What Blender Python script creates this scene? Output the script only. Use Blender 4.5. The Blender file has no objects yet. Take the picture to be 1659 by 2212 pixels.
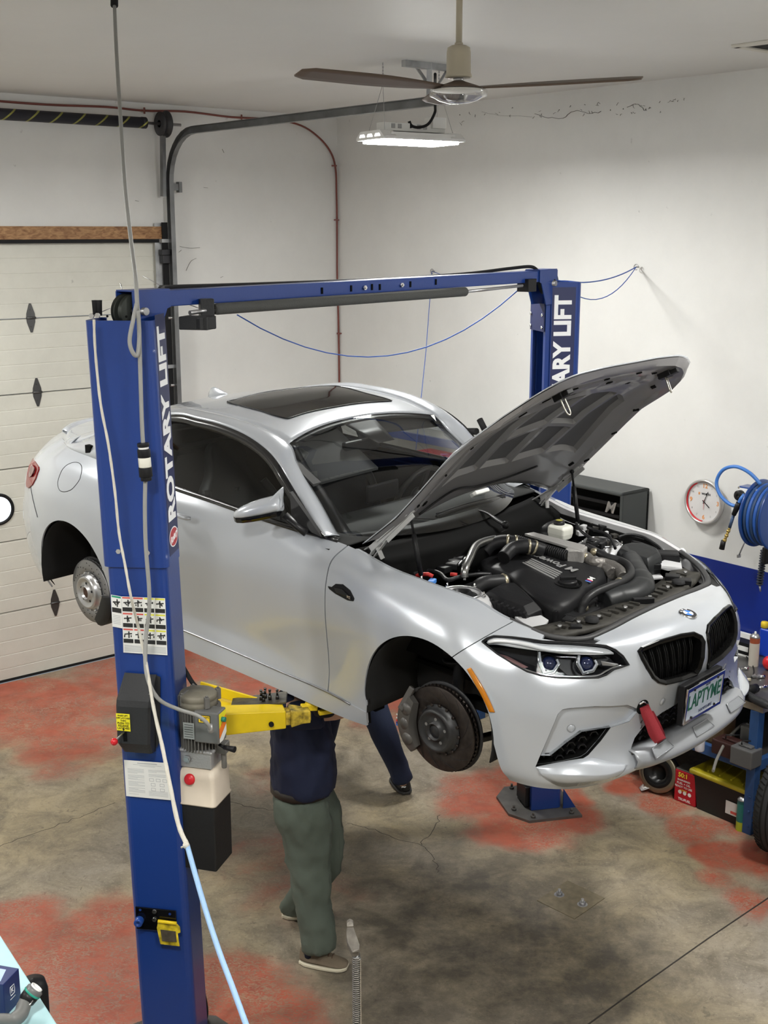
import bpy, bmesh, math, random
from mathutils import Vector as V, Matrix, Quaternion
from mathutils.bvhtree import BVHTree
random.seed(7)
PI = math.pi
D = bpy.data
SC = bpy.context.scene
COL = SC.collection
IMW, IMH = 1659.0, 2212.0
FPX = 2640.0
CAM = V((0, 0, 3.8))
PITCH = math.atan((IMH/2 - 500)/FPX)
_c, _s = math.cos(PITCH), math.sin(PITCH)
CF, CU, CR = V((0, _c, -_s)), V((0, _s, _c)), V((1, 0, 0))
def ray(px, py):
 return (CR*(px - IMW/2) - CU*(py - IMH/2) + CF*FPX).normalized()
def at_z(px, py, z):
 r = ray(px, py)
 return CAM + r*((z - CAM.z)/r.z)
def at_d(px, py, d):
 """point seen at a photo position, d metres away measured along the ground"""
 r = ray(px, py)
 return CAM + r*(d/math.hypot(r.x, r.y))
def at_plane(px, py, p0, n):
 r = ray(px, py)
 return CAM + r*((V(p0) - CAM).dot(V(n))/r.dot(V(n)))
def azd(deg):
 a = math.radians(deg)
 return V((math.sin(a), math.cos(a), 0))
cam_d = D.cameras.new('camera')
cam = D.objects.new('camera', cam_d)
COL.objects.link(cam)
cam.location = CAM
cam.rotation_euler = (PI/2 - PITCH, 0, 0)
cam_d.sensor_fit = 'VERTICAL'
cam_d.sensor_height = 24.0
cam_d.lens = FPX/IMH*24.0
cam_d.clip_start = 0.05
SC.camera = cam
def srgb(c):
 if isinstance(c, str):
  c = [int(c[i:i+2], 16)/255 for i in (0, 2, 4)]
 return tuple((x/12.92 if x <= .04045 else ((x+.055)/1.055)**2.4) for x in c)
MATS = {}
def mat(name, col=(.5, .5, .5), rough=.5, metal=0., coat=0., emit=None, estr=0., bump=None, var=None, spec=.5, trans=0., alpha=1., ior=1.45):
 if name in MATS: return MATS[name]
 m = D.materials.new(name); m.use_nodes = True
 nt = m.node_tree; b = nt.nodes['Principled BSDF']
 c = srgb(col) if isinstance(col, str) else col
 b.inputs['Base Color'].default_value = (*c[:3], 1)
 b.inputs['Roughness'].default_value = rough
 b.inputs['Metallic'].default_value = metal
 b.inputs['Coat Weight'].default_value = coat
 b.inputs['Coat Roughness'].default_value = .04
 b.inputs['Specular IOR Level'].default_value = spec
 b.inputs['IOR'].default_value = ior
 b.inputs['Transmission Weight'].default_value = trans
 b.inputs['Alpha'].default_value = alpha
 if emit:
  b.inputs['Emission Color'].default_value = (*srgb(emit), 1) if isinstance(emit, str) else (*emit, 1)
  b.inputs['Emission Strength'].default_value = estr
 if var:   # (scale, amount) colour mottling
  tc = nt.nodes.new('ShaderNodeTexCoord'); n = nt.nodes.new('ShaderNodeTexNoise')
  n.inputs['Scale'].default_value = var[0]; n.inputs['Detail'].default_value = 6
  nt.links.new(tc.outputs['Object'], n.inputs['Vector'])
  mr = nt.nodes.new('ShaderNodeMapRange')
  mr.inputs['From Min'].default_value = .3; mr.inputs['From Max'].default_value = .7
  mr.inputs['To Min'].default_value = 1-var[1]; mr.inputs['To Max'].default_value = 1+var[1]
  nt.links.new(n.outputs['Fac'], mr.inputs['Value'])
  mx = nt.nodes.new('ShaderNodeVectorMath'); mx.operation = 'SCALE'
  mx.inputs[0].default_value = c[:3]
  nt.links.new(mr.outputs[0], mx.inputs['Scale'])
  nt.links.new(mx.outputs[0], b.inputs['Base Color'])
 if bump:  # (scale, strength)
  tc = nt.nodes.new('ShaderNodeTexCoord'); n = nt.nodes.new('ShaderNodeTexNoise')
  n.inputs['Scale'].default_value = bump[0]; n.inputs['Detail'].default_value = 4
  nt.links.new(tc.outputs['Object'], n.inputs['Vector'])
  bp_ = nt.nodes.new('ShaderNodeBump'); bp_.inputs['Strength'].default_value = bump[1]
  bp_.inputs['Distance'].default_value = .01
  nt.links.new(n.outputs['Fac'], bp_.inputs['Height'])
  nt.links.new(bp_.outputs[0], b.inputs['Normal'])
 MATS[name] = m
 return m
def glass(name, tint=(.5, .5, .5), base=.08):
 """thin pane: fresnel mirror over a tinted see-through sheet"""
 if name in MATS: return MATS[name]
 m = D.materials.new(name); m.use_nodes = True
 nt = m.node_tree; nt.nodes.clear()
 o = nt.nodes.new('ShaderNodeOutputMaterial')
 g = nt.nodes.new('ShaderNodeBsdfGlossy'); g.inputs['Roughness'].default_value = .02
 t = nt.nodes.new('ShaderNodeBsdfTransparent'); t.inputs['Color'].default_value = (*tint, 1)
 f0 = nt.nodes.new('ShaderNodeLayerWeight'); f0.inputs['Blend'].default_value = .5
 f = nt.nodes.new('ShaderNodeMath'); f.operation = 'POWER'; f.inputs[1].default_value = 4.0
 nt.links.new(f0.outputs['Facing'], f.inputs[0])
 a = nt.nodes.new('ShaderNodeMath'); a.operation = 'ADD'; a.inputs[1].default_value = base + .035; a.use_clamp = True
 x = nt.nodes.new('ShaderNodeMixShader')
 nt.links.new(f.outputs[0], a.inputs[0]); nt.links.new(a.outputs[0], x.inputs[0])
 nt.links.new(t.outputs[0], x.inputs[1]); nt.links.new(g.outputs[0], x.inputs[2])
 nt.links.new(x.outputs[0], o.inputs[0])
 MATS[name] = m
 return m
PAINT = mat('silver_paint', (.445, .468, .505), rough=.27, metal=.25, coat=1.0)
BLK = mat('black_plastic', (.009, .009, .010), rough=.42, spec=.28)
BLKM = mat('matte_black', (.005, .005, .005), rough=.9, spec=.1)
GBLK = mat('gloss_black', (.003, .003, .004), rough=.10, coat=.35, spec=.35)
DGREY = mat('dark_grey_plastic', (.026, .027, .029), rough=.5, bump=(120, .15), spec=.3)
CHROME = mat('chrome', (.8, .8, .82), rough=.12, metal=1)
STEEL = mat('steel', (.42, .42, .43), rough=.35, metal=.9)
ALU = mat('cast_aluminium', (.45, .45, .45), rough=.5, metal=.7, bump=(150, .2))
GALV = mat('galvanised_steel', (.40, .41, .42), rough=.45, metal=.6, var=(9, .25))
BLUE = mat('blue_paint', (.008, .038, .205), rough=.38, coat=.25, bump=(60, .05))
YEL = mat('yellow_paint', (.78, .56, .01), rough=.4, var=(14, .06))
WHITE = mat('white_plastic', (.78, .78, .76), rough=.4)
RUB = mat('rubber', (.012, .012, .013), rough=.75, spec=.3)
RED = mat('red_plastic', (.55, .012, .02), rough=.35)
WHT = mat('white_decal', (.85, .86, .88), rough=.5)
ROPE = mat('pale_cord', (.60, .57, .50), rough=.8, bump=(300, .4))
def tag(o, label=None, cat=None, group=None, kind=None):
 if label: o['label'] = label
 if cat: o['category'] = cat
 if group: o['group'] = group
 if kind: o['kind'] = kind
 return o
def empty(name, loc=(0, 0, 0), rz=0, label=None, cat=None, group=None):
 o = D.objects.new(name, None); COL.objects.link(o)
 o.location = loc; o.rotation_euler = (0, 0, rz); o.empty_display_size = .1
 tag(o, label, cat, group)
 return o
def copy_tree(o, parent=None):
 c = o.copy(); COL.objects.link(c)
 if parent: c.parent = parent
 for ch in list(o.children): copy_tree(ch, c)
 return c
class MB:
 """collects shapes; build() links them as one mesh object"""
 def __init__(s):
  s.v = []; s.f = []; s.m = []; s.sm = []; s.mats = []; s.mi = 0; s.T = None
 def use(s, m):
  if m not in s.mats: s.mats.append(m)
  s.mi = s.mats.index(m); return s
 def add(s, vs, fs, smooth=False):
  b = len(s.v)
  if s.T: vs = [s.T @ V(p) for p in vs]
  s.v += [tuple(p) for p in vs]
  for f in fs:
   s.f.append([b+i for i in f]); s.m.append(s.mi); s.sm.append(smooth)
  return s
 def box(s, c, size, rot=None):
  hx, hy, hz = [k/2 for k in size]
  P = [V((x*hx, y*hy, z*hz)) for z in (-1, 1) for y in (-1, 1) for x in (-1, 1)]
  R = Matrix.Rotation(rot, 3, 'Z') if isinstance(rot, (int, float)) else (rot or Matrix.Identity(3))
  P = [R @ p + V(c) for p in P]
  return s.add(P, [(0, 2, 3, 1), (4, 5, 7, 6), (0, 1, 5, 4), (2, 6, 7, 3), (0, 4, 6, 2), (1, 3, 7, 5)])
 def bar(s, a, b, w, h, up=(0, 0, 1)):
  a, b = V(a), V(b); d = (b-a).normalized(); up = V(up)
  side = d.cross(up)
  if side.length < 1e-4: side = d.cross(V((0, 1, 0)))
  side.normalize(); u = side.cross(d)
  P = [p + side*(x*w/2) + u*(y*h/2) for p in (a, b) for y in (-1, 1) for x in (-1, 1)]
  return s.add(P, [(0, 2, 3, 1), (4, 5, 7, 6), (0, 1, 5, 4), (2, 6, 7, 3), (0, 4, 6, 2), (1, 3, 7, 5)])
 def rings(s, rings, close=True, cap=True, smooth=True):
  n = len(rings[0]); vs = [p for r in rings for p in r]; fs = []
  for i in range(len(rings)-1):
   for j in range(n if close else n-1):
    k = (j+1) % n
    fs.append((i*n+j, i*n+k, (i+1)*n+k, (i+1)*n+j))
  s.add(vs, fs, smooth)
  if cap:
   b = len(s.v)-len(vs)
   s.f.append([b+j for j in range(n)][::-1]); s.m.append(s.mi); s.sm.append(False)
   s.f.append([b+(len(rings)-1)*n+j for j in range(n)]); s.m.append(s.mi); s.sm.append(False)
  return s
 def cyl(s, a, b, r, r2=None, n=20, cap=True):
  return s.tube([a, b], [r, r if r2 is None else r2], n, cap=cap, smooth=True)
 def tube(s, path, r, n=10, cap=True, smooth=True, flat=1.0):
  path = [V(p) for p in path]; R = r if isinstance(r, (list, tuple)) else [r]*len(path)
  rings = []; prev = None
  for i, p in enumerate(path):
   d = (path[min(i+1, len(path)-1)] - path[max(i-1, 0)])
   if d.length < 1e-9: d = V((0, 0, 1))
   d.normalize()
   if prev is None:
    prev = d.orthogonal().normalized() if abs(d.z) > .95 else d.cross(V((0, 0, 1))).normalized()
   prev = (prev - d*prev.dot(d)).normalized()
   q = d.cross(prev)
   rings.append([p + prev*(math.cos(2*PI*k/n)*R[i]) + q*(math.sin(2*PI*k/n)*R[i]*flat) for k in range(n)])
  return s.rings(rings, True, cap, smooth)
 def lathe(s, prof, origin=(0, 0, 0), axis=(0, 0, 1), n=32, smooth=True, cap=False, ref=None):
  """prof: (radius, height) pairs"""
  o = V(origin); ax = V(axis).normalized(); a = V(ref).normalized() if ref else ax.orthogonal().normalized()
  b = ax.cross(a)
  rings = [[o + ax*h + a*(max(r, 1e-5)*math.cos(2*PI*k/n)) + b*(max(r, 1e-5)*math.sin(2*PI*k/n)) for k in range(n)] for r, h in prof]
  return s.rings(rings, True, cap, smooth)
 def ball(s, c, r, n=16, sc=(1, 1, 1)):
  c = V(c); rings = []
  for i in range(n//2+1):
   t = PI*i/(n//2)
   rings.append([c + V((sc[0]*r*math.sin(t)*math.cos(2*PI*k/n)+1e-6*math.cos(k), sc[1]*r*math.sin(t)*math.sin(2*PI*k/n), sc[2]*r*math.cos(t))) for k in range(n)])
  return s.rings(rings[::-1], True, False, True)
 def prism(s, poly, d, smooth=False):
  poly = [V(p) for p in poly]; d = V(d); n = len(poly)
  vs = poly + [p+d for p in poly]
  fs = [tuple(range(n))[::-1], tuple(range(n, 2*n))] + [(i, (i+1) % n, n+(i+1) % n, n+i) for i in range(n)]
  return s.add(vs, fs, smooth)
 def grid(s, G, smooth=True, closeu=False):
  nu, nv = len(G), len(G[0]); fs = []
  for i in range(nu if closeu else nu-1):
   for j in range(nv-1):
    a = ((i+1) % nu)
    fs.append((i*nv+j, a*nv+j, a*nv+j+1, i*nv+j+1))
  return s.add([p for r in G for p in r], fs, smooth)
 def build(s, name, m=None, parent=None, world=False, bevel=0, seg=2, solid=0, loc=None, sub=0, soff=-1, weld=False, fixn=False):
  if m is not None and not s.mats: s.mats = [m]
  if world and parent:
   Mi = (Matrix.Translation(parent.location) @ parent.rotation_euler.to_matrix().to_4x4()).inverted()
   s.v = [tuple(Mi @ V(p)) for p in s.v]
  me = D.meshes.new(name)
  me.from_pydata(s.v, [], s.f)
  for mm in s.mats: me.materials.append(mm)
  if len(s.mats) > 1: me.polygons.foreach_set('material_index', s.m)
  me.polygons.foreach_set('use_smooth', s.sm)
  if weld or fixn:
   bm = bmesh.new(); bm.from_mesh(me)
   if weld: bmesh.ops.remove_doubles(bm, verts=bm.verts, dist=1e-4)
   if fixn: bmesh.ops.recalc_face_normals(bm, faces=bm.faces)
   bm.to_mesh(me); bm.free()
  me.update()
  o = D.objects.new(name, me); COL.objects.link(o)
  if parent: o.parent = parent
  if loc: o.location = loc
  if sub:
   md = o.modifiers.new('s', 'SUBSURF'); md.levels = md.render_levels = sub
  if solid:
   md = o.modifiers.new('t', 'SOLIDIFY'); md.thickness = solid; md.offset = soff
  if bevel:
   md = o.modifiers.new('b', 'BEVEL'); md.width = bevel; md.segments = seg; md.limit_method = 'ANGLE'; md.angle_limit = .6
   md.harden_normals = False
  return o
def spline(pts, n=8, closed=False):
 """Catmull-Rom through points"""
 P = [V(p) for p in pts]; out = []
 m = len(P)
 rng = range(m if closed else m-1)
 for i in rng:
  if closed: a, b, c, d = P[(i-1) % m], P[i], P[(i+1) % m], P[(i+2) % m]
  else: a, b, c, d = P[max(i-1, 0)], P[i], P[i+1], P[min(i+2, m-1)]
  for k in range(n):
   t = k/n
   out.append(.5*((2*b) + (c-a)*t + (2*a-5*b+4*c-d)*t*t + (3*b-a-3*c+d)*t*t*t))
 if not closed: out.append(P[-1])
 return out
def hermite(knots, vals, q):
 """smooth interpolation of vector values at non-uniform knots"""
 n = len(knots)
 i = 0
 while i < n-2 and q > knots[i+1]: i += 1
 def tan(k):
  if k == 0: return (vals[1]-vals[0])/(knots[1]-knots[0])
  if k == n-1: return (vals[-1]-vals[-2])/(knots[-1]-knots[-2])
  h0, h1 = knots[k]-knots[k-1], knots[k+1]-knots[k]
  return ((vals[k]-vals[k-1])/h0*h1 + (vals[k+1]-vals[k])/h1*h0)/(h0+h1)
 h = knots[i+1]-knots[i]; t = (q-knots[i])/h
 t2, t3 = t*t, t*t*t
 return vals[i]*(2*t3-3*t2+1) + tan(i)*(h*(t3-2*t2+t)) + vals[i+1]*(-2*t3+3*t2) + tan(i+1)*(h*(t3-t2))
def text_mesh(body, size=1.0, extrude=.001, bold=0., align='CENTER', shear=0., sp=1.0, xs=1.0):
 cu = D.curves.new('t', 'FONT'); cu.body = body; cu.size = size; cu.extrude = extrude
 cu.offset = bold; cu.align_x = align; cu.align_y = 'CENTER'; cu.shear = shear; cu.space_character = sp
 cu.resolution_u = 3
 ob = D.objects.new('t', cu); COL.objects.link(ob)
 dg = bpy.context.evaluated_depsgraph_get(); dg.update()
 me = D.meshes.new_from_object(ob.evaluated_get(dg))
 vs = [(v.co.x*xs, v.co.y, v.co.z) for v in me.vertices]; fs = [tuple(p.vertices) for p in me.polygons]
 D.objects.remove(ob); D.curves.remove(cu); D.meshes.remove(me)
 return vs, fs
def put_text(mb, m, body, origin, right, up, size, **kw):
 """adds lettering to an MB: origin is the centre of the line, right and up are directions"""
 vs, fs = text_mesh(body, size, **kw)
 r = V(right).normalized(); u = V(up).normalized(); n = r.cross(u)
 mb.use(m)
 mb.add([V(origin) + r*x + u*y + n*z for x, y, z in vs], fs)
 return mb
def evaluated(o):
 dg = bpy.context.evaluated_depsgraph_get(); dg.update()
 return D.meshes.new_from_object(o.evaluated_get(dg))
def bake(o, extra=None):
 """apply the modifiers of an object"""
 me = evaluated(o); o.modifiers.clear(); old = o.data; o.data = me
 D.meshes.remove(old)
 return o
def boolean(o, cutters, op='DIFFERENCE', remove=True):
 for c in cutters:
  md = o.modifiers.new('c', 'BOOLEAN'); md.operation = op; md.object = c; md.solver = 'EXACT'
 bake(o)
 if remove:
  for c in cutters: D.objects.remove(c)
 return o
# ================================================================== the room
CORNER = V((-.45, 12.27, 0))
DA = V((-.773, -.635, 0)).normalized()      # along the door wall, away from the corner
DB = V((.640, -.768, 0)).normalized()       # along the clock wall, towards the viewer
def RM(a, b, z=0): return CORNER + DA*a + DB*b + V((0, 0, z))
CEIL = 4.87
LA, LB = 11.0, 12.5
def wall_mat(name, col, dirt=.10, scale=1.2, speck=True, rough=.55):
 m = mat(name, col, rough=rough)
 nt = m.node_tree; b = nt.nodes['Principled BSDF']; L = nt.links
 tc = nt.nodes.new('ShaderNodeTexCoord')
 n = nt.nodes.new('ShaderNodeTexNoise'); n.inputs['Scale'].default_value = scale; n.inputs['Detail'].default_value = 8; n.inputs['Roughness'].default_value = .7
 L.new(tc.outputs['Object'], n.inputs['Vector'])
 r = nt.nodes.new('ShaderNodeMapRange'); r.inputs['From Min'].default_value = .35; r.inputs['From Max'].default_value = .75
 r.inputs['To Min'].default_value = 1.0; r.inputs['To Max'].default_value = 1-dirt
 L.new(n.outputs['Fac'], r.inputs['Value'])
 n2 = nt.nodes.new('ShaderNodeTexNoise'); n2.inputs['Scale'].default_value = 11; n2.inputs['Detail'].default_value = 3
 L.new(tc.outputs['Object'], n2.inputs['Vector'])
 r2 = nt.nodes.new('ShaderNodeMapRange'); r2.inputs['From Min'].default_value = .74; r2.inputs['From Max'].default_value = .80
 r2.inputs['To Min'].default_value = 1.0; r2.inputs['To Max'].default_value = .72 if speck else 1
 L.new(n2.outputs['Fac'], r2.inputs['Value'])
 mu = nt.nodes.new('ShaderNodeMath'); mu.operation = 'MULTIPLY'
 L.new(r.outputs[0], mu.inputs[0]); L.new(r2.outputs[0], mu.inputs[1])
 sc = nt.nodes.new('ShaderNodeVectorMath'); sc.operation = 'SCALE'; sc.inputs[0].default_value = b.inputs['Base Color'].default_value[:3]
 L.new(mu.outputs[0], sc.inputs['Scale']); L.new(sc.outputs[0], b.inputs['Base Color'])
 n3 = nt.nodes.new('ShaderNodeTexNoise'); n3.inputs['Scale'].default_value = 260
 L.new(tc.outputs['Object'], n3.inputs['Vector'])
 bu = nt.nodes.new('ShaderNodeBump'); bu.inputs['Strength'].default_value = .12; bu.inputs['Distance'].default_value = .004
 L.new(n3.outputs['Fac'], bu.inputs['Height']); L.new(bu.outputs[0], b.inputs['Normal'])
 return m
W_WHITE = wall_mat('wall_white_paint', (.70, .70, .685), .10)
W_CEIL = wall_mat('ceiling_white_paint', (.70, .695, .68), .04, speck=False)
W_BLUE = wall_mat('wall_blue_paint', (.004, .020, .20), .1, speck=False, rough=.3)
W_DOOR = wall_mat('door_cream_panel', (.62, .615, .555), .13, 2.2, speck=True)
def floor_mat():
 m = D.materials.new('worn_concrete'); m.use_nodes = True
 nt = m.node_tree; b = nt.nodes['Principled BSDF']; L = nt.links
 N = nt.nodes.new
 tc = N('ShaderNodeTexCoord')
 def noise(scale, detail=6, rough=.6, dist=0, vec=None):
  n = N('ShaderNodeTexNoise'); n.inputs['Scale'].default_value = scale; n.inputs['Detail'].default_value = detail
  n.inputs['Roughness'].default_value = rough; n.inputs['Distortion'].default_value = dist
  L.new(vec or tc.outputs['Object'], n.inputs['Vector']); return n.outputs['Fac']
 def mr(v, a, b_, c=0., d=1.):
  r = N('ShaderNodeMapRange'); r.inputs['From Min'].default_value = a; r.inputs['From Max'].default_value = b_
  r.inputs['To Min'].default_value = c; r.inputs['To Max'].default_value = d
  L.new(v, r.inputs['Value']); return r.outputs[0]
 def mth(op, x, y=None):
  n = N('ShaderNodeMath'); n.operation = op
  for i, q in enumerate((x, y)):
   if q is None: continue
   if isinstance(q, (int, float)): n.inputs[i].default_value = q
   else: L.new(q, n.inputs[i])
  return n.outputs[0]
 def mix(f, a, c):
  n = N('ShaderNodeMix'); n.data_type = 'RGBA'
  L.new(f, n.inputs[0])
  for i, q in ((6, a), (7, c)):
   if isinstance(q, tuple): n.inputs[i].default_value = (*q, 1)
   else: L.new(q, n.inputs[i])
  return n.outputs[2]
 big = noise(.55, 5, .6, .6); mid = noise(3.2, 8, .72, .8); fine = noise(26, 8, .75)
 c = mix(mr(big, .38, .62), (.37, .30, .185), (.285, .248, .20))
 c = mix(mr(mid, .42, .70), c, (.125, .105, .075))
 c = mix(mr(fine, .50, .78, 0, .55), c, (.085, .072, .055))
 c = mix(mr(noise(60, 3, .5), .58, .72, 0, .45), c, (.46, .40, .29))
 c = mix(mr(noise(17, 5, .7, 1.2), .60, .68, 0, .6), c, (.10, .083, .06))
 c = mix(mr(noise(75, 2, .5), .68, .74, 0, .7), c, (.05, .04, .03))
 def patches(lst, warp_s=.9, warp_a=.9):
  wn = N('ShaderNodeTexNoise'); wn.inputs['Scale'].default_value = warp_s; wn.inputs['Detail'].default_value = 5
  L.new(tc.outputs['Object'], wn.inputs['Vector'])
  sb = N('ShaderNodeVectorMath'); sb.operation = 'SUBTRACT'; L.new(wn.outputs['Color'], sb.inputs[0]); sb.inputs[1].default_value = (.5, .5, .5)
  scl = N('ShaderNodeVectorMath'); scl.operation = 'SCALE'; L.new(sb.outputs[0], scl.inputs[0]); scl.inputs['Scale'].default_value = warp_a
  ad = N('ShaderNodeVectorMath'); ad.operation = 'ADD'; L.new(tc.outputs['Object'], ad.inputs[0]); L.new(scl.outputs[0], ad.inputs[1])
  tot = None
  for (px, py, r, s) in lst:
   p = at_z(px, py, 0)
   d = N('ShaderNodeVectorMath'); d.operation = 'DISTANCE'
   L.new(ad.outputs[0], d.inputs[0]); d.inputs[1].default_value = (p.x, p.y, 0)
   v = mr(d.outputs['Value'], 0., r*1.5, s*1.5, -.0)
   v = mth('MINIMUM', v, s)
   tot = v if tot is None else mth('MAXIMUM', tot, v)
  return tot
 oil = patches([(960, 1960, .75, .85), (1080, 2050, .8, .85), (1180, 2120, .7, .8), (850, 1860, .4, .6), (900, 2120, .6, .7), (1240, 2040, .5, .8), (640, 1760, .35, .45), (400, 1800, .35, .4), (200, 1800, .45, .35), (1000, 1850, .4, .5)], 1.3, .7)  # the car's shadow plus oil stains, both painted dark into the floor colour
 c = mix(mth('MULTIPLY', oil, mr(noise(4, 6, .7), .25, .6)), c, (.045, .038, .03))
 red = patches([(60, 1530, .75, .95), (150, 1600, .5, .75), (150, 1650, .35, .5), (250, 1480, .6, .7),
     (480, 1420, .55, 1.0), (560, 1460, .4, .9), (330, 1440, .6, .9), (650, 1500, .3, .6),
     (130, 2080, .42, .92), (30, 2010, .3, .9), (230, 2000, .3, .72), (230, 2170, .35, .98), (290, 1960, .18, .6), (270, 2080, .25, .7),
     (500, 2120, .30, .75), (560, 2190, .35, .72), (470, 2200, .3, .85), (560, 1850, .4, .45), (640, 1920, .4, .42),
     (600, 1690, .4, .4), (850, 1560, .25, .6), (860, 1520, .25, .8), (780, 1560, .2, .5),
     (1050, 1720, .36, 1.0), (1120, 1790, .30, 1.0), (1210, 1760, .24, 1.0), (1150, 1700, .34, .95), (1240, 1720, .15, .9),
     (1320, 1665, .18, .8), (1380, 1690, .2, .95), (1440, 1730, .2, 1.0), (1500, 1790, .2, 1.0), (1560, 1850, .2, 1.0), (1560, 1900, .16, .8), (1620, 1940, .2, .7), (1650, 1860, .25, .8), (1590, 1790, .2, .8)], 1.1, .55)
 st = N('ShaderNodeMapping'); L.new(tc.outputs['Object'], st.inputs['Vector'])
 st.inputs['Rotation'].default_value = (0, 0, .35); st.inputs['Scale'].default_value = (1, 2.1, 1)
 wear = noise(26, 3.5, .55, 2.2, st.outputs[0])
 wear2 = noise(2.4, 4, .6, .5)
 e = mth('ADD', red, mth('MULTIPLY', mth('SUBTRACT', wear2, .5), .8))
 e = mth('ADD', e, mth('MULTIPLY', mth('SUBTRACT', noise(9, 6, .7), .5), .35))
 f = mr(e, .36, .72)
 fl_ = mth('MULTIPLY', mr(wear, .49, .54), mr(noise(1.7, 5, .7, .4), .40, .52))
 f = mth('MULTIPLY', f, mth('SUBTRACT', 1.0, mth('MULTIPLY', fl_, .85)))
 rc = mix(mr(noise(2.0, 5, .6), .35, .65), (.345, .080, .042), (.40, .102, .060))
 rc = mix(mr(noise(7, 6, .7), .45, .75, 0, .75), rc, (.17, .055, .038))
 f2 = mth('MULTIPLY', mr(e, .20, .60), .28)      # thin stain left where the paint wore off
 c = mix(f2, c, (.34, .11, .075))
 c = mix(f, c, rc)
 L.new(c, b.inputs['Base Color'])
 rr = mr(noise(5, 5, .6), .3, .7, .38, .62)
 L.new(rr, b.inputs['Roughness'])
 bu = N('ShaderNodeBump'); bu.inputs['Strength'].default_value = .35; bu.inputs['Distance'].default_value = .006
 L.new(noise(38, 8, .7), bu.inputs['Height']); L.new(bu.outputs[0], b.inputs['Normal'])
 return m
def slab(name, P, thick, m, kind='structure'):
 """P: 4 corners of the visible face, counter-clockwise seen from the room; thickness goes behind it"""
 P = [V(p) for p in P]; n = (P[1]-P[0]).cross(P[3]-P[0]).normalized()
 mb = MB(); mb.prism([p - n*thick for p in P], n*thick)
 o = mb.build(name, m, fixn=True); tag(o, kind=kind); return o
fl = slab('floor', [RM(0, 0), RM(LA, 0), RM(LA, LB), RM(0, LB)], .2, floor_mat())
ce = slab('ceiling', [RM(0, 0, CEIL), RM(0, LB, CEIL), RM(LA, LB, CEIL), RM(LA, 0, CEIL)], .15, W_CEIL)
def wA(px, py, off=0.):      # point on the door wall seen at a photo position
 return at_plane(px, py, RM(0, off, 0), DB)
def wB(px, py, off=0.):
 return at_plane(px, py, RM(off, 0, 0), DA)
def ab(p): q = V(p)-CORNER; return q.dot(DA), q.dot(DB)
a_open = ab(wA(360, 1000))[0]
DOORH = 3.72
mb = MB()
mb.prism([RM(-.15, -.2), RM(a_open, -.2), RM(a_open, 0), RM(-.15, 0)], (0, 0, CEIL+.1))
mb.prism([RM(a_open, -.2, DOORH), RM(LA, -.2, DOORH), RM(LA, 0, DOORH), RM(a_open, 0, DOORH)], (0, 0, CEIL+.1-DOORH))
mb.prism([RM(a_open+6.2, -.2), RM(LA, -.2), RM(LA, 0), RM(a_open+6.2, 0)], (0, 0, DOORH))
tag(mb.build('wall_back', W_WHITE, fixn=True), kind='structure')
hB = 1.34
wl = slab('wall_right', [RM(0, LB, 0), RM(0, -.15, 0), RM(0, -.15, CEIL+.1), RM(0, LB, CEIL+.1)][::-1], .2, W_WHITE)
slab('wall_left', [RM(LA, 0, 0), RM(LA, LB, 0), RM(LA, LB, CEIL+.1), RM(LA, 0, CEIL+.1)][::-1], .2, W_WHITE)
slab('wall_front', [RM(LA, LB, 0), RM(0, LB, 0), RM(0, LB, CEIL+.1), RM(LA, LB, CEIL+.1)][::-1], .2, W_WHITE)
pb1, pb2 = wB(1540, 1209), wB(1659, 1242)
hB = (pb1.z + pb2.z)/2
b0 = ab(pb1)[1]-.45
mb = MB()
mb.prism([RM(.004, b0, .0), RM(.004, LB, .0), RM(.004, LB, hB), RM(.004, b0, hB)], DA*-.004)
tag(mb.build('trim_1', W_BLUE, fixn=True), kind='structure')
door = empty('door_1', RM(a_open, -.09, 0)); tag(door, kind='structure')
def dlc(a, b, z): return RM(a, b, z) - door.location
a1 = a_open + 6.1
NP = 6; PH = DOORH/NP
mb = MB()
for i in range(NP):
 z0, z1 = i*PH, (i+1)*PH - .006
 G = []
 prof = []
 for k in range(5):
  za = z0 + (z1-z0)*k/5; zb = z0 + (z1-z0)*(k+1)/5
  prof += [(za+.002, 0.), (zb-.012, 0.), (zb-.006, -.0025), (zb-.002, 0.)]
 prof = [(z0, -.012)] + prof + [(z1, -.012)]
 prev = None
 for a in (a_open-.02, a1):
  G.append([dlc(a, -.022+y, z) for z, y in prof])
 mb.grid(G, smooth=False)
 mb.box(dlc((a_open+a1)/2, -.060, (z0+z1)/2), (a1-a_open+.02, .045, z1-z0-.002), math.atan2(DA.y, DA.x))
mb.build('door_panel', W_DOOR, door)
HM = mat('grimy_hinge_steel', (.10, .10, .10), rough=.4, metal=.8)
for (px, py) in ((67, 690), (81, 853), (119, 1303), (20, 1478-310)):
 pp = wA(px, py, -.04); a_, b_ = ab(pp); zz = round(pp.z/PH)*PH
 if px == 20: continue
 mb = MB(); c0 = dlc(a_, -.022, zz)
 ang = Matrix((tuple(DA), tuple(DB), (0, 0, 1))).transposed()
 for s in (1, -1):
  poly = [(-.038, 0), (.038, 0), (.036, s*.035), (.008, s*.12), (-.008, s*.12), (-.036, s*.035)]
  mb.prism([c0 + DA*x + V((0, 0, z)) for x, z in poly], DB*.006)
  mb.cyl(c0+V((0, 0, s*.07))+DB*.004, c0+V((0, 0, s*.07))+DB*.012, .007)
 mb.cyl(c0-DA*.04+DB*.008, c0+DA*.04+DB*.008, .010)
 mb.build('hinge', HM, door, fixn=True)
pw = wA(-2, 1101, -.04); a_, b_ = ab(pw); c0 = dlc(a_, -.024, pw.z)
mb = MB().use(BLK)
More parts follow.
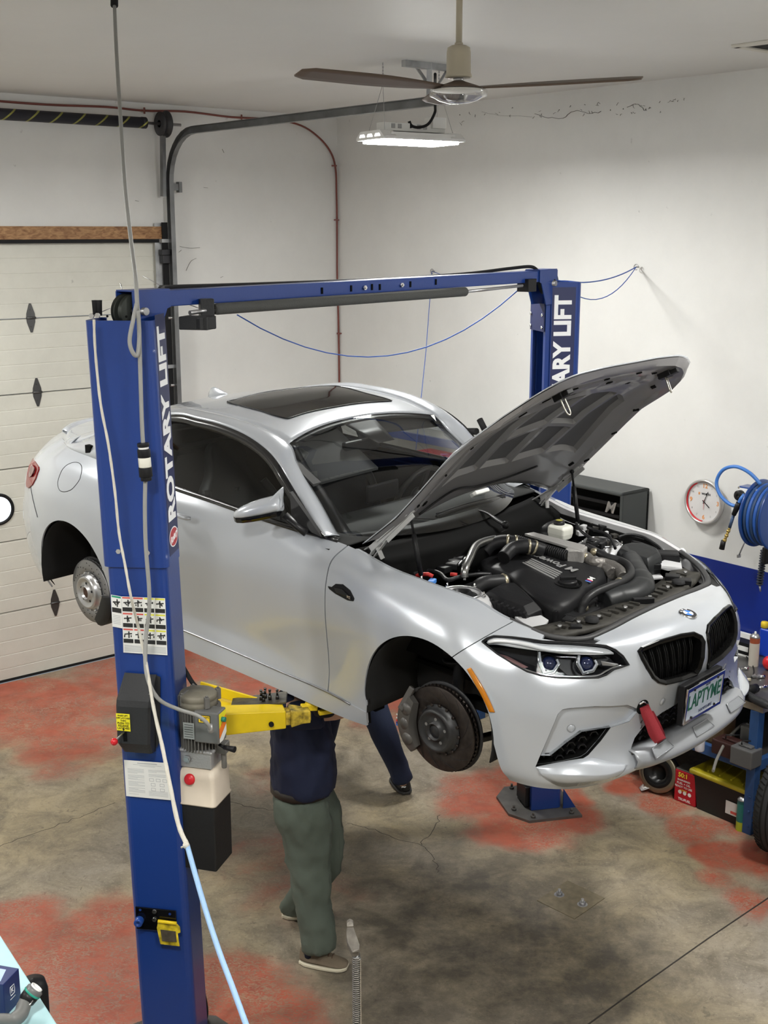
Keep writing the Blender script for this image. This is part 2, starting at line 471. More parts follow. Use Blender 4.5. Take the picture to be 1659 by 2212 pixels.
mb.lathe([(.105, .0), (.118, .014), (.132, .014), (.138, .0)], c0, DB, 40)
wf = mb.build('window_frame', None, door)
mb = MB(); mb.lathe([(0, .004), (.06, .006), (.108, .003)], c0, DB, 40)
mb.build('window_pane', mat('daylight_pane', (.55, .65, .75), rough=.1, emit='dbe8f5', estr=1.6), wf)
mb = MB(); mb.bar(dlc(a_open-.02, -.045, .012), dlc(a1, -.045, .012), .05, .024)
mb.build('bottom_seal', RUB, door)
hz0, hz1 = wA(180, 517).z, wA(180, 489).z
WOOD = mat('raw_timber', (.33, .17, .075), rough=.6)
nt = WOOD.node_tree; tc = nt.nodes.new('ShaderNodeTexCoord'); mp = nt.nodes.new('ShaderNodeMapping')
mp.inputs['Rotation'].default_value = (0, 0, -math.atan2(DA.y, DA.x)); mp.inputs['Scale'].default_value = (.6, 8, 14)
wv = nt.nodes.new('ShaderNodeTexNoise'); wv.inputs['Scale'].default_value = 3; wv.inputs['Detail'].default_value = 6; wv.inputs['Distortion'].default_value = 1
cr = nt.nodes.new('ShaderNodeValToRGB'); cr.color_ramp.elements[0].color = (.17, .075, .03, 1); cr.color_ramp.elements[1].color = (.42, .24, .11, 1)
cr.color_ramp.elements[0].position = .3; cr.color_ramp.elements[1].position = .7
nt.links.new(tc.outputs['Object'], mp.inputs[0]); nt.links.new(mp.outputs[0], wv.inputs['Vector']); nt.links.new(wv.outputs['Fac'], cr.inputs[0]); nt.links.new(cr.outputs[0], nt.nodes['Principled BSDF'].inputs['Base Color'])
mb = MB(); ah = ab(wA(360, 500))[0]
mb.prism([RM(ah, 0, hz0), RM(ah+6.1, 0, hz0), RM(ah+6.1, .035, hz0), RM(ah, .035, hz0)], (0, 0, hz1-hz0))
tag(mb.build('trim_2', WOOD, fixn=True, bevel=.003), kind='structure')
mb = MB(); mb.prism([RM(ah+.02, .0, hz0-.03), RM(ah+6.1, .0, hz0-.03), RM(ah+6.1, .03, hz0-.03), RM(ah+.02, .03, hz0-.03)], (0, 0, .028))
tag(mb.build('trim_3', RUB, fixn=True), kind='structure')
def rail(mb, path, w, h, up):
 for p, q in zip(path[:-1], path[1:]): mb.bar(p, q, w, h, up)
TR = mat('track_steel', (.20, .205, .21), rough=.45, metal=.7, var=(7, .2))
aT = ab(wA(378, 600, .10))[0]
def tp(b, z): return RM(aT, b, z)
zt = wA(420, 283, .4).z; 
end = None
best = None
for k in range(400):
 b = .5 + k*.012
 q = tp(b, zt); v = q-CAM
 x = IMW/2 + FPX*v.dot(CR)/v.dot(CF)
 if best is None or abs(x-1000) < best[0]: best = (abs(x-1000), b)
bT = best[1]
track = empty('door_track', tp(.1, 0), label='grey steel overhead door track curving up the wall and out under the ceiling', cat='door track')
L0 = V(track.location)
path = [tp(.10, .05)-L0, tp(.10, zt-.42)-L0]
for k in range(1, 9):
 t = k/8*PI/2
 path.append(tp(.10+.42*(1-math.cos(t)), zt-.42+.42*math.sin(t))-L0)
path.append(tp(bT, zt)-L0)
mb = MB()
n = len(path)
sec = [(-.028, .0), (-.028, .045), (.028, .045), (.028, .0)]
rings = []
for i, p in enumerate(path):
 d = (path[min(i+1, n-1)]-path[max(i-1, 0)]).normalized(); s_ = DA; u_ = s_.cross(d).normalized()
 rings.append([p + s_*y + u_*x for x, y in [(-.03, -.012), (-.03, .030), (-.026, .030), (-.026, -.008), (.026, -.008), (.026, .030), (.03, .030), (.03, -.012)]])
mb.rings(rings, True, True, False)
mb.build('rail', TR, track, fixn=True)
mb = MB()   # black angle behind the vertical run and shaft bracket
mb.bar(tp(.05, .05)-L0+DA*.05, tp(.05, zt-.75)-L0+DA*.05, .05, .02, DB)
mb.build('backing_angle', RUB, track)
mb = MB(); mb.bar(tp(.02, .05)-L0+DA*.10, tp(.02, DOORH+.15)-L0+DA*.10, .07, .006, DB)
for z in (2.0, 2.62, 3.25, 3.72): mb.box(tp(.06, z)-L0+DA*.05, (.10, .05, .03), math.atan2(DA.y, DA.x))
mb.build('jamb_plate', GALV, track)
for z in (1.2, 2.45, 3.05): 
 mb = MB(); mb.bar(tp(.04, z)-L0+DA*.06, tp(.04, z)-L0-DA*.02, .03, .004); mb.cyl(tp(.07, z)-L0+DA*.06, tp(.07, z)-L0-DA*.03, .012); mb.build('roller', STEEL, track)
mb = MB(); q = wA(372, 404, .05)-L0; mb.box(q, (.16, .03, .055), math.atan2(DA.y, DA.x)); mb.box(q-DA*.07, (.03, .05, .09), math.atan2(DA.y, DA.x)); mb.build('wall_bracket', TR, track)
mb = MB(); q = wA(360, 545, .05)-L0; mb.box(q, (.12, .06, .05), math.atan2(DA.y, DA.x)); mb.box(q+V((0, 0, -.06))+DA*.02, (.07, .07, .07), math.atan2(DA.y, DA.x)); mb.build('top_roller_bracket', mat('dark_hinge', (.05, .05, .055), rough=.4, metal=.7), track, bevel=.004)
mb = MB()
hb = bT-.32
def at_b(px, b):  return tp(b, zt)
top1 = V((0, 0, CEIL-zt))
mb.bar(tp(hb, zt)-L0, tp(hb, CEIL-.0)-L0, .035, .035)
mb.bar(tp(hb-.02, zt)-L0, tp(hb+.0, CEIL-.03)-L0-DA*.16, .03, .006)
mb.bar(tp(hb, CEIL-.02)-L0+DA*.22, tp(hb, CEIL-.02)-L0-DA*.30, .04, .04)
mb.bar(tp(hb+.1, zt)-L0, tp(hb-.12, CEIL-.02)-L0, .03, .006)
mb.build('hanger', GALV, track)
sh = empty('door_shaft', wA(355, 268, .10), label='steel shaft over the garage door with a dark yellow-striped torsion spring and a cable drum', cat='door shaft')
S0 = V(sh.location)
mb = MB(); mb.cyl(-DA*.16, DA*5.2, .0125, n=14); mb.build('rod', STEEL, sh)
mb = MB(); 
R = .045
nt_ = 60
mb.lathe([(.0, 0), (R, .0), (R, 4.6), (0, 4.6)], DA*.20, DA, 20)
mb.lathe([(.02, -.02), (R*1.05, -.02), (R*1.05, .02), (.02, .02)], DA*.20, DA, 20)
SPR = mat('torsion_spring_coil', (.035, .035, .045), rough=.5, metal=.5)
nt = SPR.node_tree; tc = nt.nodes.new('ShaderNodeTexCoord'); dp = nt.nodes.new('ShaderNodeVectorMath'); dp.operation = 'DOT_PRODUCT'
dp.inputs[1].default_value = tuple(DA + V((0, 0, 1.2)))
wv = nt.nodes.new('ShaderNodeMath'); wv.operation = 'FRACT'; ml = nt.nodes.new('ShaderNodeMath'); ml.operation = 'MULTIPLY'; ml.inputs[1].default_value = 5.0
gt = nt.nodes.new('ShaderNodeMath'); gt.operation = 'GREATER_THAN'; gt.inputs[1].default_value = .90
mx = nt.nodes.new('ShaderNodeMix'); mx.data_type = 'RGBA'; mx.inputs[6].default_value = (.035, .035, .045, 1); mx.inputs[7].default_value = (.38, .38, .10, 1)
nt.links.new(tc.outputs['Object'], dp.inputs[0]); nt.links.new(dp.outputs['Value'], ml.inputs[0]); nt.links.new(ml.outputs[0], wv.inputs[0]); nt.links.new(wv.outputs[0], gt.inputs[0]); nt.links.new(gt.outputs[0], mx.inputs[0]); nt.links.new(mx.outputs[2], nt.nodes['Principled BSDF'].inputs['Base Color'])
mb.build('spring', SPR, sh)
mb = MB(); mb.lathe([(.02, -.03), (.10, -.03), (.112, -.022), (.112, -.012), (.085, -.005), (.08, .02), (.10, .035), (.10, .045), (.03, .05)], DA*.0, DA, 36)
mb.build('cable_drum', mat('drum_cast', (.05, .05, .055), rough=.5, metal=.5), sh)
mb = MB(); mb.bar(DA*.02+V((0, 0, -.1)), DA*.02+V((0, 0, -.60))-DB*.03, .03, .05, DB); mb.build('bearing_plate', TR, sh)
CAB = mat('brown_cable', (.17, .045, .035), rough=.5)
pts = [wA(-60, 214, .02), wA(100, 226, .02), wA(230, 231, .02), wA(310, 239, .02), wA(400, 241, .02), wA(500, 253, .02), wA(590, 258, .02), wA(650, 271, .02), wA(690, 298, .02), wA(715, 330, .02), wA(725, 365, .02), wA(727, 420, .02), wA(728, 480, .02), wA(728.5, 600, .02), wA(731, 690, .02), wA(733, 830, .02), wA(735, 1000, .02)]
mb = MB(); mb.tube(spline(pts, 5), .009, 8)
o = tag(mb.build('cable', CAB), 'red-brown cable stapled below the ceiling, curving down into the room corner', 'cable')
mb = MB()
for (px, py) in ((312, 239), (522, 254), (722, 358), (727, 475), (733, 720)):
 q = wA(px, py, .02); mb.box(q, (.012, .03, .05) if py < 300 else (.05, .03, .012))
mb.build('staple', CAB, o)
mb = MB()
rnd = random.Random(3)
def squiggle(pts, r=.004):
 P = [wB(x, y, .002) for x, y in pts]; P2 = []
 for p in spline(P, 4): P2.append(p + V((0, 0, rnd.uniform(-.006, .006))) + DB*rnd.uniform(-.006, .006))
 mb.tube(P2, r, 5, flat=.4)
squiggle([(1155, 245), (1185, 254), (1215, 256), (1240, 240), (1270, 245), (1298, 242)])
squiggle([(1355, 232), (1368, 226), (1380, 228), (1395, 240)])
squiggle([(1040, 240), (1080, 250), (1150, 252)], .002)
for k in range(46):
 x = rnd.uniform(990, 1500); y = 258 - .055*(x-900) + rnd.uniform(-14, 14)
 squiggle([(x, y), (x+rnd.uniform(-6, 6), y+rnd.uniform(-5, 5))], .0025)
for pts in ([(388, 532), (410, 536), (432, 535)], [(386, 545), (392, 540)], [(402, 585), (412, 565), (424, 558)], [(476, 600), (482, 597)], [(292, 433), (300, 435)], [(440, 405), (449, 406)], [(480, 322), (484, 330)]):
 mb.tube(spline([wA(x, y, .002) for x, y in pts], 4), .003, 5, flat=.4)
tag(mb.build('trim_4', mat('crack_dirt', (.06, .055, .05), rough=.9)), kind='structure')
c_ = at_z(1650, 104, CEIL-.01)
mb = MB(); mb.box((0, 0, 0), (.46, .30, .02), 0); 
reg = empty('ceiling_vent', c_ + V((.12, -.05, .01)), math.atan2(DA.y, DA.x), 'beige ceiling air vent at the top right corner of the photo', 'ceiling vent')
mb = MB(); 
for s in (-1, 1): mb.box((s*.24, 0, -.008), (.06, .40, .016)); mb.box((0, s*.18, -.008), (.50, .05, .016))
mb.build('vent_frame', mat('beige_metal', (.62, .60, .54), rough=.5), reg, bevel=.004)
mb = MB()
for k in range(9): mb.bar((-.21, -.14+k*.035, -.006), (.21, -.14+k*.035, -.006), .024, .003, (0, .5, 1))
mb.build('louvre', mat('vent_slat', (.10, .10, .10), rough=.5), reg)
# ================================================================== lamps and ceiling fan
LEDM = mat('led_diffuser', (.9, .9, .9), rough=.6, emit='fffef9', estr=150)
LEDB = mat('led_housing', (.75, .75, .73), rough=.4)
def highbay(loc, az, name='high_bay_light'):
 """two foot LED high bay; local x is its long side"""
 t = empty(name, loc, -math.radians(az)+PI/2)
 mb = MB().use(LEDB)
 w, d = .60, .33
 mb.prism([(-w/2, -d/2, .0), (w/2, -d/2, .0), (w/2, d/2, .0), (-w/2, d/2, .0)], (0, 0, .018))
 prof = [(-w/2, 0), (w/2, 0), (w/2, .02), (w/2-.06, .055), (-w/2+.06, .055), (-w/2, .02)]
 for s in (-1, 1):
  mb.prism([(s*(w/2+.02)-s*.0, y, z) for y, z in ((-d/2, 0), (d/2, 0), (d/2, .015), (d/2-.05, .055), (-d/2+.05, .055), (-d/2, .015))], (-s*.10, 0, 0))
 mb.box((0, 0, .03), (w-.1, d-.04, .03))
 mb.use(mat('lamp_slot_glow', (.8, .8, .8), emit='ffffff', estr=2.0))
 for s in (-1, 1):
  for k in (-1, 0, 1): mb.prism([(s*(w/2-.002), k*.09-.035, .018), (s*(w/2-.002), k*.09+.035, .018), (s*(w/2-.002), k*.09+.022, .035), (s*(w/2-.002), k*.09-.022, .035)], (s*.024, 0, 0))
 mb.build('housing', None, t, fixn=True)
 mb = MB(); mb.box((0, 0, -.008), (w-.04, d-.03, .018)); mb.build('diffuser', LEDM, t, bevel=.006)
 mb = MB().use(LEDB)
 mb.box((0, 0, .085), (w-.12, .09, .05))
 mb.use(mat('lamp_vent_grey', (.35, .35, .35)))
 for x in (-.17, -.12, .03, .08): mb.box((x, -.046, .09), (.03, .004, .028))
 mb.use(LEDB); mb.box((.18, -.02, .12), (.11, .10, .07))
 mb.build('driver_box', None, t, bevel=.004)
 mb = MB()
 for s in (-1, 1):
  top = V((s*.22, 0, CEIL-loc[2]-.15))
  mb.cyl(V((s*.27, -.10, .04)), top, .0016, n=5); mb.cyl(V((s*.27, .10, .04)), top, .0016, n=5)
  for k in range(int(.15/.02)):
   p = top + V((0, 0, k*.02)); mb.box(p, (.010, .003, .016) if k % 2 else (.003, .010, .016))
 mb.build('hanging_wire', STEEL, t)
 return t
lc = at_d(888, 306, 8.35)
hb1 = highbay(lc, 57); tag(hb1, 'white LED high bay lamp hanging by wires above the far end of the lift beam', 'ceiling lamp')
mb = MB(); mb.tube(spline([at_d(884, 262, 8.3), at_d(890, 272, 8.3), at_d(905, 275, 8.3), at_d(925, 268, 8.3), at_d(939, 244, 8.3), at_d(940, 225, 8.2), at_d(940, 160, 7.6)], 5), .009, 8)
mb.bar(at_d(884, 262, 8.3), at_d(888, 277, 8.3), .02, .02)
mb.build('power_cord', RUB, hb1, world=True)
spots = [((V((-3.4, 7.3, 0)), 4.35), 57), ((V((-1.0, 2.3, 0)), 4.35), 57), ((V((2.35, 5.3, 0)), 4.35), 57), ((V((1.7, 1.6, 0)), 4.35), 57), ((V((-4.2, 4.0, 0)), 4.35), 57)]
for (p, z), az_ in spots:
 t = copy_tree(hb1); t.location = (p.x, p.y, z)
 tag(t, 'white LED high bay lamp hanging outside the frame, overhead', 'ceiling lamp', 'high bay lamps outside the frame')
fc = at_d(990, 192, 5.05)
fan = empty('ceiling_fan', fc, 0, 'beige ceiling fan on a down rod with three brown blades and a clear glass bowl', 'ceiling fan')
BEI = mat('beige_enamel', (.46, .42, .33), rough=.4)
BRN = mat('brown_blade', (.12, .085, .065), rough=.5)
mb = MB(); zc = CEIL - fc.z
mb.cyl((0, 0, .14), (0, 0, zc-.08), .0125, n=16); mb.lathe([(.0125, zc-.13), (.05, zc-.10), (.065, zc-.01), (.0, zc)], n=24)
mb.lathe([(.016, .148), (.017, .16), (.016, .17)], n=16)
mb.build('down_rod', BEI, fan)
mb = MB(); mb.lathe([(0, .16), (.03, .16), (.044, .152), (.047, .135), (.048, .06), (.053, .048), (.054, .042), (.045, .040), (0, .040)], n=36); mb.build('motor_housing', BEI, fan)
mb = MB().use(BRN); mb.lathe([(0, .03), (.02, .03), (.03, .026), (.085, .008), (.10, .0), (.0, .0)], n=36); mb.use(STEEL); mb.lathe([(0, .045), (.02, .045), (.02, .025), (0, .025)], n=20)
mb.build('hub', None, fan)
mb = MB(); mb.lathe([(.0, -.003), (.112, -.003), (.113, -.008), (.113, -.028), (.098, -.032), (.075, -.045), (.04, -.055), (0.001, -.058)], n=44)
mb.build('glass_bowl', glass('clear_bowl', (.93, .93, .93), .10), fan)
mb = MB(); mb.lathe([(0, -.004), (.10, -.004), (.10, -.008), (0, -.008)], n=30); mb.build('lamp_plate', WHITE, fan)
for k, aa in enumerate((72, -58, 186)):
 d = -V((-math.sin(math.radians(aa)), math.cos(math.radians(aa)), 0)); s_ = V((-d.y, d.x, 0))
 mb = MB(); G = []
 for i in range(15):
  t = i/14; r = .07 + .64*t; w = .018 + .045*math.sin(min(1, t*1.6)*PI/2)*(1-.25*t); w *= (1 if i < 14 else .6)
  row = []
  for j in range(5):
   q = (j/4-.5)*2
   row.append(d*r + s_*(q*w) + V((0, 0, .006 + q*w*.22 + .012*t)))
  G.append(row)
 mb.grid(G); b_ = mb.build('blade', BRN, fan, solid=.006)
SC.world = D.worlds.new('world'); SC.world.use_nodes = True
SC.world.node_tree.nodes['Background'].inputs[0].default_value = (.6, .65, .7, 1)
SC.world.node_tree.nodes['Background'].inputs[1].default_value = .3
SC.view_settings.view_transform = 'Standard'
SC.view_settings.look = 'None'
SC.view_settings.gamma = 1
SC.view_settings.exposure = .38
# ================================================================== two-post lift
NAVY = mat('navy_decal', (.018, .024, .085), rough=.5)
lift = empty('two_post_lift', (0, 0, 0), 0, 'blue two-post car lift with white lettering holding up the silver coupe', 'car lift')
LPc, RPc = V((-.985, 5.08, 0)), V((1.065, 7.68, 0))
LEAN = {0: V((-.022, 0, 0)), 1: V((0, 0, 0))}      # the near column stands a little out of plumb
LPo, RPo = azd(5), azd(257)       # directions the open sides of the columns face
def column(base, od, side, lean, top=3.50, sleeve0=2.42):
 """od: direction of the open side; side +1/-1 = which side of it the lettered face is on"""
 w = V((od.y, -od.x, 0))*side      # towards the lettered face
 W2, DP = .135, .22
 def Pt(x, y, z): return base + od*x + w*y + V((0, 0, z)) + lean*z
 def channel(mb, z0, z1, W2, x0, x1, t=.008, fl=.035, r=.03):
  o = []
  for (cx, cy, a0) in ((x0+r, -W2+r, 180), (x0+r, W2-r, 90)):
   seg = []
   for k in range(5):
    a = math.radians(a0 + (90*k/4 if cy < 0 else -90*k/4 + 0))
    seg.append((cx + r*math.cos(a), cy + r*math.sin(a)))
   if cy < 0: o += seg[::-1][::1]
   else: o += seg
  path = [(x1, -W2+fl), (x1, -W2), (x0+r, -W2)]
  for k in range(1, 5):
   a = math.radians(270-90*k/4); path.append((x0+r+r*math.cos(a), -W2+r+r*math.sin(a)))
  for k in range(0, 5):
   a = math.radians(180-90*k/4); path.append((x0+r+r*math.cos(a), W2-r+r*math.sin(a)))
  path += [(x1, W2), (x1, W2-fl)]
  inner = []
  m = len(path)
  for i, p in enumerate(path):
   a = V((*path[max(i-1, 0)], 0)); b = V((*path[min(i+1, m-1)], 0)); d = (b-a).normalized()
   nrm = V((-d.y, d.x, 0))
   inner.append((p[0]-nrm.x*t*1.2, p[1]-nrm.y*t*1.2))
  cx = sum(p[0] for p in path)/m; 
  poly = path + inner[::-1]
  mb.prism([Pt(x, y, z0) for x, y in poly], V((0, 0, z1-z0)) + lean*(z1-z0))
 col = MB(); channel(col, .02, top-.02, W2-.006, -DP/2+.006, DP/2)
 c = col.build('column', BLUE, lift, fixn=True)
 sl = MB(); channel(sl, sleeve0, top, W2+.006, -DP/2-.006, DP/2-.03)
 s_ = sl.build('column_extension', BLUE, lift, fixn=True)
 bpl = MB(); pl = [(-.20, -.26), (.17, -.26), (.27, -.13), (.27, .13), (.17, .26), (-.20, .26)]
 bpl.use(mat('worn_steel_plate', (.12, .115, .11), rough=.5, metal=.5, var=(6, .3)))
 bpl.prism([Pt(x, y, 0.0) for x, y in pl], (0, 0, .018))
 for x, y in ((-.14, -.22), (-.14, .22), (.13, -.22), (.13, .22), (.22, 0.09)):
  bpl.cyl(Pt(x, y, .018), Pt(x, y, .034), .017, n=6); bpl.cyl(Pt(x, y, .03), Pt(x, y, .055), .008, n=8)
 bpl.use(BLUE)
 for y in (-W2, W2): bpl.prism([Pt(-DP/2, y, .018), Pt(-DP/2-.09, y, .018), Pt(-DP/2, y, .16)], w*.008)
 bpl.build('base_plate', None, lift, fixn=True)
 return Pt, W2, DP
LPt, W2, DP = column(LPc, LPo, 1, LEAN[0], top=3.45)
RPt, _, _ = column(RPc, RPo, -1, LEAN[1])
def lettered(Pt, W2, DP, od, side, label):
 w = V((od.y, -od.x, 0))*side
 x0, x1 = -DP/2+.035, DP/2-.034
 mb = MB().use(NAVY)
 y = W2+.006
 mb.prism([Pt(x0, y, 2.46), Pt(x1, y, 2.46), Pt(x1, y, 3.47), Pt(x0, y, 3.47)], w*.0012)
 o = mb.build('decal', None, lift, fixn=True)
 up = (Pt(0, 0, 1)-Pt(0, 0, 0)).normalized()
 xdir = up                                  # text runs upwards
 ydir = -od if side > 0 else od
 if xdir.cross(ydir).dot(w) < 0: ydir = -ydir
 mid = Pt((x0+x1)/2, y+.0022, 3.01)
 tb = MB(); put_text(tb, WHT, 'ROTARY LIFT', mid, xdir, ydir, .147, extrude=.0008, bold=.0060, sp=1.0, xs=.93)
 tb.build('lettering', None, o)
 eb = MB().use(mat('decal_red', (.42, .012, .02), rough=.4))
 c0 = Pt((x0+x1)/2, y+.0014, 2.53)
 ring = [c0 + up*(.038*math.cos(k*PI/18)) + ydir*(.062*math.sin(k*PI/18)) for k in range(36)]
 eb.use(WHT).prism([c0 + up*(.043*math.cos(k*PI/18)) + ydir*(.068*math.sin(k*PI/18)) for k in range(36)], w*.0004)
 eb.use(mat('decal_red')).prism([p + w*.0005 for p in ring], w*.0006)
 rd = -ydir if (-ydir).cross(up).dot(w) > 0 else ydir
 put_text(eb, WHT, 'Rotary', c0+w*.0016, (rd+up*.25), up, .042, extrude=.0004, bold=.001, shear=.2)
 eb.build('badge', None, o, fixn=False)
lettered(LPt, W2, DP, LPo, 1, '')
lettered(RPt, W2, DP, RPo, -1, '')
lw = V((LPo.y, -LPo.x, 0))
def LF(px, py, off=.0):      # point on the wide outer face of the left column
 return at_plane(px, py, LPc - LPo*(DP/2+.006+off), -LPo)
for (px, py) in ((257, 1190), (320, 1193), (199, 682), (212, 681)):
 p = LF(px, py); MB().cyl(p, p-LPo*.012, .011, n=6).build('bolt', CHROME, lift)
for (px, py, r) in ((218, 706, .018), (221, 718, .004), (240, 718, .004), (231, 736, .003), (232, 683, .005), (273, 684, .005), (289, 694, .004), (253, 1138, .006)):
 p = LF(px, py, -.0012); MB().cyl(p, p-LPo*.002, r, n=16).build('punched_hole', BLKM, lift)
for i, px in enumerate((205, 214)):
 p = LF(px, 655, -.03); MB().tube([p+V((0, 0, -.05)), p, p+V((0, 0, .012))], [.010, .012, .013], 12).build('rubber_tie', RUB, lift)
p = at_d(1193, 606, 7.62)
mb = MB(); mb.tube([p+V((0, 0, -.05)), p+V((.005, 0, 0)), p+V((-.012, 0, .025))], [.014, .017, .012], 12); mb.build('rubber_tie', RUB, lift)
bL = V((LPc.x, LPc.y, 0)) + (RPc-LPc).normalized()*.0
bd = (RPc-LPc).normalized(); bs = V((bd.y, -bd.x, 0))     # bs faces the viewer side
ZB = 3.525
pl_ = at_d(350, 644, 5.28); pr_ = at_d(1150, 597, 7.50)
B0 = V((pl_.x, pl_.y, pl_.z)); B1 = V((pr_.x, pr_.y, pr_.z))
bdir = (B1-B0).normalized(); bside = bdir.cross(V((0, 0, 1))).normalized()
mb = MB(); mb.bar(B0-bdir*.02, B1+bdir*.02, .09, .066)
mb.use(BLUE)
mb.build('cross_beam', BLUE, lift, bevel=.004)
for (px, py) in ((695, 628), (758, 623), (803, 620), (820, 620), (886, 614), (941, 609)):
 q = at_plane(px, py, B0 + bside*.045, bside); MB().box(q, (.012, .008, .03), math.atan2(bdir.y, bdir.x)).build('beam_slot', BLKM, lift)
for (px, py) in ((786, 621.5), (866, 615.5)):
 q = at_plane(px, py, B0 + bside*.045, bside); mb = MB(); mb.cyl(q, q+bside*.012, .012, n=6); mb.cyl(q, q+bside*.018, .006, n=8)
 mb.build('beam_bolt', CHROME, lift)
def beam_end(P, sgn, nm):
 mb = MB().use(BLUE)
 up = V((0, 0, 1)); d = bdir*sgn
 for s in (-1, 1):
  poly = [(0, .035), (.20, .035), (.20, -.17), (.08, -.17), (.02, -.04), (0, -.033)]
  mb.prism([P + d*x + up*z + bside*(s*.048) for x, z in poly], bside*(s*.006))
 mb.prism([P + d*0 + up*.035 - bside*.05, P + d*.20 + up*.035 - bside*.05, P + d*.20 + up*.035 + bside*.05, P + up*.035 + bside*.05], up*.006)
 c0 = P + d*.15 + up*(-.045)
 mb.use(STEEL).cyl(c0 - bside*.07, c0 + bside*.075, .016, n=12)
 mb.build('beam_end_housing', None, lift, fixn=True)
 for s in (-.02, .025):
  mb = MB(); mb.lathe([(.02, -.010), (.066, -.010), (.070, -.008), (.058, 0), (.070, .008), (.066, .010), (.02, .010)], c0+bside*s+d*.03, bside, 32)
  mb.build('sheave', mat('sheave_iron', (.04, .045, .04), rough=.5, metal=.5), lift)
beam_end(B0, -1, 'l'); beam_end(B1, 1, 'r')
q0, q1, q2 = at_plane(462, 668, B0 + bside*.08, bside), at_plane(1006, 630, B0 + bside*.08, bside), at_plane(1128, 617, B0 + bside*.06, bside)
mb = MB(); dd = (q1-q0).normalized(); mb.tube([q0, q0+dd*.02, q1-dd*.01, q1], [.022, .025, .025, .020], 16)
mb.build('padded_bar', mat('grey_foam', (.06, .062, .06), rough=.85, bump=(200, .3)), lift)
MB().tube([q1, q2], .009, 10).build('bar_rod', STEEL, lift); MB().tube([q0, at_plane(410, 676, B0+bside*.08, bside)], .010, 10).build('bar_rod', STEEL, lift)
mb = MB()
c = at_plane(427, 697, B0 + bside*.09, bside)
mb.box(c, (.13, .10, .055), math.radians(-15)); mb.box(c+V((.035, -.03, 0)), (.05, .08, .05), math.radians(-50))
mb.box(at_plane(446, 668, B0+bside*.07, bside), (.06, .05, .09), math.radians(20))
mb.build('switch_box', DGREY, lift, bevel=.004)
mb = MB(); c = at_plane(1138, 616, B0 + bside*.03, bside); mb.box(c, (.09, .08, .075), math.atan2(bdir.y, bdir.x)); mb.build('switch_bracket', BLK, lift, bevel=.003)
mb = MB()
pp = [at_d(345, 700, 5.30), at_d(340, 655, 5.28), at_d(341, 632, 5.28), at_d(350, 622, 5.34), at_d(370, 620, 5.45), at_d(560, 614, 5.95), at_d(830, 603, 6.7), at_d(1000, 592, 7.1), at_d(1100, 580, 7.38), at_d(1145, 576, 7.48), at_d(1160, 583, 7.52)]
mb.tube(spline(pp, 8), .010, 8); mb.build('hydraulic_hose', RUB, lift)
for y in (-.02, .05): MB().cyl(RPt(DP/2-.05, y, .2), RPt(DP/2-.05, y, 3.4), .005, n=6).build('lifting_cable', STEEL, lift)
mb = MB().use(NAVY); mb.prism([RPt(DP/2+.004, -.12, 3.20), RPt(DP/2+.004, .12, 3.20), RPt(DP/2+.004, .12, 3.37), RPt(DP/2+.004, -.12, 3.37)], RPo*.006)
mb.use(CHROME)
for y in (-.10, .10):
 for z in (3.225, 3.3): mb.cyl(RPt(DP/2+.01, y, z), RPt(DP/2+.018, y, z), .009, n=10)
mb.build('cover_plate', None, lift, fixn=True)
mb = MB().use(mat('channel_shadow_black', (.01, .012, .03), rough=.7)); mb.box(RPt(-.02, 0, 1.8), (.005, .20, 3.2), math.atan2(RPo.y, RPo.x)); mb.build('channel_shade_sheet', None, lift)  # dark sheet added inside the channel to stand for its shade
mb = MB().use(BLK)
mb.box(RPt(DP/2-.02, 0, .10), (.10, .18, .14), math.atan2(RPo.y, RPo.x)); mb.build('carriage_stop', None, lift, bevel=.004)
def arm(p0, p1, w, h, name='arm', m=YEL):
 mb = MB(); mb.bar(p0, p1, w, h); return mb.build(name, m, lift, bevel=.006)
# ================================================================== the car
az_, pit_, rol_ = math.radians(46.655), math.radians(1.929), math.radians(1.319)
_a = PI - az_
_uh = V((math.sin(_a), math.cos(_a), 0))
CX = _uh*math.cos(pit_) + V((0, 0, -math.sin(pit_)))
_Y = V((-_uh.y, _uh.x, 0)); _Z = CX.cross(_Y)
CY = _Y*math.cos(rol_) + _Z*math.sin(rol_); CZ = CX.cross(CY)
CO = V((.797, 5.642, 1.405))
CM = Matrix(((CX.x, CY.x, CZ.x, CO.x), (CX.y, CY.y, CZ.y, CO.y), (CX.z, CY.z, CZ.z, CO.z), (0, 0, 0, 1)))
CMI = CM.inverted()
car = D.objects.new('car', None); COL.objects.link(car); car.matrix_world = CM; car.empty_display_size = .3
tag(car, 'silver two-door coupe with its hood open and wheels off, raised on the blue lift', 'car')
CCAM = CMI @ CAM
def cray(px, py): return (CMI.to_3x3() @ ray(px, py)).normalized()
def cb(px, py, axis, val):      # car coordinates of a photo position on a plane of the car
 r = cray(px, py); t = (val - CCAM[axis])/r[axis]
 return CCAM + r*t
